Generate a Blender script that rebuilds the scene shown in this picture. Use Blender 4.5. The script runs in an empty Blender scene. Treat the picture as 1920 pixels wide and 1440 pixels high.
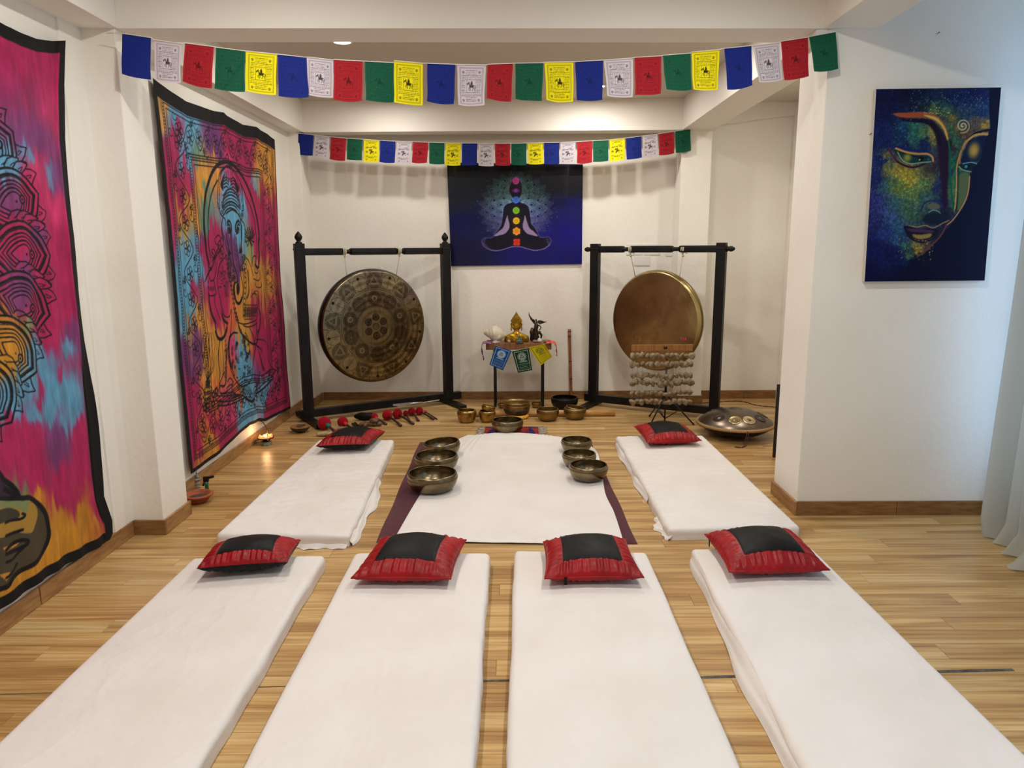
import bpy, bmesh, math, random
import numpy as np
from mathutils import Vector, Matrix, Euler
random.seed(7); NR = np.random.RandomState(11)
PI = math.pi
C = bpy.context.scene.collection
SC = bpy.context.scene

# ---------------------------------------------------------------- camera, world, lights, exposure
FPX = 1347.0; CAMH = 1.6; PITCH = math.radians(10.68); YAW = math.radians(0.28); ROLL = math.radians(0.32)
_fw = np.array([-math.sin(YAW)*math.cos(PITCH), math.cos(YAW)*math.cos(PITCH), -math.sin(PITCH)])
_r0 = np.array([math.cos(YAW), math.sin(YAW), 0.0]); _u0 = np.cross(_r0, _fw)
_r = _r0*math.cos(ROLL) - _u0*math.sin(ROLL); _u = _u0*math.cos(ROLL) + _r0*math.sin(ROLL)
cam = bpy.data.cameras.new('camera'); camo = bpy.data.objects.new('camera', cam); C.objects.link(camo)
camo.matrix_world = Matrix(((_r[0], _u[0], -_fw[0], 0), (_r[1], _u[1], -_fw[1], 0), (_r[2], _u[2], -_fw[2], CAMH), (0, 0, 0, 1)))
cam.sensor_fit = 'HORIZONTAL'; cam.sensor_width = 36; cam.lens = 36*FPX/1920; cam.clip_start = 0.05
SC.camera = camo
def ray(x, y): return (x-960)*_r + (720-y)*_u + FPX*_fw
def at(x, y, z=0.0):
    d = ray(x, y); return np.array([0, 0, CAMH]) + d*((z-CAMH)/d[2])
def aty(x, y, Y):
    d = ray(x, y); return np.array([0, 0, CAMH]) + d*(Y/d[1])
def atx(x, y, X):
    d = ray(x, y); return np.array([0, 0, CAMH]) + d*(X/d[0])

w = bpy.data.worlds.new('world'); SC.world = w; w.use_nodes = True
bg = w.node_tree.nodes['Background']; bg.inputs[0].default_value = (0.42, 0.66, 1.0, 1); bg.inputs[1].default_value = 2.5
SC.view_settings.view_transform = 'Standard'; SC.view_settings.look = 'None'
SC.view_settings.gamma = 1.0; SC.view_settings.use_curve_mapping = False
SC.view_settings.exposure = -0.06
SC.cycles.use_denoising = True
SC.cycles.max_bounces = 8; SC.cycles.diffuse_bounces = 4; SC.cycles.transparent_max_bounces = 12
SC.cycles.caustics_reflective = False; SC.cycles.caustics_refractive = False
# downlights: (x, y, power, ceiling height)
LAMPS = [(-1.18, 5.28, 17, 3.01), (0.74, 6.72, 17, 3.01), (-1.20, 6.72, 9, 3.01), (0.98, 5.28, 17, 3.01), (2.35, 6.1, 10, 3.01),
         (-1.1, 2.9, 22, 3.01), (0.9, 2.9, 22, 3.01), (-1.1, 0.9, 22, 3.01), (0.9, 0.9, 22, 3.01)]
LAMP_COL = (1.0, 0.96, 0.895)
for i, (lx, ly, e, lz) in enumerate(LAMPS):
    L = bpy.data.lights.new('downlight', 'AREA'); L.shape = 'DISK'; L.size = 0.11; L.energy = e; L.color = LAMP_COL
    lo = bpy.data.objects.new('downlight', L); C.objects.link(lo); lo.location = (lx, ly, lz-0.022)

# ---------------------------------------------------------------- mesh helpers
def link(o, parent=None):
    C.objects.link(o)
    if parent is not None: o.parent = parent
    return o
def raw(name, V, F, mats, parent=None, smooth=False, mi=None):
    me = bpy.data.meshes.new(name)
    V = np.asarray(V, dtype=np.float32).reshape(-1, 3)
    if isinstance(F, np.ndarray) and F.ndim == 2:
        nf, k = F.shape
        me.vertices.add(len(V)); me.vertices.foreach_set('co', V.ravel())
        me.loops.add(nf*k); me.loops.foreach_set('vertex_index', F.ravel().astype(np.int32))
        me.polygons.add(nf); me.polygons.foreach_set('loop_start', np.arange(nf, dtype=np.int32)*k)
        me.update(calc_edges=True); me.validate()
    else:
        me.from_pydata([tuple(v) for v in V.tolist()], [], [tuple(int(i) for i in f) for f in F]); me.update()
    if not isinstance(mats, (list, tuple)): mats = [mats]
    for m in mats: me.materials.append(m)
    if mi is not None: me.polygons.foreach_set('material_index', np.asarray(mi, dtype=np.int32))
    if smooth: me.polygons.foreach_set('use_smooth', np.ones(len(me.polygons), dtype=bool))
    me.update()
    return link(bpy.data.objects.new(name, me), parent)
def grid_faces(nu, nv, wrapu=False):
    """vertices indexed i*nv+j for i<nu, j<nv"""
    i = np.arange(nu if wrapu else nu-1); j = np.arange(nv-1)
    I, J = np.meshgrid(i, j, indexing='ij'); I2 = (I+1) % nu
    return np.stack([I*nv+J, I2*nv+J, I2*nv+J+1, I*nv+J+1], -1).reshape(-1, 4)
class MB:
    def __init__(s): s.v = []; s.f = []; s.m = []
    def add(s, V, F, m=0, M=None):
        b = len(s.v)
        for p in V:
            s.v.append(tuple(M @ Vector(p)) if M is not None else tuple(p))
        for f in F: s.f.append(tuple(int(i)+b for i in f)); s.m.append(m)
        return s
    def box(s, x0, x1, y0, y1, z0, z1, m=0, M=None, bev=0.0):
        if bev <= 0:
            V = [(x, y, z) for x in (x0, x1) for y in (y0, y1) for z in (z0, z1)]
            return s.add(V, [(0, 1, 3, 2), (4, 6, 7, 5), (0, 4, 5, 1), (2, 3, 7, 6), (0, 2, 6, 4), (1, 5, 7, 3)], m, M)
        bm = bmesh.new(); bmesh.ops.create_cube(bm, size=1.0)
        for v in bm.verts: v.co = ((x0+x1)/2+v.co.x*(x1-x0), (y0+y1)/2+v.co.y*(y1-y0), (z0+z1)/2+v.co.z*(z1-z0))
        bmesh.ops.bevel(bm, geom=bm.edges[:], offset=bev, segments=2, affect='EDGES', profile=0.6)
        bm.verts.index_update(); s.add([v.co[:] for v in bm.verts], [[v.index for v in f.verts] for f in bm.faces], m, M); bm.free(); return s
    def lathe(s, prof, n=32, c=(0, 0, 0), m=0, M=None, sy=1.0):
        """prof: list of (r, z)"""
        V = []; F = []; k = len(prof)
        for i in range(n):
            a = 2*PI*i/n
            for r, z in prof: V.append((c[0]+r*math.cos(a), c[1]+r*sy*math.sin(a), c[2]+z))
        for i in range(n):
            i2 = (i+1) % n
            for j in range(k-1): F.append((i*k+j, i2*k+j, i2*k+j+1, i*k+j+1))
        return s.add(V, F, m, M)
    def loft(s, secs, n=20, m=0, M=None, cap=True):
        """secs: (cx, cy, z, rx, ry)"""
        V = []; F = []; k = len(secs)
        for cx, cy, z, rx, ry in secs:
            for i in range(n):
                a = 2*PI*i/n; V.append((cx+rx*math.cos(a), cy+ry*math.sin(a), z))
        for j in range(k-1):
            for i in range(n):
                i2 = (i+1) % n; F.append((j*n+i, j*n+i2, (j+1)*n+i2, (j+1)*n+i))
        if cap: F.append(tuple(range(n))[::-1]); F.append(tuple((k-1)*n+i for i in range(n)))
        return s.add(V, F, m, M)
    def tube(s, pts, r, n=8, m=0, cap=True, M=None):
        pts = [Vector(p) for p in pts]; k = len(pts); rr = r if isinstance(r, (list, tuple)) else [r]*k
        V = []; F = []; prev = None
        for i, p in enumerate(pts):
            t = (pts[min(i+1, k-1)]-pts[max(i-1, 0)])
            if t.length < 1e-9: t = Vector((0, 0, 1))
            t.normalize()
            if prev is None: a = Vector((0, 0, 1)) if abs(t.z) < 0.9 else Vector((1, 0, 0)); prev = (a-t*a.dot(t)).normalized()
            else: prev = (prev-t*prev.dot(t)).normalized()
            b = t.cross(prev)
            for q in range(n):
                an = 2*PI*q/n; V.append(p+(prev*math.cos(an)+b*math.sin(an))*rr[i])
        for i in range(k-1):
            for q in range(n):
                q2 = (q+1) % n; F.append((i*n+q, i*n+q2, (i+1)*n+q2, (i+1)*n+q))
        if cap: F.append(tuple(range(n))[::-1]); F.append(tuple((k-1)*n+q for q in range(n)))
        return s.add(V, F, m, M)
    def ball(s, c, r, n=10, m=0, sc=(1, 1, 1), M=None, fn=None):
        V = []; F = []; k = n//2+1
        for j in range(k):
            ph = PI*j/(k-1)
            for i in range(n):
                a = 2*PI*i/n; x, y, z = math.sin(ph)*math.cos(a), math.sin(ph)*math.sin(a), math.cos(ph)
                g = fn(x, y, z) if fn else 1.0
                V.append((c[0]+r*sc[0]*x*g, c[1]+r*sc[1]*y*g, c[2]+r*sc[2]*z*g))
        for j in range(k-1):
            for i in range(n):
                i2 = (i+1) % n; F.append((j*n+i, (j+1)*n+i, (j+1)*n+i2, j*n+i2))
        return s.add(V, F, m, M)
    def prism(s, poly, d0, d1, plane='xz', m=0, M=None):
        """extrude a 2D polygon between two depths of the remaining axis"""
        def P(a, b, d): return {'xz': (a, d, b), 'xy': (a, b, d), 'yz': (d, a, b)}[plane]
        n = len(poly); V = [P(a, b, d0) for a, b in poly]+[P(a, b, d1) for a, b in poly]
        F = [tuple(range(n)), tuple(range(2*n-1, n-1, -1))]+[(i, n+i, n+(i+1) % n, (i+1) % n) for i in range(n)]
        return s.add(V, F, m, M)
    def build(s, name, mats, parent=None, smooth=False, auto=None):
        me = bpy.data.meshes.new(name); me.from_pydata(s.v, [], s.f)
        if not isinstance(mats, (list, tuple)): mats = [mats]
        for x in mats: me.materials.append(x)
        me.polygons.foreach_set('material_index', s.m)
        bm = bmesh.new(); bm.from_mesh(me); bmesh.ops.remove_doubles(bm, verts=bm.verts, dist=1e-6)
        bmesh.ops.recalc_face_normals(bm, faces=bm.faces); bm.to_mesh(me); bm.free()
        if smooth or auto:
            me.polygons.foreach_set('use_smooth', np.ones(len(me.polygons), dtype=bool))
            if auto: me.set_sharp_from_angle(angle=math.radians(auto))
        me.update()
        return link(bpy.data.objects.new(name, me), parent)
def tag(o, label=None, cat=None, group=None, kind=None):
    if label: o['label'] = label
    if cat: o['category'] = cat
    if group: o['group'] = group
    if kind: o['kind'] = kind
    return o
def thing(name, label, cat, loc=(0, 0, 0), rz=0.0, group=None, rot=None):
    o = bpy.data.objects.new(name, None); C.objects.link(o); o.empty_display_size = 0.05
    o.location = tuple(float(v) for v in loc); o.rotation_euler = rot if rot else (0, 0, rz)
    return tag(o, label, cat, group)
def struct(o): o['kind'] = 'structure'; return o
def copy_tree(o, parent=None):
    c = o.copy(); C.objects.link(c); c.parent = parent
    for ch in list(o.children): copy_tree(ch, c)
    return c

# ---------------------------------------------------------------- noise and materials
def vnoise(shape, cells, seed=0):
    """smooth value noise in 0..1 over a canvas (h, w); cells = (rows, columns) of the lattice"""
    h, w_ = shape; r = np.random.RandomState(seed); g = r.rand(cells[0]+2, cells[1]+2)
    y = np.linspace(0, cells[0], h, endpoint=False); x = np.linspace(0, cells[1], w_, endpoint=False)
    yi = y.astype(int); xi = x.astype(int); fy = y-yi; fx = x-xi; fy = fy*fy*(3-2*fy); fx = fx*fx*(3-2*fx)
    a = g[yi][:, xi]; b = g[yi][:, xi+1]; c = g[yi+1][:, xi]; d = g[yi+1][:, xi+1]; fy = fy[:, None]; fx = fx[None]
    return (a*(1-fx)+b*fx)*(1-fy)+(c*(1-fx)+d*fx)*fy
def fbm(shape, cells, octs=4, seed=0):
    o = np.zeros(shape); amp = 1.0; t = 0
    for k in range(octs):
        o += amp*vnoise(shape, (int(cells[0]*2**k), int(cells[1]*2**k)), seed+k*17); t += amp; amp *= 0.5
    return o/t
def lin(c):
    c = np.asarray(c, dtype=float)
    return np.where(c <= 0.04045, c/12.92, ((np.maximum(c, 0)+0.055)/1.055)**2.4)
def rgb(r, g, b): return tuple(lin(np.array([r, g, b])/255.0).tolist())+(1.0,)
def mat(name, col, rough=0.6, metal=0.0, spec=0.5, noise=None, bump=None, sheen=0.0, coat=0.0, trans=0.0, emit=None):
    """noise=(scale, colour2, detail, stretch) mixes a second colour; bump=(scale, strength, stretch)"""
    m = bpy.data.materials.new(name); m.use_nodes = True; nt = m.node_tree; b = nt.nodes['Principled BSDF']
    b.inputs['Base Color'].default_value = col; b.inputs['Roughness'].default_value = rough; b.inputs['Metallic'].default_value = metal
    b.inputs['Specular IOR Level'].default_value = spec; b.inputs['Sheen Weight'].default_value = sheen; b.inputs['Coat Weight'].default_value = coat
    b.inputs['Transmission Weight'].default_value = trans
    if emit: b.inputs['Emission Color'].default_value = emit[0]; b.inputs['Emission Strength'].default_value = emit[1]
    tc = nt.nodes.new('ShaderNodeTexCoord')
    def mapped(st):
        mp = nt.nodes.new('ShaderNodeMapping'); mp.inputs['Scale'].default_value = st
        nt.links.new(tc.outputs['Object'], mp.inputs[0]); return mp.outputs[0]
    if noise:
        sc, c2, det, st = noise
        n = nt.nodes.new('ShaderNodeTexNoise'); n.inputs['Scale'].default_value = sc; n.inputs['Detail'].default_value = det
        nt.links.new(mapped(st), n.inputs['Vector'])
        rp = nt.nodes.new('ShaderNodeMapRange'); rp.inputs[1].default_value = 0.35; rp.inputs[2].default_value = 0.65
        nt.links.new(n.outputs[0], rp.inputs[0])
        mx = nt.nodes.new('ShaderNodeMix'); mx.data_type = 'RGBA'; mx.inputs[6].default_value = col; mx.inputs[7].default_value = c2
        nt.links.new(rp.outputs[0], mx.inputs[0]); nt.links.new(mx.outputs[2], b.inputs['Base Color'])
    if bump:
        sc, stg, st = bump
        n = nt.nodes.new('ShaderNodeTexNoise'); n.inputs['Scale'].default_value = sc; n.inputs['Detail'].default_value = 4
        nt.links.new(mapped(st), n.inputs['Vector'])
        bp = nt.nodes.new('ShaderNodeBump'); bp.inputs['Strength'].default_value = stg; bp.inputs['Distance'].default_value = 0.01
        nt.links.new(n.outputs[0], bp.inputs['Height']); nt.links.new(bp.outputs[0], b.inputs['Normal'])
    return m
def mat_print(name, rough=0.8, metal=0.0, weave=900.0, spec=0.3, coat=0.0, bumpst=0.12, translucent=0.0):
    """flat print: colour attribute 'print' on the mesh, fine woven relief on top"""
    m = bpy.data.materials.new(name); m.use_nodes = True; nt = m.node_tree; b = nt.nodes['Principled BSDF']
    at_ = nt.nodes.new('ShaderNodeVertexColor'); at_.layer_name = 'print'
    nt.links.new(at_.outputs[0], b.inputs['Base Color'])
    b.inputs['Roughness'].default_value = rough; b.inputs['Metallic'].default_value = metal; b.inputs['Specular IOR Level'].default_value = spec
    b.inputs['Coat Weight'].default_value = coat
    if weave:
        tc = nt.nodes.new('ShaderNodeTexCoord'); n = nt.nodes.new('ShaderNodeTexNoise'); n.inputs['Scale'].default_value = weave
        nt.links.new(tc.outputs['Object'], n.inputs['Vector'])
        bp = nt.nodes.new('ShaderNodeBump'); bp.inputs['Strength'].default_value = bumpst; bp.inputs['Distance'].default_value = 0.01
        nt.links.new(n.outputs[0], bp.inputs['Height']); nt.links.new(bp.outputs[0], b.inputs['Normal'])
    if translucent:
        tr = nt.nodes.new('ShaderNodeBsdfTranslucent'); nt.links.new(at_.outputs[0], tr.inputs[0])
        mx = nt.nodes.new('ShaderNodeMixShader'); mx.inputs[0].default_value = translucent
        nt.links.new(b.outputs[0], mx.inputs[1]); nt.links.new(tr.outputs[0], mx.inputs[2])
        nt.links.new(mx.outputs[0], nt.nodes['Material Output'].inputs[0])
    return m
M1 = (1, 1, 1)
M_wall = mat('wall_plaster', rgb(240, 236, 227), 0.55, spec=0.35, noise=(1.6, rgb(235, 230, 219), 4, M1), bump=(28, 0.22, M1))
M_ceil = mat('ceiling_plaster', rgb(206, 198, 184), 0.75, spec=0.2, bump=(30, 0.06, M1))
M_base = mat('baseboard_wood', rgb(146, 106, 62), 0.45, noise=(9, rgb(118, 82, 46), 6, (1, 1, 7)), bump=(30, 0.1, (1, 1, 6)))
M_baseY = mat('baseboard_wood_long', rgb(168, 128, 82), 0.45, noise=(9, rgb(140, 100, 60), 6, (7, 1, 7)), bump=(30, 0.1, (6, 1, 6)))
M_sheet = mat('white_cotton', rgb(228, 223, 219), 0.9, spec=0.15, sheen=0.1, noise=(3, rgb(222, 216, 210), 5, M1), bump=(26, 0.22, M1))
M_red = mat('red_satin', rgb(158, 8, 16), 0.40, spec=0.3, noise=(7, rgb(132, 5, 13), 3, M1))
M_blackcloth = mat('black_satin', rgb(9, 10, 13), 0.5, spec=0.18, bump=(90, 0.1, M1))
M_blackwood = mat('black_stained_wood', rgb(9, 8, 9), 0.42, spec=0.25, noise=(14, rgb(24, 21, 21), 6, (1, 1, 0.25)), bump=(60, 0.3, (1, 1, 0.12)))
M_blackmetal = mat('black_metal', rgb(16, 16, 18), 0.35, metal=0.3)
M_rope = mat('pale_rope', rgb(196, 186, 160), 0.9, bump=(300, 0.5, M1))
M_maroon = mat('maroon_felt', rgb(82, 22, 34), 0.95, spec=0.1, sheen=0.2, noise=(40, rgb(70, 18, 30), 3, M1), bump=(400, 0.3, M1))
M_bronze = mat('aged_bronze', rgb(148, 134, 104), 0.28, metal=1.0, noise=(6, rgb(104, 92, 70), 6, M1), bump=(24, 0.10, M1))
M_brass = mat('warm_brass', rgb(196, 164, 100), 0.3, metal=1.0, noise=(14, rgb(140, 112, 62), 6, M1), bump=(45, 0.25, M1))
M_brassmatte = mat('matte_brass', rgb(164, 138, 88), 0.4, metal=1.0, noise=(9, rgb(128, 104, 64), 5, M1), bump=(40, 0.1, M1))
M_blackbowl = mat('black_bowl', rgb(20, 17, 18), 0.4, metal=0.5)
# ================================================================ SETTING
XL, XR, YB, ZC = -2.2, 2.86, 7.6, 3.01      # left wall, far right wall, far wall, ceiling
ZB = 2.72                                   # underside of the beams
def wallbox(name, boxes, m=M_wall, parent=None, bev=0.0):
    b = MB()
    for q in boxes: b.box(*q, bev=bev)
    return struct(b.build(name, m, parent))
# floor base with planks laid on it
fb = wallbox('floor', [(-2.35, 3.3, -1.7, 7.8, -0.12, -0.008)], mat('subfloor', rgb(60, 48, 34), 0.9))
def wood_floor_mat():
    m = bpy.data.materials.new('laminate_wood'); m.use_nodes = True; nt = m.node_tree; b = nt.nodes['Principled BSDF']; N = nt.nodes.new; Lk = nt.links.new
    tc = N('ShaderNodeTexCoord'); oi = N('ShaderNodeObjectInfo')
    sh = N('ShaderNodeVectorMath'); sh.operation = 'MULTIPLY'; sh.inputs[1].default_value = (37.0, 23.0, 11.0); Lk(oi.outputs['Random'], sh.inputs[0])
    ad = N('ShaderNodeVectorMath'); ad.operation = 'ADD'; Lk(tc.outputs['Object'], ad.inputs[0]); Lk(sh.outputs[0], ad.inputs[1])
    def mp(s):
        q = N('ShaderNodeMapping'); q.inputs['Scale'].default_value = s; Lk(ad.outputs[0], q.inputs[0]); return q.outputs[0]
    # broad heartwood bands running along the plank
    n1 = N('ShaderNodeTexNoise'); n1.inputs['Scale'].default_value = 1.0; n1.inputs['Detail'].default_value = 3; n1.inputs['Distortion'].default_value = 0.6; Lk(mp((0.9, 11, 1)), n1.inputs['Vector'])
    n2 = N('ShaderNodeTexNoise'); n2.inputs['Scale'].default_value = 1.0; n2.inputs['Detail'].default_value = 6; Lk(mp((2.2, 60, 1)), n2.inputs['Vector'])
    wv = N('ShaderNodeTexWave'); wv.wave_type = 'BANDS'; wv.bands_direction = 'Y'; wv.inputs['Scale'].default_value = 1.0; wv.inputs['Distortion'].default_value = 7.0; wv.inputs['Detail'].default_value = 2.0; wv.inputs['Detail Scale'].default_value = 0.8; Lk(mp((1.0, 9, 1)), wv.inputs['Vector'])
    r1 = N('ShaderNodeValToRGB'); e = r1.color_ramp.elements
    e[0].position = 0.30; e[0].color = rgb(160, 122, 74); e[1].position = 0.72; e[1].color = rgb(214, 184, 132)
    k = r1.color_ramp.elements.new(0.46); k.color = rgb(184, 146, 92); k = r1.color_ramp.elements.new(0.58); k.color = rgb(202, 168, 112)
    Lk(n1.outputs[0], r1.inputs[0])
    mx = N('ShaderNodeMix'); mx.data_type = 'RGBA'; mx.blend_type = 'MULTIPLY'; mx.inputs[0].default_value = 0.48
    r2 = N('ShaderNodeValToRGB'); r2.color_ramp.elements[0].position = 0.36; r2.color_ramp.elements[0].color = (0.62, 0.50, 0.36, 1); r2.color_ramp.elements[1].position = 0.54; r2.color_ramp.elements[1].color = (1, 1, 1, 1)
    Lk(n2.outputs[0], r2.inputs[0]); Lk(r1.outputs[0], mx.inputs[6]); Lk(r2.outputs[0], mx.inputs[7])
    mx2 = N('ShaderNodeMix'); mx2.data_type = 'RGBA'; mx2.blend_type = 'MULTIPLY'; mx2.inputs[0].default_value = 0.35
    r3 = N('ShaderNodeValToRGB'); r3.color_ramp.elements[0].position = 0.0; r3.color_ramp.elements[0].color = (0.55, 0.40, 0.25, 1); r3.color_ramp.elements[1].position = 0.22; r3.color_ramp.elements[1].color = (1, 1, 1, 1)
    Lk(wv.outputs[1], r3.inputs[0]); Lk(mx.outputs[2], mx2.inputs[6]); Lk(r3.outputs[0], mx2.inputs[7])
    # per-plank tone
    hv = N('ShaderNodeHueSaturation'); mr = N('ShaderNodeMapRange'); mr.inputs[3].default_value = 0.88; mr.inputs[4].default_value = 1.04
    Lk(oi.outputs['Random'], mr.inputs[0]); Lk(mr.outputs[0], hv.inputs['Value']); Lk(mx2.outputs[2], hv.inputs['Color']); Lk(hv.outputs[0], b.inputs['Base Color'])
    b.inputs['Roughness'].default_value = 0.33; b.inputs['Specular IOR Level'].default_value = 0.4
    bp = N('ShaderNodeBump'); bp.inputs['Strength'].default_value = 0.06; bp.inputs['Distance'].default_value = 0.01; Lk(n2.outputs[0], bp.inputs['Height']); Lk(bp.outputs[0], b.inputs['Normal'])
    return m
M_floor = wood_floor_mat()
PW, PLn = 0.108, 1.21
def plank_mesh(Ln):
    b = MB(); b.box(0.0006, Ln-0.0006, 0.0006, PW-0.0006, -0.008, 0.0, bev=0.0009); return b
pm = plank_mesh(PLn).build('plank', M_floor, fb); pm.location = (XL, 1.62, 0)
first = True; cut = {}
row = 0; y = 1.62
while y < YB+0.05:
    x = XL - [0.0, 0.62, 0.3, 0.93, 0.15, 0.78][row % 6]
    xe = XR if y > 4.5 else (3.05)
    while x < xe:
        x0 = max(x, XL-0.05); x1 = min(x+PLn, xe+0.02); Ln = round(x1-x0, 3)
        if Ln > 0.03:
            if abs(Ln-PLn) < 1e-3:
                o = pm if first else pm.copy()
                if not first: link(o, fb)
                first = False
            elif Ln in cut: o = cut[Ln].copy(); link(o, fb)
            else: o = plank_mesh(Ln).build('plank', M_floor, fb); cut[Ln] = o
            o.location = (x0, y, 0)
        x += PLn
    y += PW; row += 1
b = MB(); y = 1.62-PW; row = 0
while y > -1.6:
    x = -2.3-[0, .5][row % 2]
    while x < 3.2: b.box(max(x, -2.3)+.0006, min(x+PLn, 3.2)-.0006, y+.0006, y+PW-.0006, -.008, 0); x += PLn
    y -= PW; row += 1
o = b.build('planks', M_floor, fb); o['kind'] = 'stuff'
# dark expansion joint strip across the floor
b = MB(); p0 = at(0, 1302); p1 = at(900, 1277); p2 = at(1320, 1270); p3 = at(1900, 1256)
def strip(a, c, wd, z=0.0012):
    a = Vector(a); c = Vector(c); d = (c-a).normalized(); n = Vector((-d.y, d.x, 0))*wd
    b.add([a-n, c-n, c+n, a+n, a-n+Vector((0, 0, z)), c-n+Vector((0, 0, z)), c+n+Vector((0, 0, z)), a+n+Vector((0, 0, z))],
          [(0, 3, 2, 1), (4, 5, 6, 7), (0, 1, 5, 4), (1, 2, 6, 5), (2, 3, 7, 6), (3, 0, 4, 7)])
strip(p0, p1, 0.0018); strip(p1, p2, 0.006); strip(p2, p3, 0.008)
struct(b.build('trim_1', mat('joint_strip', rgb(92, 90, 82), 0.7, noise=(30, rgb(50, 46, 40), 4, M1))))
# walls
wallbox('wall_left', [(-2.4, XL, -1.7, 7.8, -0.1, 3.2), ], bev=0.0)
wallbox('wall_left_step', [(XL-.03, XL+.012, 3.70, 4.0, .0, 3.0)], bev=.009)
wallbox('wall_back', [(-2.4, 3.2, YB, 7.85, -0.1, 3.2)])
wallbox('wall_front', [(-2.4, 3.3, -1.9, -1.7, -0.1, 3.2)])
wallbox('ceiling', [(-2.4, 3.3, -1.9, 7.85, ZC, 3.2)], M_ceil)
wallbox('wall_far_right', [(XR, 3.1, 4.3, 7.8, -0.1, 3.2)])
wallbox('wall_center_right', [(1.70, 3.05, 4.15, 4.54, -0.1, 3.1)], bev=0.004)
# right wall with the window opening
WY0, WY1, WZ0, WZ1 = 0.4, 4.06, 0.25, 2.92; XW = 3.0
wallbox('wall_right', [(XW, XW+0.2, -1.9, WY0, -0.1, 3.2), (XW, XW+0.2, WY1, 4.4, -0.1, 3.2), (XW, XW+0.2, WY0, WY1, -0.1, WZ0), (XW, XW+0.2, WY0, WY1, WZ1, 3.2)])
win = struct(thing('window_1', None, None, (XW+0.1, 0, 0)))
M_frame = mat('window_frame_white', rgb(225, 226, 226), 0.4)
M_glass = bpy.data.materials.new('window_glass'); M_glass.use_nodes = True; nt = M_glass.node_tree; nt.nodes.remove(nt.nodes['Principled BSDF'])
tr = nt.nodes.new('ShaderNodeBsdfTransparent'); tr.inputs[0].default_value = (0.94, 0.97, 0.98, 1); gl = nt.nodes.new('ShaderNodeBsdfGlossy'); gl.inputs['Roughness'].default_value = 0.02
mx = nt.nodes.new('ShaderNodeMixShader'); mx.inputs[0].default_value = 0.07; nt.links.new(tr.outputs[0], mx.inputs[1]); nt.links.new(gl.outputs[0], mx.inputs[2]); nt.links.new(mx.outputs[0], nt.nodes['Material Output'].inputs[0])
b = MB(); yy = np.linspace(WY0, WY1, 4)
b.box(-.04, .04, WY0, WY1, WZ0, WZ0+.06); b.box(-.04, .04, WY0, WY1, WZ1-.06, WZ1)
for q in yy: b.box(-.04, .04, max(q-.03, WY0), min(q+.03, WY1), WZ0+.06, WZ1-.06)
b.build('window_frame', M_frame, win)
for i in range(3):
    b = MB(); b.box(-.004, .004, yy[i]+.03, yy[i+1]-.03, WZ0+.06, WZ1-.06); b.build('pane', M_glass, win)
b = MB(); b.box(-.13, .06, WY0, WY1, WZ0-.03, WZ0, bev=.004); b.build('window_sill', M_frame, win)
# pillars and beams
XP = -2.015
wallbox('wall_pillar_left', [(XL-.02, XP, 3.885, 4.19, -.05, 3.1)], bev=0.006)
wallbox('wall_pillar_back_left', [(XL-.02, -2.09, 7.29, 7.7, -.05, 3.1)], bev=0.004)
wallbox('wall_pillar_back_right', [(1.635, 1.93, 7.33, 7.7, -.05, 3.1)], bev=0.004)
M_beam = mat('beam_plaster', rgb(236, 231, 221), 0.65, spec=0.25, bump=(26, 0.10, M1))
b = MB(); b.add([(XL-.02, 3.87, 2.70), (1.70, 4.150, 2.752), (1.70, 4.42, 2.752), (XL-.02, 4.115, 2.70), (XL-.02, 3.87, 3.1), (1.70, 4.150, 3.1), (1.70, 4.42, 3.1), (XL-.02, 4.115, 3.1)], [(0, 3, 2, 1), (4, 5, 6, 7), (0, 1, 5, 4), (1, 2, 6, 5), (2, 3, 7, 6), (3, 0, 4, 7)]); struct(b.build('ceiling_beam_front', M_beam))
wallbox('ceiling_beam_left_near', [(XL-.02, -2.0, -1.75, 3.885, 2.703, 3.1)], M_beam, bev=.004)
wallbox('ceiling_beam_right_near', [(1.665, 1.955, -1.75, 4.16, 2.752, 3.1)], M_beam, bev=.004)
wallbox('ceiling_beam_left_far', [(XL-.02, -2.05, 4.16, 7.7, ZB, 3.1)], M_beam, bev=.004)
wallbox('ceiling_beam_right_far', [(1.63, 1.935, 4.16, 7.7, ZB, 3.1)], M_beam, bev=.004)
wallbox('ceiling_beam_back', [(-2.1, 1.7, 7.30, 7.5, ZB, 3.1)], M_beam, bev=.004)
b = MB(); b.prism([(1.9, 2.785), (2.87, 2.90), (2.87, 3.1), (1.9, 3.1)], 7.52, 7.7); struct(b.build('ceiling_beam_alcove', M_beam))
b = MB(); b.box(2.80, 2.87, 7.54, 7.7, 0, 3.05); struct(b.build('wall_alcove_edge', M_wall))
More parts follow.
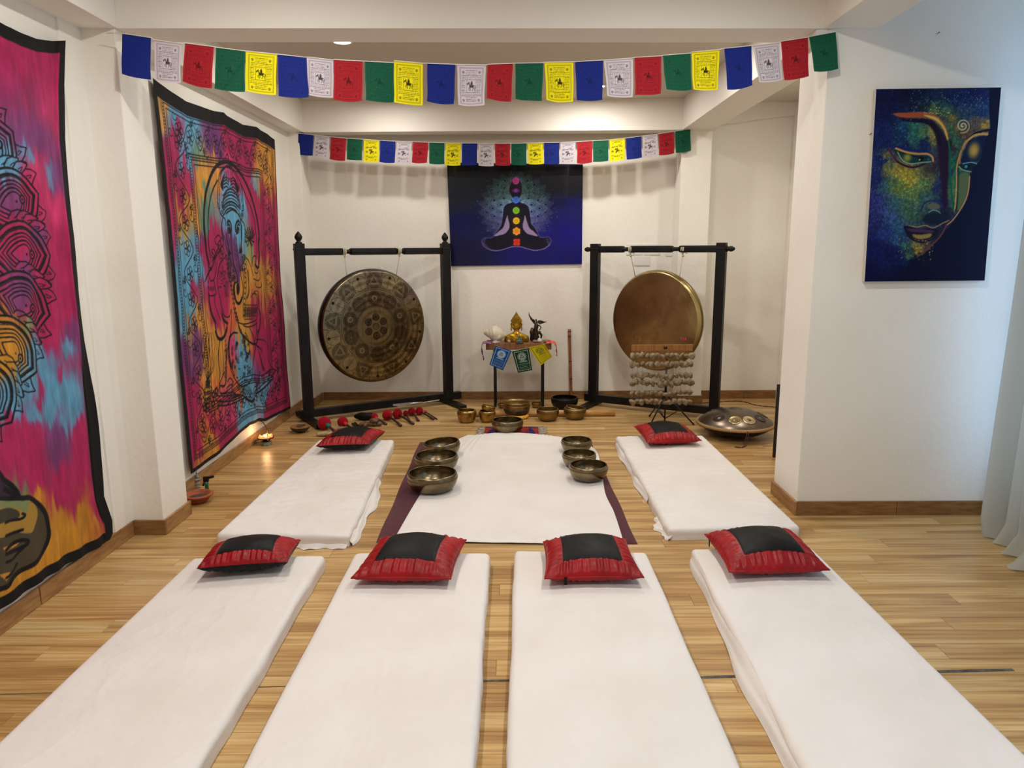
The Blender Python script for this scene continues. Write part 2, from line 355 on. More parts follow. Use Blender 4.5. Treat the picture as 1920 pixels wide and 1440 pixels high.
# baseboards in separate lengths
def baseb(name, segs, H=0.088, m=None):
    p = struct(thing(name, None, None))
    for (x0, x1, y0, y1) in segs:
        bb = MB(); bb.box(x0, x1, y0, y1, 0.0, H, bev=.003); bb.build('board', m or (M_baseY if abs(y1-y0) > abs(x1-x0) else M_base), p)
t = 0.015
baseb('baseboard_left', [(XL, XL+t, -1.6, 1.2), (XL, XL+t, 1.205, 3.05), (XL, XL+t+.003, 3.053, 3.87), (XL, XL+t, 4.2, 5.35), (XL, XL+t, 5.355, 7.28)])
baseb('baseboard_pillar_left', [(XL+t, XP+t, 3.87, 3.885), (XP, XP+t, 3.886, 4.19), (XL+t, XP+t, 4.191, 4.206)])
baseb('baseboard_back', [(XL, -2.09+t, 7.275, 7.29), (-2.09, -2.075, 7.291, 7.585), (-2.07, -.2, YB-t, YB), (-.195, 1.62, YB-t, YB), (1.62, 1.635, 7.33, 7.585), (1.62, 1.945, 7.315, 7.33), (1.93, 1.945, 7.331, 7.585), (1.946, 2.45, YB-t, YB), (2.455, 2.80, YB-t, YB)])
baseb('baseboard_far_right', [(XR-t, XR, 4.55, 6.1), (XR-t, XR, 6.105, 7.53)])
baseb('baseboard_center_right', [(1.685, 1.70, 4.137, 4.55), (1.701, 2.30, 4.135, 4.15), (2.302, 2.99, 4.135, 4.15)])
baseb('baseboard_right', [(XW-t, XW, -1.6, 1.5), (XW-t, XW, 1.505, 4.13)])
# recessed downlights
M_lens = mat('lamp_lens', (1, .95, .85, 1), 0.4, emit=((1, .93, .8, 1), 40.0))
M_ring = mat('lamp_ring_white', rgb(225, 222, 215), 0.4)
for i, (lx, ly, e, lz) in enumerate(LAMPS):
    where = ['just behind the front beam, above the blue and white flags', 'near the back beam, seen beside the hanging flags', 'near the back left corner', 'behind the front beam, right of the middle', 'over the right alcove',
             'over the second mattress', 'over the third mattress', 'behind the viewer on the left', 'behind the viewer on the right'][i]
    tt = thing('ceiling_light', 'recessed downlight '+where, 'light', (lx, ly, lz), group='recessed ceiling downlights')
    b = MB(); b.lathe([(.056, 0.0), (.075, -.001), (.077, -.006), (.070, -.010), (.057, -.011), (.056, 0)], 32); b.build('trim_ring', M_ring, tt, smooth=True)
    b = MB(); b.lathe([(0, -.004), (.056, -.004), (.056, 0), (0, 0)], 32); b.build('lens', M_lens, tt)
# socket plates behind the right gong
def plate(x0, x1, y0, y1, lab, Y=YB, holes=()):
    a = aty(x0, y1, Y); c = aty(x1, y0, Y)
    tt = thing('socket_plate', lab, 'socket plate', ((a[0]+c[0])/2, Y, (a[2]+c[2])/2))
    hx, hz = (c[0]-a[0])/2, (c[2]-a[2])/2
    b = MB(); b.box(-hx, hx, -.009, 0, -hz, hz, bev=.002); b.build('plate', M_ring, tt)
    for h in holes:
        b = MB(); b.lathe([(0, 0), (.006, 0), (.006, .002), (0, .002)], 10, M=Matrix.Translation((h*hx, -.009, 0)) @ Matrix.Rotation(PI/2, 4, 'X')); b.build('socket_hole', M_blackmetal, tt)
plate(1174, 1205, 458, 478, 'white wall socket behind the left knot of the plain gong', holes=(-.4, .4))
plate(1207, 1237, 458, 478, 'white wall socket behind the bar of the plain gong frame, middle one', holes=(-.4, .4))
plate(1189, 1219, 480, 498, 'blank white cover plate on the wall just below the two sockets')
plate(1248, 1262, 470, 480, 'small white wall fitting close to the back right pillar')
# ================================================================ PRINTS: painted cloth and canvases (colour attribute on the cloth mesh)
class Canvas:
    """a raster in a flat plane. ext = (a0, a1, b0, b1) metres, a to the right, b up"""
    def __init__(s, ext, res, col=(255, 255, 255)):
        s.a0, s.a1, s.b0, s.b1 = ext; s.res = res
        s.w = max(2, int((s.a1-s.a0)/res)); s.h = max(2, int((s.b1-s.b0)/res))
        s.im = np.ones((s.h, s.w, 3))*np.array(col, float)[None, None]
    def px(s, P):
        P = np.asarray(P, float).reshape(-1, 2)
        return np.stack([(P[:, 0]-s.a0)/s.res-0.5, (s.b1-P[:, 1])/s.res-0.5], 1)
    def blend(s, x0, x1, y0, y1, cov, col):
        reg = s.im[y0:y1, x0:x1]; reg += (np.array(col, float)-reg)*cov[..., None]
    def box_(s, P, pad):
        x0 = max(0, int(P[:, 0].min()-pad)); x1 = min(s.w, int(P[:, 0].max()+pad)+2); y0 = max(0, int(P[:, 1].min()-pad)); y1 = min(s.h, int(P[:, 1].max()+pad)+2)
        return x0, x1, y0, y1
    def stroke(s, P, wd, col=(14, 12, 16), al=1.0, soft=0.8):
        P = s.px(P); W = np.asarray(wd, float)/s.res/2
        for i in range(len(P)-1):
            w0, w1 = (W, W) if W.ndim == 0 else (W[i], W[i+1])
            Q = P[i:i+2]; x0, x1, y0, y1 = s.box_(Q, max(w0, w1)+soft+1)
            if x1 <= x0 or y1 <= y0: continue
            X, Y = np.meshgrid(np.arange(x0, x1), np.arange(y0, y1)); d = Q[1]-Q[0]; L2 = d@d+1e-9
            t = np.clip(((X-Q[0, 0])*d[0]+(Y-Q[0, 1])*d[1])/L2, 0, 1)
            D = np.hypot(X-Q[0, 0]-t*d[0], Y-Q[0, 1]-t*d[1])
            s.blend(x0, x1, y0, y1, al*np.clip((w0+(w1-w0)*t-D)/soft+0.5, 0, 1), col)
    def mask(s, P):
        P = s.px(P); x0, x1, y0, y1 = s.box_(P, 1)
        if x1 <= x0 or y1 <= y0: return None
        X, Y = np.meshgrid(np.arange(x0, x1), np.arange(y0, y1)); ins = np.zeros(X.shape, bool); j = len(P)-1
        for i in range(len(P)):
            xi, yi = P[i]; xj, yj = P[j]
            if yi != yj:
                ins ^= ((yi > Y) != (yj > Y)) & (X < (xj-xi)*(Y-yi)/(yj-yi)+xi)
            j = i
        return x0, x1, y0, y1, ins
    def poly(s, P, col, al=1.0, tex=None, outline=None, blur=0):
        r = s.mask(P)
        if r is None: return
        x0, x1, y0, y1, ins = r; cov = ins.astype(float)
        for _ in range(blur):
            c = np.pad(cov, 1, mode='edge'); cov = (c[1:-1, 1:-1]*2+c[:-2, 1:-1]+c[2:, 1:-1]+c[1:-1, :-2]+c[1:-1, 2:])/6
        if tex is not None: cov = cov*tex[y0:y1, x0:x1]
        s.blend(x0, x1, y0, y1, cov*al, col)
        if outline: s.stroke(list(P)+[P[0]], outline[0], outline[1] if len(outline) > 1 else (14, 12, 16))
    def disc(s, c, r, col, al=1.0, soft=0.8, ring=None, ry=None):
        c_ = s.px([c])[0]; R = r/s.res; RY = (ry or r)/s.res; m = max(R, RY)+soft+2
        x0 = max(0, int(c_[0]-m)); x1 = min(s.w, int(c_[0]+m)+2); y0 = max(0, int(c_[1]-m)); y1 = min(s.h, int(c_[1]+m)+2)
        if x1 <= x0 or y1 <= y0: return
        X, Y = np.meshgrid(np.arange(x0, x1), np.arange(y0, y1)); D = np.hypot((X-c_[0]), (Y-c_[1])*R/RY)
        cov = np.clip((R-D)/soft+0.5, 0, 1) if ring is None else np.clip((ring/s.res/2-abs(D-R))/soft+0.5, 0, 1)
        s.blend(x0, x1, y0, y1, cov*al, col)
    def glow(s, c, r, col, al=1.0, pw=2.0, ry=None):
        c_ = s.px([c])[0]; R = r/s.res; RY = (ry or r)/s.res; m = max(R, RY)*2.2
        x0 = max(0, int(c_[0]-m)); x1 = min(s.w, int(c_[0]+m)+2); y0 = max(0, int(c_[1]-m)); y1 = min(s.h, int(c_[1]+m)+2)
        if x1 <= x0 or y1 <= y0: return
        X, Y = np.meshgrid(np.arange(x0, x1), np.arange(y0, y1)); D = ((X-c_[0])/R)**2+((Y-c_[1])/RY)**2
        s.blend(x0, x1, y0, y1, al*np.exp(-D**(pw/2)), col)
    def sample(s, A, B):
        x = np.clip((A-s.a0)/s.res-0.5, 0, s.w-1.001); y = np.clip((s.b1-B)/s.res-0.5, 0, s.h-1.001)
        xi = x.astype(int); yi = y.astype(int); fx = (x-xi)[..., None]; fy = (y-yi)[..., None]; I = s.im
        return (I[yi, xi]*(1-fx)+I[yi, xi+1]*fx)*(1-fy)+(I[yi+1, xi]*(1-fx)+I[yi+1, xi+1]*fx)*fy
def paint(o, rgb255):
    me = o.data; n = len(me.vertices); ca = me.color_attributes.new('print', 'FLOAT_COLOR', 'POINT')
    col = np.ones((n, 4), dtype=np.float32); col[:, :3] = lin(np.clip(np.asarray(rgb255).reshape(-1, 3)[:n], 0, 255)/255.0)
    ca.data.foreach_set('color', col.ravel())
def spline(P, k=8, closed=False):
    P = [np.asarray(p, float) for p in P]; n = len(P); out = []
    for i in range(n if closed else n-1):
        g = (lambda j: P[j % n]) if closed else (lambda j: P[min(max(j, 0), n-1)])
        p0, p1, p2, p3 = g(i-1), g(i), g(i+1), g(i+2)
        for q in range(k):
            t = q/k; out.append(0.5*((2*p1)+(-p0+p2)*t+(2*p0-5*p1+4*p2-p3)*t*t+(-p0+3*p1-3*p2+p3)*t**3))
    out.append(P[0] if closed else P[-1]); return np.array(out)
def zc(x0, y0, sc, pts): return [(x0+p[0]/sc, y0+p[1]/sc) for p in pts]
def on_x(X): return lambda pts: np.array([atx(p[0], p[1], X)[1:] for p in pts])
def on_y(Y): return lambda pts: np.array([aty(p[0], p[1], Y)[[0, 2]] for p in pts])
def tiedye(cv, anchors, k=5, warp=0.12, seed=3, streak=(60, 9), power=5.0, resd=2):
    """blend coloured patches (a, b, radius, colour) with warped, streaky edges like dye bleeding along the threads"""
    h, w_ = cv.h//resd+1, cv.w//resd+1
    A = cv.a0+(np.arange(w_)+.5)*cv.res*resd; B = cv.b1-(np.arange(h)+.5)*cv.res*resd; A, B = np.meshgrid(A, B)
    n1 = fbm((h, w_), (7, 6), 4, seed)-.5; n2 = fbm((h, w_), (7, 6), 4, seed+50)-.5; st = fbm((h, w_), (streak[1]*2, streak[0]), 3, seed+99)-.5
    A2 = A+n1*warp*3; B2 = B+n2*warp*3+st*warp*3.0
    num = np.zeros((h, w_, 3)); den = np.zeros((h, w_))
    for a, b_, r, c in anchors:
        d = np.hypot(A2-a, B2-b_)/r; wt = 1.0/(0.02+d**power); num += wt[..., None]*np.array(c, float); den += wt
    im = num/den[..., None]
    im *= (1+(fbm((h, w_), (30, 90), 3, seed+7)-.5)[..., None]*.28)
    im = np.repeat(np.repeat(im, resd, 0), resd, 1)[:cv.h, :cv.w]; cv.im[:] = im
    cv.im[:] *= (1+(fbm((cv.h, cv.w), (40, 300), 2, seed+5)-.5)[..., None]*.16)
INK = (16, 13, 20)
# ---------------------------------------------------------------- tapestry with the elephant-headed deity
XT = XL+0.022
T = on_x(XT)
def coons(top, bot, lef, rig, nu, nv):
    """top/bot: curves left to right; lef/rig: curves top to bottom -> grid (nu, nv, 2)"""
    def rs(c, n):
        c = np.asarray(c); d = np.r_[0, np.cumsum(np.hypot(*np.diff(c, axis=0).T))]; t = np.linspace(0, d[-1], n)
        return np.stack([np.interp(t, d, c[:, 0]), np.interp(t, d, c[:, 1])], 1)
    t_, b_, l_, r_ = rs(top, nu), rs(bot, nu), rs(lef, nv), rs(rig, nv)
    u = np.linspace(0, 1, nu)[:, None, None]; v = np.linspace(0, 1, nv)[None, :, None]
    G = (1-v)*t_[:, None]+v*b_[:, None]+(1-u)*l_[None]+u*r_[None]
    G -= (1-u)*(1-v)*t_[0]+u*(1-v)*t_[-1]+(1-u)*v*b_[0]+u*v*b_[-1]
    return G
def tapestry2():
    top = T([(285, 146), (300, 158), (345, 190), (400, 208), (419, 211), (425, 217), (455, 234), (478, 238), (484, 243), (500, 252), (514, 262)])
    bot = T([(353, 889), (378, 873), (410, 850), (438, 822), (462, 797), (481, 789), (494, 790), (510, 783), (541, 766)])
    lef = T([(285, 146), (300, 300), (315, 460), (329, 600), (341, 740), (353, 889)])
    rig = T([(514, 262), (517, 330), (521, 440), (525, 545), (532, 650), (538, 720), (541, 766)])
    ext = (4.5, 7.05, 0.0, 2.75)
    cv = Canvas(ext, 0.0036)
    MG, BL, YE, PU, OR, PK, GR = (156, 30, 78), (88, 148, 180), (190, 132, 52), (104, 48, 104), (196, 92, 54), (190, 60, 110), (84, 122, 108)
    an = [(300, 190, .10, (190, 140, 80)), (330, 215, .16, BL), (350, 235, .16, BL), (330, 260, .14, MG), (325, 300, .14, MG), (400, 255, .2, PU), (440, 265, .3, MG), (500, 290, .22, YE),
          (345, 290, .16, BL), (352, 330, .14, MG), (375, 330, .14, YE), (365, 300, .1, GR), (400, 300, .12, YE), (430, 300, .12, PK), (460, 320, .2, MG), (480, 330, .2, YE), (475, 350, .12, BL), (500, 345, .25, YE),
          (360, 380, .14, YE), (350, 410, .16, YE), (385, 390, .12, GR), (345, 355, .12, MG), (430, 380, .14, BL), (435, 420, .16, BL), (455, 400, .12, BL), (470, 380, .14, MG), (500, 400, .35, MG),
          (355, 430, .16, BL), (372, 425, .08, PU), (380, 460, .14, MG), (400, 470, .16, MG), (350, 480, .16, BL), (370, 500, .12, BL), (345, 530, .14, BL), (360, 545, .08, MG), (340, 570, .14, BL), (400, 530, .2, MG), (410, 570, .18, MG),
          (430, 470, .12, PU), (440, 500, .12, PU), (450, 450, .12, BL), (465, 470, .12, (130, 140, 90)), (480, 460, .14, MG), (465, 520, .16, YE), (490, 520, .2, (180, 120, 50)), (500, 460, .2, MG), (455, 560, .18, YE), (500, 560, .18, YE),
          (440, 600, .14, OR), (460, 620, .14, YE), (350, 620, .16, (150, 110, 80)), (370, 610, .14, YE), (365, 650, .14, PU), (385, 660, .18, YE), (400, 640, .2, YE), (345, 690, .16, PU), (350, 730, .16, MG), (390, 700, .16, YE), (400, 740, .14, OR),
          (500, 620, .35, MG), (440, 650, .10, PK), (455, 670, .14, BL), (465, 700, .16, BL), (440, 690, .10, OR), (450, 730, .10, OR), (480, 700, .12, PU), (505, 690, .25, MG), (490, 740, .18, BL), (460, 760, .16, BL), (430, 770, .12, PK), (500, 720, .15, BL), (525, 700, .2, MG),
          (365, 760, .14, MG), (385, 800, .14, OR), (400, 780, .14, MG), (370, 830, .18, MG), (395, 840, .16, YE), (375, 870, .12, YE), (430, 800, .14, MG), (450, 795, .10, BL), (480, 770, .12, (120, 120, 150)), (505, 765, .2, MG), (530, 745, .2, MG),
          (310, 380, .2, MG), (315, 440, .16, MG), (322, 520, .22, BL), (328, 600, .16, BL), (332, 650, .14, PU), (340, 700, .14, MG)]
    ank = []
    for x, y, r, c in an:
        a, b_ = T([(x, y)])[0]; ank.append((a, b_, r, c))
    tiedye(cv, ank, seed=21, warp=0.10, streak=(90, 10), power=5.5)
    S = lambda pts, wd=.009, k=6, c=INK, closed=False: cv.stroke(T(spline(pts, k, closed)), wd, c)
    # frame lines that follow the cloth's edge: (offset in m) drawn in the cloth's own u, v
    G = coons(top, bot, lef, rig, 241, 301)
    def uv(u, v):
        x = u*240; y = v*300; i = int(min(x, 239)); j = int(min(y, 299)); fx = x-i; fy = y-j
        return (G[i, j]*(1-fx)+G[i+1, j]*fx)*(1-fy)+(G[i, j+1]*(1-fx)+G[i+1, j+1]*fx)*fy
    def rect(mu, mv, wd, col=INK):
        P = [uv(mu+(1-2*mu)*t, mv) for t in np.linspace(0, 1, 40)]+[uv(1-mu, mv+(1-2*mv)*t) for t in np.linspace(0, 1, 40)]
        P += [uv(1-mu-(1-2*mu)*t, 1-mv) for t in np.linspace(0, 1, 40)]+[uv(mu, 1-mv-(1-2*mv)*t) for t in np.linspace(0, 1, 40)]
        cv.stroke(P, wd, col)
    for d in (.034, .046, .058): rect(d, d*.9, .006)
    for d in (.172, .190, .205): rect(d, d*.80, .008)
    def dots(mu, mv, n, r):
        for e in range(4):
            for t in np.linspace(0.0, 1, n):
                q = [(mu+(1-2*mu)*t, mv), (1-mu, mv+(1-2*mv)*t), (1-mu-(1-2*mu)*t, 1-mv), (mu, 1-mv-(1-2*mv)*t)][e]
                cv.disc(uv(*q), r, INK)
    dots(.040, .036, 110, .006); dots(.181, .145, 90, .006)
    # scrolling vine with flowers in the border
    def vine(pt, n):
        P = []
        for i in range(n*10+1):
            t = i/(n*10); P.append(pt(t, math.sin(i/10*2*PI)*.32))
        cv.stroke(P, .008)
        for k in range(n*2):
            t = (k+.5)/(n*2); sg = -1 if k % 2 == 0 else 1
            c = pt(t, sg*-.30 if False else sg*.02)
            for q in range(5):
                a = q*2*PI/5; cc = c+np.array([math.cos(a), math.sin(a)])*.030; cv.disc(cc, .022, INK, ring=.006)
            cv.disc(c, .010, INK)
            d = pt(t+.35/(n*2), -sg*.30)
            for q in range(3):
                a = sg*1.2+q*.8; cv.stroke([d, d+np.array([math.cos(a), math.sin(a)])*.045, d+np.array([math.cos(a+.5), math.sin(a+.5)])*.03, d], .005)
            e_ = pt(t-.3/(n*2), sg*.36)
            sp = [e_+np.array([math.cos(z), math.sin(z)])*(.004+.006*z) for z in np.linspace(0, 6, 14)]; cv.stroke(sp, .005)
    m0, m1 = .115, .105
    hw = .062; hv = .050
    vine(lambda t, o: uv(.09+.82*t, m1*.88+o*hv*2), 6); vine(lambda t, o: uv(.09+.82*t, 1-m1*.88+o*hv*2), 6)
    vine(lambda t, o: uv(m0+o*hw*2, .09+.82*t), 6); vine(lambda t, o: uv(1-m0+o*hw*2, .09+.82*t), 6)
    # arch
    c1 = zc(370, 290, 9, [(95, 1440), (70, 1200), (80, 900), (120, 600), (220, 320), (340, 170), (470, 120), (600, 180), (740, 360), (860, 600), (950, 900), (1010, 1200), (1030, 1440)])
    c1 = zc(370, 420, 8, [(150, 600), (110, 440), (85, 250)])+c1+zc(370, 420, 8, [(905, 250), (918, 440), (912, 640)])
    S(c1, .030)
    for i, q in enumerate(spline(c1, 5)):
        if i % 2 == 0 and i < 60: cv.disc(T([q])[0], .014, INK)
    S(zc(370, 420, 8, [(175, 500), (145, 330), (130, 100)])+zc(370, 290, 9, [(145, 1100), (170, 820), (230, 600), (320, 430)]), .014)
    S(zc(370, 290, 9, [(710, 480), (800, 680), (890, 900), (945, 1120), (980, 1440)])+zc(370, 420, 8, [(880, 300), (880, 500)]), .014)
    S(zc(370, 290, 9, [(480, 110), (475, 40), (495, -10), (520, 40), (520, 110)]), .012)
    Z1 = lambda p, wd=.008, k=5: S(zc(370, 290, 9, p), wd, k)
    def ZP(p): cv.poly(T(spline(zc(370, 290, 9, p), 4, True)), INK)
    Z1([(310, 880), (320, 600), (340, 420), (380, 290), (450, 210), (510, 185), (590, 240), (670, 380), (730, 560), (760, 820), (770, 900)], .010)
    Z1([(345, 800), (350, 560), (385, 330), (450, 230), (510, 205), (580, 260), (650, 390), (705, 580), (735, 820)], .008)
    ZP([(440, 320), (395, 430), (370, 520), (415, 610), (425, 480), (435, 400)]); ZP([(595, 370), (640, 450), (690, 560), (665, 650), (630, 570), (615, 450)])
    for k in range(5): Z1([(455+k*32, 260+abs(k-2)*14), (450+k*30, 330), (445+k*34, 400)], .006)
    for yy_ in (405, 450, 500, 560): Z1([(430, yy_), (480, yy_-25), (520, yy_+15)], .010); Z1([(550, yy_+15), (590, yy_-15), (630, yy_+20)], .010)
    Z1([(530, 400), (515, 480), (535, 560), (550, 480), (530, 400)], .008)
    for k, (yy_, sp) in enumerate([(590, 270), (640, 300), (690, 320), (750, 330), (800, 330), (860, 320), (910, 290)]):
        Z1([(545-sp*.48, yy_+110), (545-sp*.30, yy_+30), (545, yy_-10), (545+sp*.30, yy_+40), (545+sp*.5, yy_+130)], .008 if k % 2 else .012)
    for q in range(14):
        x = 400+q*22; cv.disc(T(zc(370, 290, 9, [(x, 625+abs(x-545)*.42)]))[0], .008, INK); cv.disc(T(zc(370, 290, 9, [(x, 820+abs(x-545)*.42)]))[0], .010, INK, ring=.005)
    for (x, y) in [(330, 870), (390, 850), (380, 990), (405, 880), (700, 880), (745, 990), (755, 900), (700, 1040), (740, 1040)]:
        cv.disc(T(zc(370, 290, 9, [(x, y)]))[0], .020, INK, ring=.007); cv.disc(T(zc(370, 290, 9, [(x, y)]))[0], .007, INK)
    Z1([(450, 1000), (500, 960), (560, 930), (620, 960), (690, 1020)], .012); Z1([(330, 900), (350, 1000), (400, 1060), (430, 1100), (440, 1200)], .012)
    # ears, eyes, trunk
    Z1([(390, 1080), (365, 1200), (370, 1330), (400, 1440)], .010); Z1([(720, 1090), (780, 1180), (795, 1330), (790, 1440)], .012); Z1([(715, 1090), (725, 1250), (725, 1440)], .022)
    for sx, ex in ((1, 0), (-1, 0)):
        f = (lambda p: [(505+(x-505), y) for x, y in p]) if sx == 1 else (lambda p: [(660-(x-505), y) for x, y in p])
        Z1(f([(470, 1150), (495, 1115), (530, 1150), (548, 1220), (545, 1290)]), .020); Z1(f([(472, 1190), (500, 1180), (520, 1230), (530, 1300)]), .016)
        ZP(f([(480, 1230), (505, 1225), (525, 1280), (535, 1330), (505, 1310)])); Z1(f([(475, 1260), (490, 1310), (540, 1345)]), .008)
    Z2 = lambda p, wd=.008, k=5: S(zc(370, 420, 8, p), wd, k)
    def ZD(p, r=.007): 
        for q in p: cv.disc(T(zc(370, 420, 8, [q]))[0], r, INK)
    Z2([(405, 150), (415, 250), (440, 340), (450, 430), (480, 440)], .016); Z2([(650, 20), (650, 200), (640, 330), (650, 410)], .018); Z2([(330, 60), (340, 150), (380, 230), (400, 330), (430, 420)], .010)
    Z2([(480, 170), (490, 300), (500, 420), (520, 560), (560, 700), (590, 850), (540, 900), (530, 1000), (560, 1130), (610, 1200), (660, 1120), (670, 960), (640, 780), (610, 600), (590, 450), (570, 330), (560, 200)], .013)
    Z2([(545, 880), (545, 1000), (575, 1160), (620, 1190), (655, 1110)], .024); cv.poly(T(spline(zc(370, 420, 8, [(580, 900), (610, 900), (620, 1000), (600, 1070), (580, 1020)]), 4, True)), INK)
    for q in range(16): ZD([(530+(q % 3)*18+q*4, 300+q*26)], .006)
    for cx, cy in ((455, 440), (630, 410)):
        cv.poly(T(spline(zc(370, 420, 8, [(cx-10, cy-50), (cx+12, cy-40), (cx+25, cy+20), (cx-25, cy+30)]), 3, True)), INK)
    # shoulders, garlands, arms
    Z2([(390, 490), (330, 560), (300, 640), (280, 800), (290, 960), (330, 1150), (350, 1320)], .010); Z2([(700, 490), (760, 560), (800, 680), (830, 780)], .010)
    for off in (0, 1):
        g = [(410+off*30, 470), (430, 640), (460, 800), (500, 960), (530, 1120), (560, 1300), (590, 1440)]; Z2(g, .008)
        for q in spline(g, 5)[::2]: ZD([(q[0]-14+28*off, q[1])], .009)
        g = [(690, 470), (705, 640), (700, 800), (700, 1000), (690, 1200), (680, 1400)]; Z2([(x-16+off*32, y) for x, y in g], .007)
        for q in spline(g, 5)[::2]: ZD([q], .010)
    for q in range(60):
        x = NR.uniform(440, 560); y = NR.uniform(480, 860)
        if x < 430+(y-480)*.42+40: cv.disc(T(zc(370, 420, 8, [(x, y)]))[0], .010, INK, ring=.004)
    for q in range(30): cv.disc(T(zc(370, 420, 8, [(NR.uniform(625, 690), NR.uniform(460, 700))]))[0], .010, INK, ring=.004)
    for q in range(40): ZD([(NR.uniform(300, 400), NR.uniform(640, 960))], .006)
    for k in range(5): Z2([(395+k*12, 860), (385+k*12, 980), (400+k*10, 1090)], .005)
    Z2([(140, 560), (150, 640), (200, 650), (240, 520), (210, 440), (190, 430)], .010); Z2([(230, 540), (320, 350)], .012); Z2([(205, 560), (290, 340)], .012)
    Z2([(275, 165), (235, 220), (250, 300), (300, 320)], .008); Z2([(275, 165), (315, 210), (310, 290)], .008)
    for cx, cy in ((330, 270), (300, 320), (335, 400), (320, 460), (215, 440)): cv.disc(T(zc(370, 420, 8, [(cx, cy)]))[0], .030, INK, ring=.008)
    ZP2 = lambda p: cv.poly(T(spline(zc(370, 420, 8, p), 3, True)), INK)
    ZP2([(150, 690), (205, 640), (200, 680), (160, 720)]); ZP2([(150, 700), (85, 860), (95, 870), (170, 710)])
    Z2([(140, 600), (150, 760), (180, 850), (230, 830), (260, 700), (250, 560)], .008); Z2([(145, 840), (145, 960), (150, 1050), (190, 1080), (260, 1050), (250, 960), (230, 850)], .009)
    for k in range(6): Z2([(155+k*16, 940), (160+k*14, 1000)], .007)
    Z2([(150, 1050), (160, 1200), (200, 1360), (240, 1440)], .020); Z2([(250, 1060), (250, 1200), (290, 1330), (330, 1440)], .008)
    # lotus in the other hand
    lc = (770, 240)
    for a in np.linspace(-2.6, -.5, 7): Z2([lc, (lc[0]+math.cos(a-.12)*60, lc[1]+math.sin(a-.12)*110), (lc[0]+math.cos(a)*80, lc[1]+math.sin(a)*200), (lc[0]+math.cos(a+.12)*60, lc[1]+math.sin(a+.12)*110), lc], .009)
    for a in (0.3, 1.0, 2.0, 2.8): Z2([lc, (lc[0]+math.cos(a)*70, lc[1]+math.sin(a)*100), (lc[0]+math.cos(a+.4)*50, lc[1]+math.sin(a+.4)*50)], .009)
    Z2([lc, (790, 340), (800, 500), (810, 640)], .009); Z2([(810, 640), (820, 500), (850, 480), (870, 520), (860, 620), (900, 700), (880, 740), (850, 720)], .009)
    ZP2([(845, 600), (905, 640), (905, 670), (870, 660)]); Z2([(830, 820), (900, 850), (930, 810), (930, 700)], .009); Z2([(860, 860), (870, 940), (950, 950), (955, 870)], .008)
    Z2([(960, 900), (965, 1100), (940, 1330), (920, 1440)], .008); Z2([(740, 700), (750, 850), (760, 1000), (730, 1110)], .018)
    for k in range(3): Z2([(790+k*25, 1100-k*50), (880, 1000+k*60), (900, 1200), (850, 1330)], .007)
    for k in range(26): cv.disc(T(zc(370, 420, 8, [(700+(k % 7)*28, 1250+(k//7)*48)]))[0], .022, INK, ring=.007)
    Z3 = lambda p, wd=.008, k=5: S(zc(370, 580, 7.576, p), wd, k)
    Z3([(160, 0), (190, 100), (240, 190)], .020); Z3([(235, 160), (235, 260), (265, 370), (310, 410), (360, 370), (390, 280), (400, 200), (340, 120)], .010)
    Z3([(240, 320), (270, 400), (315, 425), (370, 370), (400, 270)], .026); Z3([(330, 60), (350, 150), (410, 200)], .022); Z3([(345, 0), (360, 90), (420, 110), (450, 60), (460, 0)], .010)
    Z3([(470, 0), (470, 150), (455, 330), (425, 450), (415, 600), (440, 760), (500, 880), (520, 940)], .012); Z3([(440, 760), (480, 900), (560, 1040), (620, 1090), (700, 1060), (760, 960), (780, 800), (800, 640), (820, 520)], .012)
    cv.poly(T(spline(zc(370, 580, 7.576, [(440, 380), (500, 320), (560, 325), (570, 345), (500, 350), (450, 410)]), 4, True)), INK)
    Z3([(440, 400), (430, 520), (435, 640), (460, 780)], .024)
    Z3([(520, 0), (560, 150), (590, 300), (640, 400), (650, 520), (680, 640), (710, 660), (730, 560), (710, 420), (660, 330)], .010)
    for q in spline([(545, 60), (575, 220), (620, 340), (655, 460), (675, 600), (720, 640)], 6): cv.disc(T(zc(370, 580, 7.576, [q]))[0], .009, INK)
    Z3([(560, 180), (640, 210), (740, 190), (820, 150), (830, 80)], .010); Z3([(640, 230), (700, 250), (790, 230), (830, 180)], .010); Z3([(730, 260), (790, 400), (800, 470), (820, 350), (820, 200)], .010); Z3([(640, 370), (700, 440), (780, 490), (830, 470), (840, 300)], .018)
    Z3([(860, 0), (880, 100), (870, 240), (850, 330)], .018)
    Z3([(820, 430), (900, 430), (960, 460), (1000, 560), (1010, 740)], .008); Z3([(810, 500), (880, 560), (900, 600)], .014)
    for q in range(26): Z3([(830+q*5, 520+q*14), (870+q*2, 640+q*9)], .005)
    for q in range(80):
        x = NR.uniform(460, 760); y = NR.uniform(380, 1040)
        if ((x-600)/160)**2+((y-700)/350)**2 < 1:
            if q % 3: cv.disc(T(zc(370, 580, 7.576, [(x, y)]))[0], .007, INK)
            else:
                for a in range(5): cv.disc(T(zc(370, 580, 7.576, [(x+math.cos(a*1.257)*11, y+math.sin(a*1.257)*16)]))[0], .009, INK, ring=.004)
    for q in range(70):
        a = NR.uniform(0, 6.28); r = NR.uniform(0, 1); cv.disc(T(zc(370, 580, 7.576, [(725+math.cos(a)*40*r, 880+math.sin(a)*70*r)]))[0], .006, (30, 50, 80))
    Z3([(300, 430), (280, 600), (280, 760), (300, 900), (290, 1050), (350, 1090), (390, 1030), (400, 800), (400, 560)], .012); Z3([(330, 430), (350, 700), (340, 960)], .007); Z3([(380, 430), (390, 700), (370, 960)], .007)
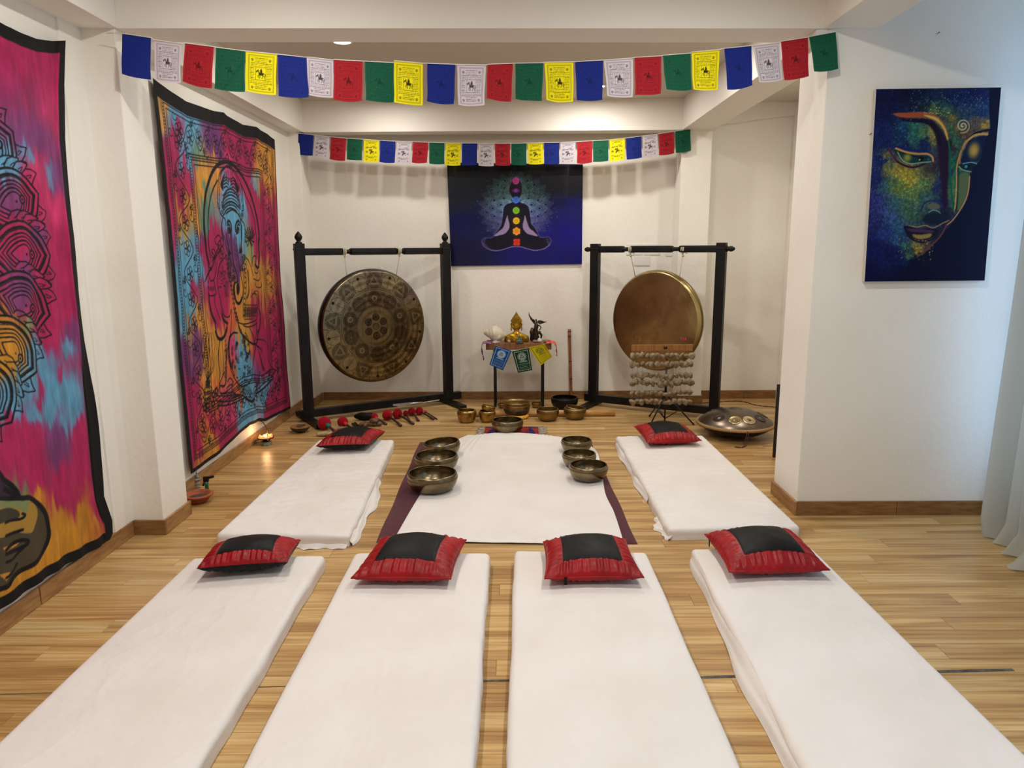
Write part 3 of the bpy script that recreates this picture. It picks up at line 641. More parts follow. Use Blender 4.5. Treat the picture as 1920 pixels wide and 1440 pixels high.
    Z3([(300, 1060), (310, 1030), (370, 890), (385, 1020)], .010); cv.poly(T(spline(zc(370, 580, 7.576, [(290, 1065), (345, 1090), (385, 1070), (350, 1115)]), 3, True)), INK)
    for q in range(40): cv.disc(T(zc(370, 580, 7.576, [(NR.uniform(370, 400), NR.uniform(440, 940))]))[0], .006, INK)
    Z3([(410, 1030), (440, 980), (480, 1000), (490, 1060), (440, 1080), (400, 1130), (420, 1180), (480, 1180)], .010)
    Z3([(500, 1020), (480, 1120), (520, 1200), (620, 1220), (680, 1270), (740, 1305), (780, 1280), (800, 1180), (850, 1060), (870, 880)], .012)
    for k in range(7): Z3([(560+k*26, 1090), (590+k*26, 1160), (640+k*22, 1210)], .006)
    Z3([(670, 1270), (740, 1310), (785, 1270)], .024)
    Z3([(240, 1230), (400, 1230), (520, 1210), (600, 1210)], .010); Z3([(235, 1240), (250, 1300), (400, 1310), (560, 1270), (640, 1220)], .012); Z3([(270, 1370), (420, 1360), (560, 1310), (680, 1240)], .012); Z3([(300, 1100), (310, 1190), (400, 1190)], .016); Z3([(290, 1080), (270, 1220)], .008)
    cv.poly(T(spline(zc(370, 580, 7.576, [(450, 1280), (520, 1220), (610, 1215), (560, 1250)]), 3, True)), INK)
    Z3([(820, 1160), (900, 1080), (1000, 1000), (1090, 900), (1080, 850), (1000, 880), (900, 960)], .010); Z3([(810, 1200), (920, 1130), (1060, 1000)], .018); Z3([(1010, 740), (1060, 840)], .010)
    cv.disc(T(zc(370, 580, 7.576, [(1100, 960)]))[0], .06, INK, ring=.008); cv.disc(T(zc(370, 580, 7.576, [(305, 1370)]))[0], .045, INK, ring=.008)
    # incense and oil lamp on a stand
    for k in range(8): Z3([(115, 1020), (80+k*18, 840), (60+k*22, 680-(k % 3)*60), (40+k*24+(k % 2)*20, 480), (80+k*16, 330)], .005)
    for k, (y, r) in enumerate([(1040, .035), (1080, .03), (1150, .06), (1230, .06), (1300, .045), (1370, .035), (1430, .03)]):
        cv.disc(T(zc(370, 580, 7.576, [(125, y)]))[0], r, INK, ring=.012, ry=r*.5); cv.disc(T(zc(370, 580, 7.576, [(125, y)]))[0], r*.6, INK, ring=.008, ry=r*.3)
    cv.disc(T(zc(370, 580, 7.576, [(120, 1030)]))[0], .02, INK)
    for (x, y) in [(245, 1160), (205, 1210), (200, 1340), (90, 1400), (1020, 900), (1130, 860)]:
        for a in range(5):
            p = T(zc(370, 580, 7.576, [(x, y)]))[0]+np.array([math.cos(a*1.257), math.sin(a*1.257)])*.022; cv.disc(p, .013, INK)
    nu, nv = 280, 620
    G2 = coons(top, bot, lef, rig, nu, nv)
    col = cv.sample(G2[..., 0], G2[..., 1])
    U, V = np.meshgrid(np.linspace(0, 1, nu), np.linspace(0, 1, nv), indexing='ij')
    eu = np.minimum(U*2.25*1.5, (1-U)*2.25*2.6); ev = np.minimum(V*1.55, (1-V)*5.5)
    eu = eu*1.0; e = np.minimum(eu, ev)
    black = np.clip((.060-e)/.006, 0, 1)[..., None]
    col = col*(1-black)+np.array([12, 11, 14])*black
    relief = (fbm((nu, nv), (5, 3), 4, 5)-.5)*.030+.006*np.sin(U*38)*np.clip(V*1.5, 0, 1)*0.4
    lift = .02*np.exp(-((U-.52)/.10)**2-((V-1)/.06)**2)
    X = XT+.010+np.clip(relief, -.008, .03)+lift
    Vt = np.stack([X, G2[..., 0], G2[..., 1]], -1).reshape(-1, 3)
    o = raw('wall_hanging', Vt, grid_faces(nu, nv)[:, ::-1], mat_print('tie_dye_cotton', .85, weave=500, translucent=0.0), smooth=True)
    paint(o, col)
    tag(o, 'tie-dyed wall hanging with an elephant-headed deity under an arch, black edged', 'wall hanging')
tapestry2()
# ---------------------------------------------------------------- tapestry with the lotus mandala
def tapestry1():
    XQ = XL+0.012; Tq = on_x(XQ); ext = (1.3, 3.85, 0.0, 2.8)
    TR = Tq([(112, 76)])[0]; 
    rig = Tq([(112, 76), (110, 160), (112, 260), (124, 400), (133, 500), (143, 590), (150, 640), (166, 740), (174, 800), (178, 850), (185, 930), (200, 975), (202, 1000), (198, 1012)])
    bedge = Tq([(0, 1138), (60, 1094), (120, 1058), (170, 1030), (198, 1010)]); tedge = Tq([(0, 48), (30, 62), (60, 73), (90, 77), (112, 76)])
    Y0 = 1.45
    top = np.vstack([[(Y0, 2.62)], [(2.1, 2.58)], [(2.75, 2.62)], tedge]); top = top[np.argsort(top[:, 0])]
    bot = np.vstack([[(Y0, .15)], [(2.2, .17)], bedge]); bot = bot[np.argsort(bot[:, 0])]
    top[-1] = rig[0]; bot[-1] = rig[-1]
    lef = np.array([(Y0, top[0, 1]), (Y0, bot[0, 1])])
    cv = Canvas(ext, 0.003)
    MG, PU, BL, YE, PK, GR = (160, 32, 82), (112, 56, 104), (86, 140, 170), (186, 128, 40), (184, 50, 96), (110, 130, 90)
    an = [(20, 100, .25, MG), (80, 120, .25, MG), (40, 180, .2, (140, 40, 84)), (90, 200, .2, PK), (30, 270, .10, PU), (10, 320, .1, BL), (35, 290, .05, BL), (50, 300, .05, BL), (60, 240, .2, PU), (92, 335, .05, BL), (70, 330, .12, PK), (110, 340, .12, PU), (15, 390, .12, PU), (60, 380, .15, MG), (100, 400, .16, PK), (110, 440, .14, MG),
          (20, 470, .2, MG), (70, 460, .1, PU), (90, 520, .2, MG), (110, 580, .2, MG), (30, 540, .14, PU), (70, 600, .14, MG), (130, 620, .1, PU), (10, 630, .10, YE), (10, 680, .10, YE), (30, 640, .07, YE), (45, 620, .06, GR), (60, 670, .07, BL), (75, 690, .08, BL), (90, 640, .10, MG), (125, 650, .06, BL), (95, 740, .10, BL), (110, 720, .04, MG), (120, 750, .08, BL), (60, 730, .06, MG), (80, 770, .06, BL), (50, 770, .05, BL), (40, 720, .08, BL), (10, 750, .10, BL), (130, 780, .08, BL), (110, 800, .06, BL),
          (30, 820, .15, MG), (100, 840, .15, PU), (140, 820, .12, MG), (150, 870, .16, MG), (60, 880, .16, MG), (110, 920, .14, MG), (170, 960, .10, MG), (130, 950, .08, MG), (60, 940, .07, YE), (35, 920, .06, GR), (40, 960, .08, YE), (100, 980, .10, YE), (150, 985, .12, YE), (60, 1040, .2, YE), (10, 1100, .2, YE), (110, 1020, .2, YE), (175, 985, .05, YE), (20, 960, .12, GR)]
    ank = []
    for x, y, r, c in an:
        a, b_ = Tq([(x, y)])[0]; ank.append((a, b_, r, c))
    for a, b_, c in [(1.6, 2.2, MG), (2.2, 2.2, PU), (1.8, 1.6, BL), (2.3, 1.4, MG), (1.7, .9, YE), (2.2, .7, MG), (1.7, .4, PU), (2.3, .4, YE)]: ank.append((a, b_, .3, c))
    tiedye(cv, ank, seed=41, warp=.05, streak=(130, 6), power=5)
    cen = np.array([2.50, 1.618]); RO = .885
    dye = cv.im.copy()
    def refill(P):
        r = cv.mask(P)
        if r is not None:
            x0, x1, y0, y1, ins = r; cv.im[y0:y1, x0:x1][ins] = dye[y0:y1, x0:x1][ins]
    def wfun(t): return max(0., math.sin(PI*min(1, t)**1.35))**.72 if t < .90 else max(0., math.sin(PI*.90**1.35))**.72*(1-(t-.90)/.10)
    for k in list(range(-10, 10)):
        a = -k*PI/10+math.radians(15.5); dd = np.array([math.cos(a), math.sin(a)]); nn = np.array([-dd[1], dd[0]]); L = RO*.50; bx = cen+dd*RO*.50; W = RO*.162
        for sg in (-1, 1):
            for q in range(5):
                t = .52+q*.095; p = bx+dd*L*t+nn*sg*W*wfun(t); outd = dd*(.55+q*.14)+nn*sg*(.95-.10*q); outd /= np.linalg.norm(outd); al = dd*sg*0+nn*0
                al = np.array([-outd[1], outd[0]]); al = al if al@dd > 0 else -al
                lf = [p-al*.036-outd*.012, p-al*.034+outd*.026, p-al*.012+outd*.052, p+outd*.070+al*.022, p+al*.026+outd*.036, p+al*.034+outd*.010, p+al*.032-outd*.012]
                refill(lf); cv.stroke(lf, .0058); cv.stroke([p-al*.010+outd*.008, p+outd*.036+al*.006, p+al*.010+outd*.022, p+al*.004+outd*.012], .004)
        def shp(s, off): 
            P = [(t, W*s*wfun(t)) for t in np.linspace(0, 1, 40)]
            return [bx+dd*(off+t*L*s)+nn*w_ for t, w_ in P]+[bx+dd*(off+t*L*s)-nn*w_ for t, w_ in P][::-1]
        refill(shp(1.0, 0))
        for s, wd in ((1.0, .0095), (.82, .011), (.76, .004), (.64, .007), (.53, .0055), (.42, .007), (.30, .0055)):
            cv.stroke(shp(s, L*(1-s)*.62), wd)
        ec = bx+dd*L*.74; cv.disc(ec, .022, INK); cv.disc(ec, .013, tuple(dye[min(cv.h-1, int((cv.b1-ec[1])/cv.res)), min(cv.w-1, int((ec[0]-cv.a0)/cv.res))])); cv.disc(ec, .0065, INK)
        cv.disc(bx+dd*L*.64, .006, INK)
    cv.disc(cen, RO*.50, INK, ring=.012); cv.disc(cen, RO*.42, INK, ring=.008)
    for k in range(16):
        a = k*PI/8; q = cen+np.array([math.cos(a), math.sin(a)])*RO*.3; cv.disc(q, RO*.1, INK, ring=.008)
    # knee and hand of the seated figure at the lower edge
    K = lambda p: Tq(spline(zc(0, 860, 5.141, p), 5))
    knee = [(-200, 150), (-60, 130), (0, 200), (60, 250), (110, 320), (140, 380), (240, 375), (320, 430), (380, 520), (405, 620), (415, 760), (370, 900), (270, 1010), (130, 1100), (60, 1160), (0, 1240), (-200, 1300)]
    cv.poly(K(knee), (62, 56, 44), al=.93)
    cv.poly(K([(-200, 390), (0, 400), (140, 392), (230, 390), (300, 440), (325, 540), (300, 640), (240, 715), (120, 715), (0, 750), (-200, 800)]), (158, 122, 50))
    cv.poly(K([(-100, 400), (120, 395), (230, 400), (220, 480), (180, 520), (120, 480), (0, 470), (-100, 480)]), (118, 128, 84))
    cv.poly(K([(-100, 500), (0, 480), (70, 475), (130, 510), (135, 560), (80, 590), (0, 610), (-100, 640)]), (58, 54, 42))
    cv.poly(K([(-40, 860), (60, 830), (140, 800), (120, 840), (60, 870), (0, 900)]), (186, 130, 50)); cv.poly(K([(-60, 1120), (0, 1100), (40, 1100), (20, 1150), (0, 1180)]), (186, 130, 50))
    cv.poly(K([(-200, 120), (-60, 130), (0, 205), (60, 255), (110, 320), (135, 378), (0, 385), (-200, 380)]), (52, 32, 52))
    cv.stroke(K(knee), .022); 
    for p, wd in (([(-50, 380), (60, 385), (140, 380), (240, 378)], .020), ([(0, 620), (80, 595), (150, 580), (185, 545), (160, 530)], .012), ([(0, 745), (60, 730), (165, 685)], .014), ([(0, 880), (120, 800), (190, 785), (210, 810), (140, 870), (0, 920)], .016), ([(0, 1000), (90, 960), (180, 850)], .012), ([(0, 1150), (70, 1090), (125, 1010)], .012), ([(0, 300), (60, 330), (130, 385)], .016), ([(0, 270), (50, 300), (100, 360)], .008)): cv.stroke(K(p), wd)
    nu, nv = 330, 740
    # finer columns where the cloth is in view
    tu = np.r_[np.linspace(0, .56, 50, endpoint=False), np.linspace(.56, 1, nu-50)]
    def rs(c, t):
        c = np.asarray(c); return np.stack([c[0, 0]+(c[-1, 0]-c[0, 0])*t, np.interp(c[0, 0]+(c[-1, 0]-c[0, 0])*t, c[:, 0], c[:, 1])], 1)
    t_, b_ = rs(top, tu), rs(bot, tu); zv = np.linspace(0, 1, nv)
    rz_ = np.interp(zv, (rig[0, 1]-rig[:, 1])/(rig[0, 1]-rig[-1, 1]), rig[:, 0])
    u = tu[:, None]; v = zv[None]
    Yg = t_[:, None, 0]*(1-v)+b_[:, None, 0]*v+u**3*(rz_[None]-(rig[0, 0]*(1-v)+rig[-1, 0]*v)); Zg = t_[:, None, 1]*(1-v)+b_[:, None, 1]*v
    col = cv.sample(Yg, Zg)
    bw = np.where(zv > .55, .050+.03*np.sin((zv-.55)*6.5), .050)[None]
    du = rz_[None]-Yg; e = np.minimum(np.minimum(du/bw, (Zg-b_[:, None, 1])/.052), np.minimum((t_[:, None, 1]-Zg)/.06, (Yg-Y0)/.05))
    black = np.clip((1-e)/.10, 0, 1)[..., None]; col = col*(1-black)+np.array([14, 13, 15])*black
    fold = .006*np.sin(Yg*40+np.sin(Zg*3)*1.2)*np.clip((2.4-Zg), .15, 1)+(fbm((nu, nv), (6, 4), 4, 15)-.5)*.02
    X = XL+.014+.022+np.clip(fold, -.012, .03)
    X = X + np.where(du < .06, .006, 0)
    o = raw('wall_hanging', np.stack([X, Yg, Zg], -1).reshape(-1, 3), grid_faces(nu, nv)[:, ::-1], bpy.data.materials['tie_dye_cotton'], smooth=True)
    paint(o, col); tag(o, 'magenta tie-dyed wall hanging with a lotus petal mandala, on the near left wall', 'wall hanging')
tapestry1()
# ---------------------------------------------------------------- canvases on the walls
def canvas_board(name, corners, Y, cv, res, depth, label, m, side_m, nu, nv):
    """stretched canvas: corners TL, TR, BR, BL as photo points on the plane Y"""
    P = [aty(x, y, Y-depth) for x, y in corners]; c = sum(P)/4
    tt = thing(name, label, 'picture', (c[0], Y, c[2]))
    u = np.linspace(0, 1, nu)[:, None, None]; v = np.linspace(0, 1, nv)[None, :, None]
    G = (1-u)*(1-v)*P[0]+u*(1-v)*P[1]+u*v*P[2]+(1-u)*v*P[3]
    col = cv.sample(G[..., 0], G[..., 2]); G[..., 1] = Y-depth-.0008
    o = raw('printed_face', (G-np.array([c[0], Y, c[2]])).reshape(-1, 3), grid_faces(nu, nv)[:, ::-1], m, tt, smooth=True); paint(o, col)
    b = MB(); Q = [(p[0]-c[0], p[2]-c[2]) for p in P]; b.prism(Q, -depth, -.001, 'xz'); b.build('stretcher', side_m, tt)
    return tt
M_print = mat_print('printed_canvas', .6, weave=700, spec=.12, bumpst=.08)
M_printgloss = mat_print('printed_gloss', .3, weave=0, spec=.3, coat=0.0)
def buddha_art():
    Y = 4.12; P = on_y(Y); cv = Canvas((1.9, 2.72, 1.35, 2.5), .0022); Z = lambda p: P(zc(1560, 120, 3.272, p))
    NV, BLU, TE, GN, YG, YL, OR, DK, BR = (7, 12, 46), (22, 44, 100), (30, 84, 110), (44, 100, 84), (112, 124, 58), (172, 150, 56), (168, 88, 50), (6, 8, 26), (86, 48, 44)
    A = [(300, 200, 60, (14, 18, 60)), (320, 300, 50, (14, 22, 70)), (300, 440, 60, (20, 34, 88)), (290, 600, 40, (18, 34, 90)), (260, 720, 50, (26, 38, 100)), (250, 850, 60, (40, 44, 110)), (250, 1000, 60, (30, 38, 96)), (240, 1150, 80, (14, 20, 80)), (230, 1290, 90, (6, 10, 60)), (350, 1200, 80, (12, 22, 80)), (450, 1280, 100, (5, 9, 50)),
         (500, 200, 60, (10, 18, 50)), (620, 200, 50, (16, 34, 66)), (740, 190, 60, (16, 30, 76)), (850, 180, 60, (16, 26, 80)), (900, 290, 50, (28, 56, 100)), (820, 300, 40, (36, 62, 84)), (700, 290, 40, (48, 84, 70)), (620, 270, 26, (70, 100, 60)), (540, 250, 30, (20, 40, 50)), (640, 240, 30, (30, 66, 70)),
         (440, 400, 36, (24, 62, 96)), (500, 400, 34, (44, 104, 90)), (560, 430, 34, (70, 112, 76)), (600, 430, 30, (150, 136, 60)), (600, 480, 22, (120, 118, 64)), (500, 460, 34, (40, 92, 88)), (420, 460, 30, (22, 48, 90)), (560, 500, 30, (18, 34, 84)), (450, 500, 30, (20, 30, 80)),
         (730, 330, 24, (140, 120, 54)), (730, 420, 24, (60, 100, 64)), (740, 480, 24, (50, 96, 70)), (800, 440, 30, (96, 72, 56)), (760, 400, 20, (110, 84, 56)), (880, 350, 36, (90, 76, 66)), (930, 380, 24, (160, 128, 60)), (840, 400, 26, (88, 74, 58)), (740, 620, 26, (34, 96, 70)), (740, 720, 26, (46, 104, 70)), (730, 800, 24, (70, 116, 70)), (725, 870, 20, (50, 80, 70)),
         (320, 560, 26, (96, 96, 50)), (330, 640, 34, (110, 112, 52)), (400, 660, 36, (150, 138, 54)), (460, 700, 36, (172, 152, 56)), (500, 720, 34, (164, 150, 60)), (420, 760, 40, (104, 126, 64)), (360, 740, 34, (74, 112, 70)), (320, 760, 30, (40, 88, 100)), (500, 800, 40, (100, 128, 74)), (560, 740, 34, (84, 116, 72)), (620, 640, 26, (60, 50, 60)), (600, 700, 28, (90, 96, 64)), (640, 760, 30, (30, 44, 90)), (560, 830, 30, (50, 90, 90)),
         (460, 860, 40, (64, 104, 84)), (400, 860, 34, (50, 90, 104)), (480, 920, 36, (60, 100, 84)), (540, 900, 24, (60, 84, 80)), (600, 940, 24, (30, 44, 60)), (680, 860, 26, (24, 36, 80)), (690, 700, 26, (20, 34, 90)), (680, 600, 26, (44, 34, 54)), (690, 500, 30, (36, 18, 36)), (680, 940, 24, (24, 24, 50)),
         (400, 1000, 36, (44, 84, 120)), (360, 940, 34, (50, 80, 130)), (390, 1080, 36, (40, 76, 120)), (440, 1130, 30, (50, 96, 100)), (500, 1110, 24, (110, 110, 60)), (520, 1150, 24, (150, 130, 56)), (460, 1180, 24, (60, 100, 80)), (560, 1120, 24, (90, 70, 60)), (310, 1050, 40, (34, 54, 120)), (300, 900, 36, (44, 56, 120)), (440, 1230, 30, (18, 40, 90))]
    tiedye(cv, [(*Z([(x, y)])[0], r/3.272*.0031*1.15, c) for x, y, r, c in A], warp=.018, seed=70, streak=(40, 40), power=3.6)
    sp = vnoise((cv.h, cv.w), (260, 190), 5)*vnoise((cv.h, cv.w), (130, 95), 6); cv.im *= (.72+.9*sp)[..., None]
    S = lambda p, wd, c, k=6: cv.stroke(Z(spline(p, k)), wd*.00093, c)
    def F(p, c, blur=1, al=1.0): cv.poly(Z(spline(p, 6, True)), c, al=al, blur=blur)
    # dark ground right of the profile
    F2 = lambda p, c: cv.poly(Z(p), c, blur=1)
    prof = [tuple(q) for q in spline([(962, 130), (962, 300), (965, 400), (930, 470), (905, 590), (850, 640), (842, 720), (828, 800), (795, 880), (740, 970), (690, 1030), (640, 1080), (600, 1130), (550, 1170), (500, 1200), (470, 1260), (430, 1345)], 6)]
    F2(prof+[(1100, 1345), (1100, 130)], (5, 9, 40))
    # brow, nose bridge and the dark socket line
    F([(400, 320), (480, 335), (560, 335), (620, 350), (665, 400), (700, 470), (712, 560), (712, 640), (705, 760), (700, 880), (680, 880), (670, 760), (660, 640), (650, 540), (630, 440), (590, 375), (520, 352), (430, 345)], (34, 16, 44), 6)
    F([(372, 305), (440, 300), (560, 296), (640, 318), (690, 372), (712, 440), (712, 480), (690, 420), (650, 365), (590, 335), (500, 330), (420, 328)], (158, 76, 50)); F([(560, 312), (640, 330), (690, 390), (708, 450), (705, 470), (680, 400), (640, 352), (580, 325)], (196, 176, 84))
    F([(420, 345), (560, 340), (620, 365), (655, 420), (668, 500), (650, 480), (630, 410), (580, 370), (500, 358)], (14, 10, 38))
    S([(712, 470), (722, 560), (722, 700), (740, 860), (752, 910)], 10, (26, 84, 66)); S([(790, 530), (765, 620), (762, 720), (757, 820), (750, 900)], 7, (196, 140, 76)); S([(768, 640), (770, 740), (766, 860), (752, 900)], 5, (16, 12, 30))
    F([(820, 470), (860, 430), (910, 408), (965, 398), (965, 412), (920, 420), (870, 450), (830, 490)], (8, 10, 24)); S([(800, 520), (820, 480), (870, 440), (920, 430), (950, 432)], 13, (190, 146, 80)); S([(780, 620), (785, 560), (805, 510), (830, 475)], 8, (170, 110, 64))
    F([(800, 560), (830, 490), (880, 452), (940, 445), (920, 520), (900, 590), (850, 600), (790, 605)], (10, 20, 56), 1); cv.glow(Z([(868, 530)])[0], .030, (186, 150, 60), .95, 3, ry=.042)
    F([(770, 625), (800, 608), (850, 602), (890, 612), (860, 640), (850, 665), (800, 655)], (12, 30, 46), 1); S([(775, 628), (800, 650), (850, 662)], 6, (150, 160, 110)); S([(800, 612), (850, 604), (885, 612)], 5, (120, 160, 160)); cv.disc(Z([(820, 630)])[0], .008, (50, 150, 130)); cv.disc(Z([(838, 632)])[0], .006, (6, 10, 20))
    F([(780, 680), (840, 680), (836, 760), (812, 850), (770, 900), (775, 800)], (84, 98, 62), 5); S([(842, 690), (832, 790), (800, 870), (745, 950), (700, 990)], 6, (200, 140, 90)); S([(700, 990), (660, 1060), (600, 1120), (550, 1170)], 8, (110, 56, 56))
    # left eye
    F([(350, 505), (400, 520), (470, 545), (540, 548), (600, 560), (620, 580), (600, 605), (540, 612), (470, 610), (420, 580)], (20, 50, 60), 1)
    S([(350, 505), (420, 515), (480, 530), (560, 535), (610, 560), (628, 590)], 12, (24, 26, 92)); S([(390, 518), (450, 540), (520, 552), (580, 552), (612, 570), (618, 596)], 11, (190, 142, 84)); S([(395, 532), (460, 556), (520, 570), (580, 574)], 5, (8, 10, 20))
    cv.glow(Z([(460, 575)])[0], .022, (150, 150, 60), .9, 3); cv.disc(Z([(545, 582)])[0], .013, (8, 12, 24)); cv.disc(Z([(535, 588)])[0], .004, (210, 210, 150)); cv.disc(Z([(590, 585)])[0], .007, (40, 80, 90))
    S([(400, 540), (430, 590), (480, 612), (540, 606), (605, 600)], 6, (130, 160, 130)); S([(345, 520), (390, 590), (440, 622), (500, 634), (560, 615)], 12, (74, 30, 60)); S([(400, 600), (460, 630), (510, 632), (570, 612)], 5, (20, 10, 34))
    # nose tip, lips
    S([(545, 900), (560, 860), (600, 840), (650, 845), (675, 875)], 10, (34, 44, 96)); F([(580, 870), (620, 850), (660, 868), (650, 890), (600, 892)], (92, 96, 80), 4); S([(590, 912), (615, 897), (650, 905), (672, 930)], 6, (90, 150, 140)); F([(570, 925), (640, 915), (700, 930), (690, 970), (620, 985), (560, 965)], (16, 28, 48), 8)
    S([(450, 990), (520, 1000), (570, 990), (620, 1005), (680, 975), (715, 960)], 6, (150, 120, 80)); F([(445, 990), (520, 1008), (600, 1008), (650, 1018), (640, 1050), (560, 1085), (500, 1075), (460, 1040)], (20, 14, 36), 1)
    F([(460, 1010), (540, 1012), (620, 1022), (610, 1036), (540, 1034), (480, 1028)], (64, 42, 76), 3); F([(490, 1045), (540, 1048), (605, 1040), (600, 1062), (550, 1075), (510, 1068)], (140, 122, 62), 4); S([(440, 1000), (470, 1060), (520, 1090), (580, 1090), (640, 1060)], 8, (12, 14, 44))
    # paint specks
    rr = np.random.RandomState(3)
    for q in range(620):
        z = rr.rand(); 
        if z < .35: x, y = rr.uniform(480, 960), rr.normal(230, 40); c = (96, 130, 160)
        elif z < .6: x, y = rr.uniform(230, 380), rr.uniform(520, 1000); c = (84, 96, 170)
        elif z < .75: x, y = rr.uniform(560, 720), rr.normal(300, 14); c = (190, 190, 90)
        elif z < .9: x, y = rr.uniform(360, 600), rr.normal(420, 50); c = (80, 130, 170)
        else: x, y = rr.uniform(380, 620), rr.uniform(1060, 1210); c = (190, 170, 90)
        cv.disc(Z([(x, y)])[0], rr.uniform(.0014, .004), c, al=rr.uniform(.3, .8))
    sp = [(800+(4+.9*a*3.4)*math.cos(a+1.2), 380+(4+.9*a*3.4)*math.sin(a+1.2)) for a in np.linspace(0, 13.2, 60)]
    for q in sp[::1]: cv.disc(Z([q])[0], .0036, (196, 190, 140), al=.85)
    cv.stroke(Z([(1010, 1308), (1018, 1312)]), .002, (120, 120, 150))
    return cv
canvas_board('picture', [(1643, 167), (1877, 164), (1846, 526), (1621, 528)], 4.145, buddha_art(), .002, .028, 'tall blue and green painting of a lowered Buddha face on the right wall', M_print, mat('canvas_edge', rgb(200, 196, 190), .8), 300, 460)
def chakra_art():
    Y = 7.58; P = on_y(Y); cv = Canvas((-.75, .78, 1.35, 2.55), .0034); Z = lambda p: P(zc(820, 300, 6.62, p))
    tiedye(cv, [(*Z([(x, y)])[0], r, c) for x, y, r, c in [(200, 100, .3, (3, 7, 18)), (250, 400, .3, (3, 12, 34)), (600, 150, .2, (3, 10, 24)), (970, 120, .3, (3, 4, 14)), (1500, 120, .3, (10, 10, 20)), (1650, 300, .3, (14, 16, 34)), (1700, 600, .2, (6, 8, 96)), (1650, 900, .3, (7, 5, 120)), (1300, 800, .2, (8, 16, 120)), (700, 700, .2, (8, 24, 80)), (300, 800, .25, (3, 10, 76)), (300, 1150, .3, (3, 4, 54)), (1000, 1200, .2, (9, 7, 104)), (1600, 1200, .3, (7, 4, 100)), (1500, 500, .2, (8, 8, 60))]], warp=.03, seed=9, power=2.5)
    c0 = (978, 620); CZ = lambda x, y: Z([(x, y)])[0]
    cv.glow(CZ(978, 500), .16, (40, 110, 110), .55, 2, ry=.17); cv.glow(CZ(978, 860), .20, (70, 60, 120), .45, 2, ry=.14)
    rr = np.random.RandomState(8)
    def tone(x, y):
        t = min(1, max(0, (y-250)/650)); d = math.hypot(x-978, (y-620))/430
        c = np.array([118, 190, 180])*(1-t)+np.array([140, 130, 210])*t; return tuple(c*max(.22, 1.25-d*.7))
    for layer, (R, n, W) in enumerate([(150, 12, 46), (235, 14, 58), (330, 18, 62), (410, 24, 54)]):
        for k in range(n):
            a = 2*PI*(k+.5*(layer % 2))/n; dx, dy = math.cos(a), math.sin(a); nx, ny = -dy, dx
            for s in (1.0, .8, .58, .34):
                pts = []
                for t in np.linspace(0, 1, 14):
                    wv = W*s*math.sin(PI*t**.8); r_ = R-95+t*150*s+(1-s)*50; pts.append((978+dx*r_+nx*wv, 600+dy*r_*1.0+ny*wv))
                for t in np.linspace(1, 0, 14):
                    wv = W*s*math.sin(PI*t**.8); r_ = R-95+t*150*s+(1-s)*50; pts.append((978+dx*r_-nx*wv, 600+dy*r_*1.0-ny*wv))
                x, y = pts[13]
                if y > 960: continue
                cv.stroke(Z(pts), .0052, tone(x, y), al=.95 if layer < 3 else .7)
    for q in range(520):
        a = rr.uniform(0, 2*PI); r_ = rr.uniform(200, 560); x, y = 978+math.cos(a)*r_, 600+math.sin(a)*r_*.86
        c = (150, 190, 220) if q % 3 else (90, 150, 210); cv.disc(CZ(x, y), rr.uniform(.0012, .0034), c, al=rr.uniform(.25, .95))
    body = [(978, 225), (1010, 240), (1045, 300), (1052, 380), (1040, 430), (1020, 470), (1012, 510), (1060, 540), (1110, 560), (1135, 600), (1150, 680), (1165, 790), (1200, 830), (1240, 900), (1270, 960), (1330, 965), (1380, 960), (1405, 1000), (1395, 1030), (1350, 1075), (1290, 1105), (1200, 1112), (1120, 1095), (1040, 1072), (978, 1066),
            (916, 1072), (836, 1097), (756, 1114), (680, 1108), (630, 1080), (600, 1050), (565, 1030), (560, 1000), (590, 975), (640, 975), (690, 962), (730, 900), (790, 815), (810, 720), (820, 640), (830, 585), (860, 552), (905, 535), (948, 510), (938, 470), (910, 430), (895, 380), (905, 310), (945, 240)]
    glowc = (150, 130, 190)
    bz = Z(spline(body, 5, True)); 
    for wd, al in ((.030, .05), (.018, .07), (.010, .12)): cv.stroke(bz, wd, glowc, al=al)
    cv.poly(bz, (5, 3, 28), blur=1)
    for sx in (1, -1):
        g = [(1085, 685), (1100, 720), (1125, 800), (1150, 850), (1200, 890), (1250, 945), (1180, 935), (1110, 910), (1065, 850), (1060, 800), (1075, 740)]
        g = [(978+(x-978)*sx, y) for x, y in g]; cv.poly(Z(spline(g, 4, True)), (150, 132, 172), blur=1)
        for q in range(160):
            x, y = rr.uniform(1062, 1240), rr.uniform(700, 945)
            if abs(x-(1090+(y-700)*.35)) < 12+(y-700)*.16: cv.disc(CZ(978+(x-978)*sx, y), .0016, (60, 50, 110), al=.7)
        for k in range(4): cv.disc(CZ(978+sx*(385+k*8), 985+k*20), .009, (120, 100, 160), ring=.0025)
    cv.stroke(Z(spline([(565, 1060), (640, 1110), (730, 1128), (830, 1108), (910, 1082), (978, 1074), (1050, 1082), (1130, 1106), (1220, 1122), (1330, 1100), (1400, 1050)], 5)), .005, (170, 140, 190), al=.8)
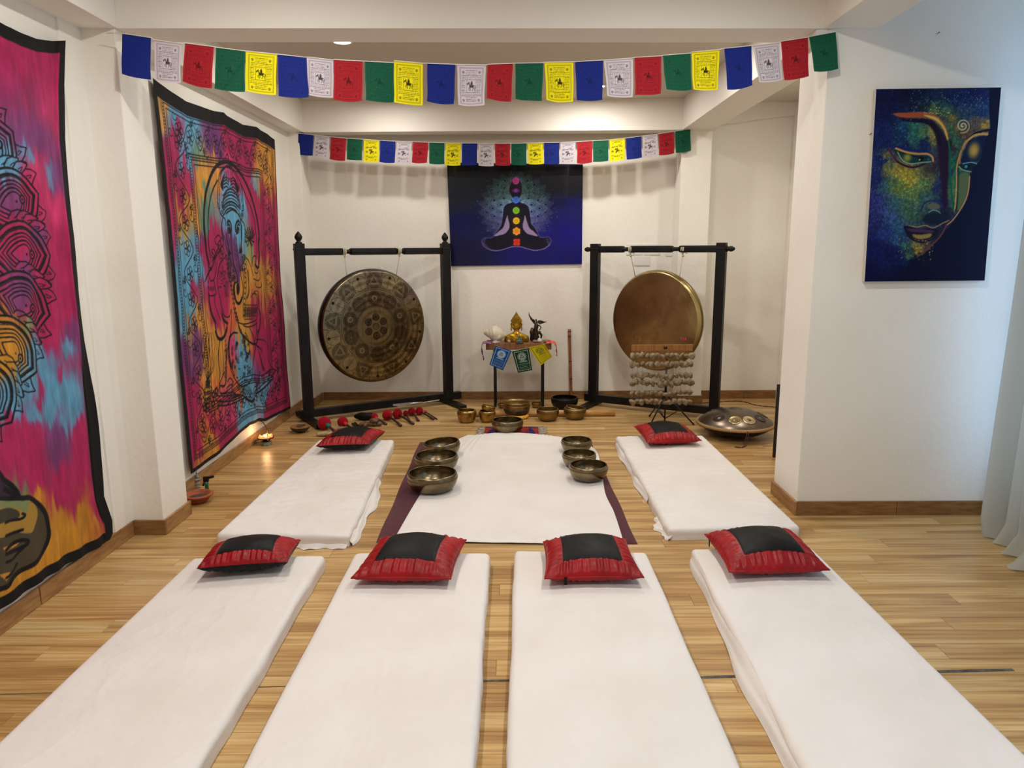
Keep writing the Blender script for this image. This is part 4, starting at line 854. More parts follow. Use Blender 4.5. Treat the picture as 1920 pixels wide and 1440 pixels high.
    for k, (x, y, c, n) in enumerate([(974, 260, (206, 70, 160), 0), (974, 380, (130, 40, 150), -1), (976, 495, (60, 120, 220), 16), (978, 627, (130, 190, 50), 12), (980, 755, (238, 190, 30), 10), (983, 885, (240, 158, 40), 6), (985, 1020, (216, 52, 34), 4)]):
        if n == -1:
            cv.glow(CZ(x, y), .028, c, .9, 3, ry=.016); cv.poly(Z([(920, 380), (945, 358), (975, 350), (1005, 358), (1030, 380), (1005, 402), (975, 410), (945, 402)]), c, al=.7); cv.disc(CZ(x, y), .015, (190, 90, 200), al=.5)
        else:
            cv.glow(CZ(x, y), .040, c, .35, 2)
            if n:
                for q in range(n):
                    a = 2*PI*(q+.5)/n; cv.disc(CZ(x+math.cos(a)*31, y+math.sin(a)*31), .0105 if n > 6 else .0165, c)
            cv.disc(CZ(x, y), .029 if n else .034, c); dk = tuple(v*.55 for v in c); cv.disc(CZ(x, y), .018, dk, ring=.0028, al=.7); cv.stroke(Z([(x-14, y-8), (x+14, y-8), (x, y+14), (x-14, y-8)]), .0028, dk, al=.7)
    return cv
canvas_board('picture', [(838, 305), (1093, 308), (1091, 495), (846, 499)], 7.598, chakra_art(), .0034, .02, 'dark blue poster of a seated meditating silhouette with seven glowing chakras', M_printgloss, mat('poster_edge', rgb(20, 20, 40), .6), 330, 250)

# ---------------------------------------------------------------- prayer flags
def flag_ink():
    cv = Canvas((0, .155, 0, .215), .0012, (0, 0, 0)); r = np.random.RandomState(4); W = (255, 255, 255)
    def row(x0, x1, y, h=.0030, dens=1.0):
        x = x0
        while x < x1:
            w_ = r.uniform(.006, .016)
            cv.stroke([(x, y+.0012), (min(x+w_, x1), y+.0012)], .0011, W, .6)
            q = x
            while q < min(x+w_, x1): cv.stroke([(q, y+.0012), (q+r.uniform(-.0008, .001), y-h*r.uniform(.1, .8))], .0010, W, .8); q += .0028
            x += w_+.003
    bx = [(.016, .012), (.139, .012), (.139, .198), (.016, .198), (.016, .012)]; cv.stroke(bx, .0022, W, .7); cv.stroke([(.021, .017), (.134, .017), (.134, .193), (.021, .193), (.021, .017)], .0010, W, .4)
    for k, y in enumerate(np.linspace(.184, .026, 19)):
        if .072 < y < .135: row(.026, .044, y); row(.108, .130, y)
        elif k < 3 or k > 15: row(.046, .108, y)
        else: row(.025, .131, y)
    for cx, cy in ((.034, .176), (.120, .176), (.034, .030), (.120, .030)): cv.disc((cx, cy), .005, W, .7, ring=.003); cv.stroke([(cx, cy-.008), (cx, cy)], .003, W, .7)
    cv.stroke([(.052, .072), (.103, .072), (.103, .136), (.052, .136), (.052, .072)], .0012, W, .6)
    # small wind-horse: body, neck, head, legs, tail, bundle on the back
    cv.disc((.079, .104), .013, W, .9, ry=.008); cv.stroke([(.070, .108), (.063, .120), (.058, .118), (.056, .112)], .005, W, .9); cv.stroke([(.066, .122), (.064, .126)], .003, W)
    for p in ([(.070, .100), (.064, .092), (.066, .082)], [(.073, .098), (.073, .088), (.071, .080)], [(.087, .100), (.094, .092), (.098, .080)], [(.085, .098), (.087, .090), (.084, .080)], [(.091, .108), (.098, .104), (.100, .090)]): cv.stroke(p, .0028, W, .9)
    cv.disc((.079, .118), .006, W, .9, ry=.008); cv.disc((.079, .128), .003, W, .9)
    return cv.im[..., 0]/255
INKM = flag_ink()
FCOL = {'blue': ((24, 42, 132), .30), 'white': ((214, 205, 214), .72), 'red': ((174, 34, 44), .50), 'green': ((22, 92, 66), .35), 'yellow': ((244, 232, 22), .85)}
ORDER = ['blue', 'white', 'red', 'green', 'yellow']
M_flag = mat_print('flag_cotton', .85, weave=1500, bumpst=.15, translucent=.30); M_cord = mat('white_cord', rgb(225, 222, 215), .9)
def flag_string(lab, quads, depthf, endL, endR, nu, nv, grp_first_blank=True):
    tt = thing('prayer_flags', lab, 'flags', (0, 0, 0)); O = None; tops = []
    for k, (tl, tr, bl, br) in enumerate(quads):
        cn = ORDER[k % 5]; c, ik = FCOL[cn]
        if k == 0: ik = 0.0
        Y0 = depthf(tl[0]); Y1 = depthf(tr[0]); sway = NR.uniform(-.012, .012)
        P = [aty(*tl, Y0), aty(*tr, Y1), aty(*br, Y1+sway), aty(*bl, Y0+sway*NR.uniform(.3, 1))]
        u = np.linspace(0, 1, nu)[:, None, None]; v = np.linspace(0, 1, nv)[None, :, None]
        G = (1-u)*(1-v)*P[0]+u*(1-v)*P[1]+u*v*P[2]+(1-u)*v*P[3]
        sag = (.004+.004*NR.rand())*(1-(2*u-1)**2)*v; G[..., 2] -= sag[..., 0]*1.0
        amp = NR.uniform(.003, .008); ph = NR.uniform(0, 6); G[..., 1] += (amp*np.sin(u*NR.uniform(3, 6)+ph+v*NR.uniform(0, 2))*v**1.0)[..., 0]
        G[..., 0] += (.0018*np.sin(v*7+ph)*v)[..., 0]
        if cn == 'green' and k in (3,): G[..., 1] += (.004*np.exp(-((u+v-1.25)/.03)**2))[..., 0]
        U, V = np.meshgrid(np.linspace(0, 1, nu), np.linspace(0, 1, nv), indexing='ij')
        X = np.clip(U*.98+.01, 0, 1)*(INKM.shape[1]-1); Yp = V*(INKM.shape[0]-1); xi = X.astype(int); yi = Yp.astype(int); xj = np.minimum(xi+1, INKM.shape[1]-1); yj = np.minimum(yi+1, INKM.shape[0]-1); fx = X-xi; fy = Yp-yi
        I = (INKM[yi, xi]*(1-fx)+INKM[yi, xj]*fx)*(1-fy)+(INKM[yj, xi]*(1-fx)+INKM[yj, xj]*fx)*fy
        col = np.array(c, float)[None, None]*(1-ik*I[..., None]); col[V < .035] *= .82
        o = raw('flag', G.reshape(-1, 3), grid_faces(nu, nv)[:, ::-1], M_flag, tt, smooth=True); paint(o, col); o['label'] = cn+' printed cloth flag' if k else 'plain blue cloth flag'
        tops += [P[0]+np.array([0, 0, .001]), P[1]+np.array([0, 0, .001])]
    pts = [endL]+[tuple(p) for p in tops]+[endR]
    b = MB(); b.tube(pts, .0022, 5); b.build('cord', M_cord, tt, smooth=True)
    return tt, tops
FQ = [((229, 63), (283, 71), (227, 138), (282, 149)), ((289, 75), (340, 82), (290, 150), (338, 155)), ((347, 81), (401, 88), (341, 152), (397, 166)), ((405, 89), (460, 96), (402, 166), (458, 172)), ((461, 96), (519, 102), (460, 170), (517, 178)),
      ((521, 102), (575, 108), (522, 180), (578, 182)), ((575, 107), (625, 113), (575, 177), (625, 183)), ((626, 112), (680, 115), (626, 187), (679, 189)), ((684, 115), (738, 118), (686, 188), (738, 191)), ((739, 114), (793, 119), (739, 192), (792, 197)),
      ((801, 119), (854, 121), (801, 190), (851, 195)), ((857, 121), (911, 122), (859, 196), (908, 197)), ((914, 121), (962, 119), (912, 184), (958, 190)), ((966, 119), (1019, 118), (967, 185), (1016, 189)), ((1021, 117), (1075, 116), (1025, 187), (1075, 191)),
      ((1078, 116), (1131, 113), (1082, 188), (1130, 187)), ((1132, 113), (1187, 109), (1139, 180), (1187, 182)), ((1190, 108), (1240, 105), (1191, 178), (1240, 175)), ((1243, 104), (1295, 100), (1249, 167), (1297, 168)), ((1297, 98), (1349, 93), (1300, 167), (1346, 168)),
      ((1358, 91), (1409, 86), (1364, 168), (1411, 160)), ((1412, 86), (1462, 80), (1423, 154), (1467, 149)), ((1464, 78), (1515, 70), (1471, 150), (1517, 142)), ((1517, 69), (1567, 60), (1527, 134), (1572, 129))]
def dfront(x): t = (x-213)/(1567-213); return 3.78+.32*t**1.5+.0*t
fs, tp = flag_string('long string of printed prayer flags hanging below the front beam', FQ, dfront, tuple(atx(200, 62, XP+.005)-np.array([0, 0, 0])), tuple(aty(1567, 59, 4.145)), 58, 82)
BQ = []
kx = [559, 640, 740, 845, 960, 1060, 1150, 1230, 1292]; ky = [250, 259, 265, 268.5, 269, 267, 262, 252, 242]
rb = np.random.RandomState(12)
for k in range(24):
    x0 = 559.5+k*30.72; x1 = x0+28.2; y0, y1 = np.interp(x0, kx, ky), np.interp(x1, kx, ky); h = 40+rb.uniform(-1.5, 1.5); dx = rb.uniform(-1, 1.5)+(k-11)*.12
    BQ.append(((x0, y0), (x1, y1), (x0-1+dx, y0+h), (x1-.5+dx, y1+h+rb.uniform(-.8, .8))))
def dback(x): return 7.285-.0*x
flag_string('string of printed prayer flags hanging below the back beam above the poster', BQ, dback, tuple(aty(556, 248, 7.283)), tuple(aty(1294, 241, 7.315)), 20, 30)
# nails holding the strings
def nail(x, y, fn, lab):
    p = fn(x, y); tt = thing('nail', lab, 'nail', tuple(p)); b = MB(); b.tube([(0, .004, 0), (0, -.014, .002)], .0018, 6); b.ball((0, -.015, .002), .0032, 8); b.build('nail_body', M_blackmetal, tt); return tt
nail(1758, 63, lambda x, y: aty(x, y, 4.145), 'small dark nail in the right wall above the blue painting')
nail(1631, 252, lambda x, y: aty(x, y, 4.145), 'tiny nail beside the left edge of the blue painting')
nail(1460, 270, lambda x, y: aty(x, y, 7.596), 'tiny nail high on the alcove wall') if False else None
# ================================================================ GONGS AND THEIR STANDS
def gong_stand(label, A, B, Hp, kind):
    """A, B: foot points of the left and right post on the floor (centre). Local x runs from A to B."""
    A = np.array(A, float); B = np.array(B, float); L = float(np.hypot(*(B-A)[:2])); rz = math.atan2(B[1]-A[1], B[0]-A[0])
    tt = thing('gong_stand', label, 'stand', (A[0], A[1], 0), rz)
    pw = .044
    for x in (0, L):
        b = MB(); b.box(x-pw, x+pw, -pw*.8, pw*.8, .0451, Hp, bev=.005)
        b.box(x-pw-.004, x+pw+.004, -pw*.8-.004, pw*.8+.004, Hp-.06, Hp-.045, bev=.003); b.build('post', M_blackwood, tt)
        if kind == 1:
            b = MB(); b.lathe([(0, 0), (.030, 0), (.032, .008), (.022, .014), (.017, .022), (.026, .032), (.034, .050), (.034, .062), (.026, .080), (.013, .096), (.005, .106), (0, .108)], 20, c=(x, 0, Hp)); b.build('finial', M_blackwood, tt, smooth=True)
        else:
            sg = -1 if x == 0 else 1
            b = MB(); b.lathe([(0, 0), (.026, 0), (.028, .008), (.018, .016), (.024, .030), (.026, .045), (.014, .070), (0, .078)], 18, M=Matrix.Translation((x+sg*pw, 0, Hp-.055)) @ Matrix.Rotation(sg*PI/2, 4, 'Y')); b.build('finial', M_blackwood, tt, smooth=True)
    zb = Hp-.075 if kind == 1 else Hp-.055; s = .032
    b = MB(); kx_ = [(L*.30), (L*.665)] if kind == 1 else [L*.27, L*.66]
    xs = [pw, kx_[0]-.045, kx_[0]+.045, kx_[1]-.045, kx_[1]+.045, L-pw]
    for i in (0, 2, 4): b.box(xs[i], xs[i+1], -s*.85, s*.85, zb-s, zb+s, bev=.004)
    for k in kx_:
        b.lathe([(.030, -.047), (.024, -.040), (.030, -.034), (.024, -.028), (.020, -.02), (.020, .02), (.024, .028), (.030, .034), (.024, .040), (.030, .047)], 20, M=Matrix.Translation((k, 0, zb)) @ Matrix.Rotation(PI/2, 4, 'Y'))
    b.build('crossbar', M_blackwood, tt, auto=40)
    b = MB(); b.box(-.09, L+.14 if kind == 1 else L+.08, -.030, .030, .045, .12, bev=.004); b.build('base_rail', M_blackwood, tt)
    for x, n in ((0, 0), (L, 1)):
        b = MB(); b.box(x-.035, x+.035, -.34, .34, 0, .045, bev=.004); b.build('foot', M_blackwood, tt)
    return tt, L, rz, kx_, zb
M_gongrim = mat('gong_rim_dark', rgb(44, 36, 40), .45, metal=.7)
M_gongface = mat_print('engraved_brass', .30, metal=1.0, weave=60, bumpst=.12)
def gong(label, base, rz, cx, cz, R, cv, rim_m, knots, zb, tilt=0.0, rimw=.06, twist=0.0):
    """hangs in the stand's plane: base = stand origin, local x along the bar; the face looks to local -y"""
    g = thing('gong', label, 'gong', (base[0]+math.cos(rz)*cx, base[1]+math.sin(rz)*cx, cz), rot=(tilt, 0, rz+twist))
    nr, na = 130, 440
    r = np.linspace(0, 1, nr)[None]*R; a = np.linspace(0, 2*PI, na, endpoint=False)[:, None]
    X = r*np.cos(a); Z = r*np.sin(a); rr = r/R+0*a
    D = -.030-.010*(1-rr**2)+.030*np.clip((rr-.955)/.045, 0, 1)**2
    if rim_m is M_gongrim: D = D+.0012*np.sin(rr*60)*(rr < .9)
    V = np.stack([X, D, Z], -1); F = grid_faces(na, nr, True)
    o = raw('face', V.reshape(-1, 3), F, M_gongface if rim_m is M_gongrim else bpy.data.materials['plain_gong_face'], g, smooth=True)
    if cv is not None: paint(o, cv.sample(X, Z))
    b = MB(); b.lathe([(R-.002, .0), (R+.004, .004), (R+.004, rimw*.5), (R-.006, rimw), (R-.014, rimw), (R-.006, rimw*.5), (R-.008, .006)], 96, M=Matrix.Rotation(-PI/2, 4, 'X')); b.build('rim', rim_m, g, smooth=True)
    # ropes up to the crossbar
    for k in knots:
        x0 = k-cx; ax = min(R*.70, max(-R*.70, x0*.93)); z0 = math.sqrt(R*R-ax*ax); top = zb-cz
        Mr = Matrix.Rotation(-twist, 4, 'Z'); q1 = Mr @ Vector((x0, -.008, top-.04)); q0 = Vector((ax, .02, z0-.01)); b = MB(); b.tube([q0, q0+(q1-q0)*.3, q1], .0042, 6)
        for dx in (-.012, 0.0, .011):
            b.tube([(x0+dx+math.cos(t)*0.002, math.sin(t)*.030, top+math.cos(t)*.030) for t in np.linspace(0, 2*PI, 16)], .0045, 6, cap=False, M=Mr)
        b.ball((x0, -.014, top-.040), .011, 8, sc=(1, 1, 1.2), M=Mr)
        if rim_m is not M_gongrim:
            b.ball((x0+.004, -.012, top-.062), .012, 8, M=Mr); b.tube([(x0, -.014, top-.04), (x0+.02, -.02, top-.03), (x0+.045, -.018, top-.042)], .004, 6, M=Mr)
        o = b.build('rope', M_rope, g, smooth=True)
    return g
def gong1_art():
    R = .56; cv = Canvas((-.6, .6, -.6, .6), .0024, (150, 128, 84)); r = np.random.RandomState(2); DK = (44, 34, 22); LT = (206, 188, 140)
    tiedye(cv, [(math.cos(a)*q, math.sin(a)*q, .16, c) for a, q, c in [(2.2, .45, (176, 160, 128)), (2.8, .45, (160, 150, 124)), (1.5, .46, (140, 124, 110)), (1.0, .45, (190, 170, 120)), (.7, .46, (128, 104, 110)), (.2, .46, (150, 122, 60)), (-.3, .46, (132, 96, 52)), (-.9, .46, (150, 118, 56)), (-1.5, .46, (172, 134, 62)), (-2.1, .46, (166, 132, 66)), (-2.7, .46, (170, 146, 92)), (3.1, .3, (126, 106, 74)), (0, .25, (116, 94, 60)), (1.5, .25, (118, 96, 62)), (-1.5, .25, (120, 96, 58)), (0, 0, (134, 112, 70))]], warp=.03, seed=33, power=2.5)
    def C(x, y, q, ring, c=DK, al=.8): cv.disc((x, y), q, c, al, ring=ring)
    for q, w_ in ((.545, .006), (.533, .003), (.352, .005), (.338, .003), (.205, .004), (.196, .002)): C(0, 0, q, w_)
    for q, w_ in ((.5395, .003), (.345, .003)): C(0, 0, q, w_, LT, .6)
    for k in range(18):
        a = PI/2+k*2*PI/18; x, y = math.cos(a)*.44, math.sin(a)*.44; d = np.array([math.cos(a), math.sin(a)]); n = np.array([-d[1], d[0]]); c = np.array([x, y])
        if k % 2 == 0:
            cv.disc((x, y), .078, DK, .35); 
            for q in range(26):
                b_ = q*2*PI/26; e = np.array([math.cos(b_), math.sin(b_)]); cv.stroke([c+e*.056, c+e*.076], .006, LT, .5); cv.stroke([c+e*.058, c+e*.078], .003, DK, .9)
            C(x, y, .054, .003)
            for s, cc, w_ in ((.050, LT, .012), (.050, DK, .004), (.026, DK, .005)):
                T3 = [c+d*s, c-d*s*.6+n*s*.85, c-d*s*.6-n*s*.85, c+d*s]; cv.stroke(T3, w_, cc, .8)
        else:
            cv.disc((x, y), .070, (190, 168, 116), .35); C(x, y, .073, .004); C(x, y, .078, .002, LT)
            h = c+d*.048; cv.disc(h, .015, DK, .9); cv.stroke([c+d*.04, c-d*.055], .005, DK, .85)
            for q in (-.02, -.01, .01, .02): cv.stroke([c+d*.015+n*q, c-d*.03+n*q*1.2], .0025, DK, .6)
        a2 = a+PI/18
        for q in (.385, .40, .415, .495, .51, .522): cv.disc((math.cos(a2)*q, math.sin(a2)*q), .005, DK, .85)
        cv.stroke([(math.cos(a2)*.37, math.sin(a2)*.37), (math.cos(a2)*.43, math.sin(a2)*.43)], .003, DK, .6)
    for k in range(10):
        a = PI/2+.02+k*2*PI/10; x, y = math.cos(a)*.272, math.sin(a)*.272
        cv.disc((x, y), .068, DK, .28); C(x, y, .070, .004); C(x, y, .060, .003); C(x, y, .036, .004)
        for q in range(20):
            b_ = q*PI/10; cv.disc((x+math.cos(b_)*.051, y+math.sin(b_)*.051), .0055, DK, .7)
        for q in range(6 if k % 2 else 8):
            b_ = q*2*PI/(6 if k % 2 else 8); cv.disc((x+math.cos(b_)*.022, y+math.sin(b_)*.022), .008, LT if k % 2 == 0 else DK, .5)
        a2 = a+PI/10
        for q in (.225, .315, .325): cv.disc((math.cos(a2)*q, math.sin(a2)*q), .012, DK, .5, ring=.005)
        cv.poly([(math.cos(a2)*.225, math.sin(a2)*.225), (math.cos(a2+.10)*.325, math.sin(a2+.10)*.325), (math.cos(a2-.10)*.325, math.sin(a2-.10)*.325)], DK, .15)
    for q in range(-9, 10):
        t = q*.019; cv.stroke([(t, -.18+abs(t)*.3), (t, .18-abs(t)*.3)], .0035, DK, .18); cv.stroke([(-.18+abs(t)*.3, t), (.18-abs(t)*.3, t)], .0035, LT, .10)
    for k in range(6):
        a = PI/2+k*PI/3; x, y = math.cos(a)*.090, math.sin(a)*.090; cv.disc((x, y), .034, DK, .45); C(x, y, .034, .005, DK, 1); C(x, y, .022, .003); cv.disc((x, y), .009, DK, .7)
    cv.disc((0, 0), .030, DK, .2); C(0, 0, .030, .003)
    g_ = cv.im.mean(2, keepdims=True); cv.im = (cv.im*.75+g_*.25)*.86
    return cv
pA1 = at(580, 791); pB1 = at(838, 756); 
st1, L1, rz1, kx1, zb1 = gong_stand('black wooden gong stand with upright finials, holding the engraved gong', (pA1[0], pA1[1]+.0, 0), (pB1[0]+.02, pB1[1]-.03, 0), 1.655, 1)
def on_bar(P, Q, xpx, ypx):
    """where the sight line through a photo point meets the vertical plane of a stand -> (distance along the bar, height)"""
    d = ray(xpx, ypx); e = np.array(Q[:2])-np.array(P[:2]); e = e/np.hypot(*e); n = np.array([-e[1], e[0]]); t = (np.array(P[:2])@n)/(d[:2]@n)
    X = d*t+np.array([0, 0, CAMH]); return float((X[:2]-np.array(P[:2]))@e), float(X[2])
P1, Q1 = (pA1[0], pA1[1]), (pB1[0]+.02, pB1[1]-.03)
c1x, c1z = on_bar(P1, Q1, 702, 610); t1 = on_bar(P1, Q1, 702, 503)[1]; b1 = on_bar(P1, Q1, 702, 717)[1]
R1 = (t1-b1)/2*.985
gong('large round gong engraved with rings of medallions, hanging in the left stand', P1, rz1, c1x, (t1+b1)/2, R1, gong1_art(), M_gongrim, [on_bar(P1, Q1, 645, 470)[0], on_bar(P1, Q1, 748, 470)[0]], zb1, rimw=.085, twist=math.radians(4))
m = mat('plain_gong_face', rgb(150, 128, 84), .30, metal=1.0, noise=(3.5, rgb(182, 164, 114), 5, M1), bump=(9, 0.5, M1))
M_gongrim2 = mat('plain_gong_rim', rgb(150, 130, 84), .32, metal=1.0, bump=(20, .2, M1))
pA2 = at(1112, 760); pB2 = at(1338, 786)
P2, Q2 = (pA2[0], pA2[1]), (pB2[0], pB2[1])
st2, L2, rz2, kx2, zb2 = gong_stand('black wooden gong stand with side knobs, holding the plain gong', (*P2, 0), (*Q2, 0), on_bar(P2, Q2, 1350, 455)[1], 2)
c2x, _ = on_bar(P2, Q2, 1229, 590); t2 = on_bar(P2, Q2, 1229, 504)[1]; b2 = on_bar(P2, Q2, 1229, 697)[1]
g2 = gong('large plain hammered brass gong hanging in the right stand behind the shell rattle', P2, rz2, c2x, (t2+b2)/2, (t2-b2)/2*.97, None, M_gongrim2, [on_bar(P2, Q2, 1183, 470)[0], on_bar(P2, Q2, 1281, 470)[0]], zb2, rimw=.07, twist=math.radians(-11))
b = MB()
gx, gz = on_bar(P2, Q2, 1291, 633)
for k in range(3): b.prism([(gx-c2x-.03+k*.022, gz-(t2+b2)/2-.012), (gx-c2x-.03+k*.022+.014, gz-(t2+b2)/2-.012), (gx-c2x-.03+k*.022+.012, gz-(t2+b2)/2+.012), (gx-c2x-.03+k*.022+.002, gz-(t2+b2)/2+.010)], -.0375, -.0355)
b.build('pink_mark', mat('pink_sticker', rgb(206, 60, 110), .6), g2)
# ---------------------------------------------------------------- shell rattle on a tripod
pc = at(1246, 794); Yr = pc[1]; 
tri = thing('tripod_stand', 'thin black metal tripod stand carrying the seashell rattle', 'stand', (pc[0], pc[1], 0))
ztop = aty(1246, 660, Yr)[2]
b = MB(); b.tube([(0, 0, .02), (0, 0, ztop-.005)], .0075, 10); b.tube([(0, 0, .30), (0, 0, .38)], .012, 10); b.build('pole', M_blackmetal, tri, smooth=True)
b = MB(); b.ball((0, 0, .40), .014, 10); b.tube([(-.005, 0, .40), (-.03, -.01, .40)], .004, 6); b.build('clamp', M_blackmetal, tri, smooth=True)
hubz = .28
for (fx, fy) in ((1218, 781), (1219, 799), (1300, 797)):
    f = at(fx, fy)-pc; e = Vector((f[0], f[1], .008)); h = Vector((0, 0, hubz)); mdl = h+(e-h)*.52
    b = MB(); b.tube([h, e], [.0065, .0065], 8); b.ball(e, .010, 8); b.build('leg', M_blackmetal, tri, smooth=True)
    b = MB(); b.tube([mdl, (0, 0, .045)], .0045, 6); b.ball(mdl, .008, 8); b.build('brace', M_blackmetal, tri, smooth=True)
M_lightwood = mat('varnished_wood', rgb(156, 106, 54), .4, noise=(10, rgb(126, 82, 40), 5, (8, 1, 1)))
M_shell = mat('nut_shell', rgb(158, 142, 112), .55, noise=(30, rgb(104, 86, 62), 4, M1), bump=(60, .3, M1))
M_string = mat('thin_string', rgb(150, 140, 120), .9)
wl = aty(1184, 650, Yr)[0]-pc[0]; wr = aty(1299, 650, Yr)[0]-pc[0]; zt = aty(1240, 646, Yr)[2]; zb_ = aty(1240, 658, Yr)[2]
rat = thing('shell_rattle', 'wooden bar rattle hung with strings of pale seed shells, in front of plain gong', 'rattle', (pc[0], pc[1], zb_))
b = MB(); b.box(wl, wr, -.012, .012, 0.0, zt-zb_, bev=.004); b.build('bar', M_lightwood, rat)
b = MB(); b.ball((-.018, -.016, (zt-zb_)*.55), .017, 12, sc=(1, .8, .8)); b.build('knob', M_blackmetal, rat, smooth=True)
protos = []
for k in range(5):
    rr = np.random.RandomState(k+3); ph = rr.uniform(0, 6, 4)
    b = MB(); b.ball((0, 0, 0), .027, 10, sc=(1.0*rr.uniform(.85, 1.15), .45, .80*rr.uniform(.9, 1.2)), fn=lambda x, y, z: 1+.14*math.sin(3*x+ph[0])+.12*math.sin(4*z+ph[1])-.10*max(0, -z)*abs(math.cos(2*x+ph[2])))
    o = b.build('shell', M_shell, rat, smooth=True); protos.append(o)
nS = 13; used = set()
rows = [667, 683, 703, 717, 736, 752]
rs = np.random.RandomState(5)
for i in range(nS):
    x = wl+.014+(wr-wl-.028)*i/(nS-1); b = MB(); b.tube([(x, -.006, 0), (x+rs.uniform(-.002, .002), -.010, aty(1240, rows[-1], Yr)[2]-zb_)], .0009, 4); b.build('string', M_string, rat)
    for j, yy_ in enumerate(rows):
        z = aty(1240, yy_, Yr)[2]-zb_; k = rs.randint(5)
        if k not in used: o = protos[k]; used.add(k)
        else: o = protos[k].copy(); link(o, rat)
        o.location = (x+rs.uniform(-.003, .003), -.012-rs.uniform(0, .010), z+rs.uniform(-.006, .006)-(.012 if 5 < i < 9 and 1 < j else 0)); o.rotation_euler = (rs.uniform(-.5, .5), rs.uniform(-.9, .9), rs.uniform(-.6, .6)); s = rs.uniform(1.0, 1.35); o.scale = (s, s, s)
b = MB()
for k in range(46): 
    x = wl+.006+(wr-wl-.012)*k/45; b.box(x, x+.0045, -.009, -.004, -.035-.004*(k % 3), 0.001)
o = b.build('fringe', M_lightwood, rat); o['kind'] = 'stuff'
# ---------------------------------------------------------------- handpan
hc = at(1382, 826); hw_ = (aty(1455, 800, hc[1]+.02)[0]-aty(1308, 800, hc[1]+.02)[0])/2
hp = thing('handpan', 'steel handpan drum with rope-bound rim, on the floor by the right wall', 'drum', (aty(1381, 800, hc[1]+.12)[0], hc[1]+.16, 0))
M_steel = mat('brushed_steel', rgb(124, 112, 96), .30, metal=1.0, noise=(5, rgb(104, 92, 82), 4, M1), bump=(30, .03, M1))
M_goldnote = mat('polished_note', rgb(206, 186, 140), .2, metal=1.0)
RH = hw_-.012; zr = .118
def topz(r): return zr+.125*(1-(r/RH)**2)**.80
b = MB(); pr = [(r, topz(r)) for r in np.linspace(RH, 0.0001, 26)]; b.lathe(pr, 72); b.build('top_shell', M_steel, hp, smooth=True)
b = MB(); b.lathe([(0.0001, .0), (.03, .001)]+[(r, zr-.118*(1-(r/RH)**2)**.70) for r in np.linspace(.06, RH, 22)], 72); b.build('bottom_shell', mat('dark_steel', rgb(50, 38, 34), .4, metal=1.0), hp, smooth=True)
b = MB(); b.lathe([(RH+.012*math.cos(t), zr+.012*math.sin(t)) for t in np.linspace(0, 2*PI, 12)], 72)
b.build('rim', mat('rim_rope', rgb(176, 146, 104), .85), hp, smooth=True)
b = MB()
for k in range(150):
    a = 2*PI*k/150; c = Vector((math.cos(a)*RH, math.sin(a)*RH, zr)); e = Vector((math.cos(a), math.sin(a), 0)); tq = Vector((-e.y, e.x, 0))
    b.tube([c+e*(.0135*math.cos(t))+Vector((0, 0, .0135*math.sin(t)))+tq*(.004*t/3) for t in np.linspace(-1.6, 1.9, 6)], .0028, 4)
o = b.build('rope_binding', mat('rim_rope_strands', rgb(160, 128, 88), .85), hp, smooth=True); o['kind'] = 'stuff'
def note(ang, rr_, rad, m_, ringm=None):
    r = rr_*RH; z = topz(r); dz = (topz(r+.01)-topz(r-.01))/.02; cx, cy = math.cos(ang)*r, math.sin(ang)*r
    nrm = Vector((-dz*math.cos(ang), -dz*math.sin(ang), 1)).normalized(); M = Matrix.Translation((cx, cy, z)) @ Vector((0, 0, 1)).rotation_difference(nrm).to_matrix().to_4x4()
    p = MB(); p.lathe([(rad, -.001), (rad, .0012), (rad*.88, .0022), (rad*.80, .0012), (rad*.42, .0012), (rad*.36, .0010), (0.0001, .001)], 36, M=M, sy=1.0); o = p.build('note', ringm or m_, hp, smooth=True)
    p = MB(); p.lathe([(rad*.36, .0011), (rad*.26, .0045), (0.0001, .006)], 24, M=M); p.build('dimple', m_, o, smooth=True)
for ang, gold in ((-PI/2-.95, 0), (-PI/2-.32, 1), (-PI/2+.20, 1), (-PI/2+.80, 0), (-PI/2+1.45, 0), (PI/2, 0), (PI/2+.8, 0), (PI/2-.8, 0)): note(ang, .70, .052 if gold else .050, M_steel, M_goldnote if gold else mat('dark_note', rgb(78, 66, 66), .3, metal=1.0))
b = MB(); b.lathe([(.06, topz(.06)-.001), (.05, topz(.05)+.004), (.03, topz(.03)+.010), (.0001, topz(0)+.012)], 36); b.build('dome', M_steel, hp, smooth=True)
b = MB(); c0 = Vector((.0, -RH-.014, zr))
for dx in (-.008, .008): b.tube([c0+Vector((dx*.4, .002, .004)), c0+Vector((dx, -.006, -.03)), c0+Vector((dx-.005, .02, -.085)), c0+Vector((dx-.015, -.01, -.114)), c0+Vector((dx-.06, -.06, -.1145)), c0+Vector((dx-.10, -.04+dx, -.1145))], .0032, 6)
for q in ((-.11, -.048, -.114), (-.085, -.062, -.114), (-.10, -.034, -.114)): b.ball(tuple(c0+Vector(q)), .006, 8)
b.build('cord', mat('red_brown_cord', rgb(92, 52, 46), .8), hp, smooth=True)
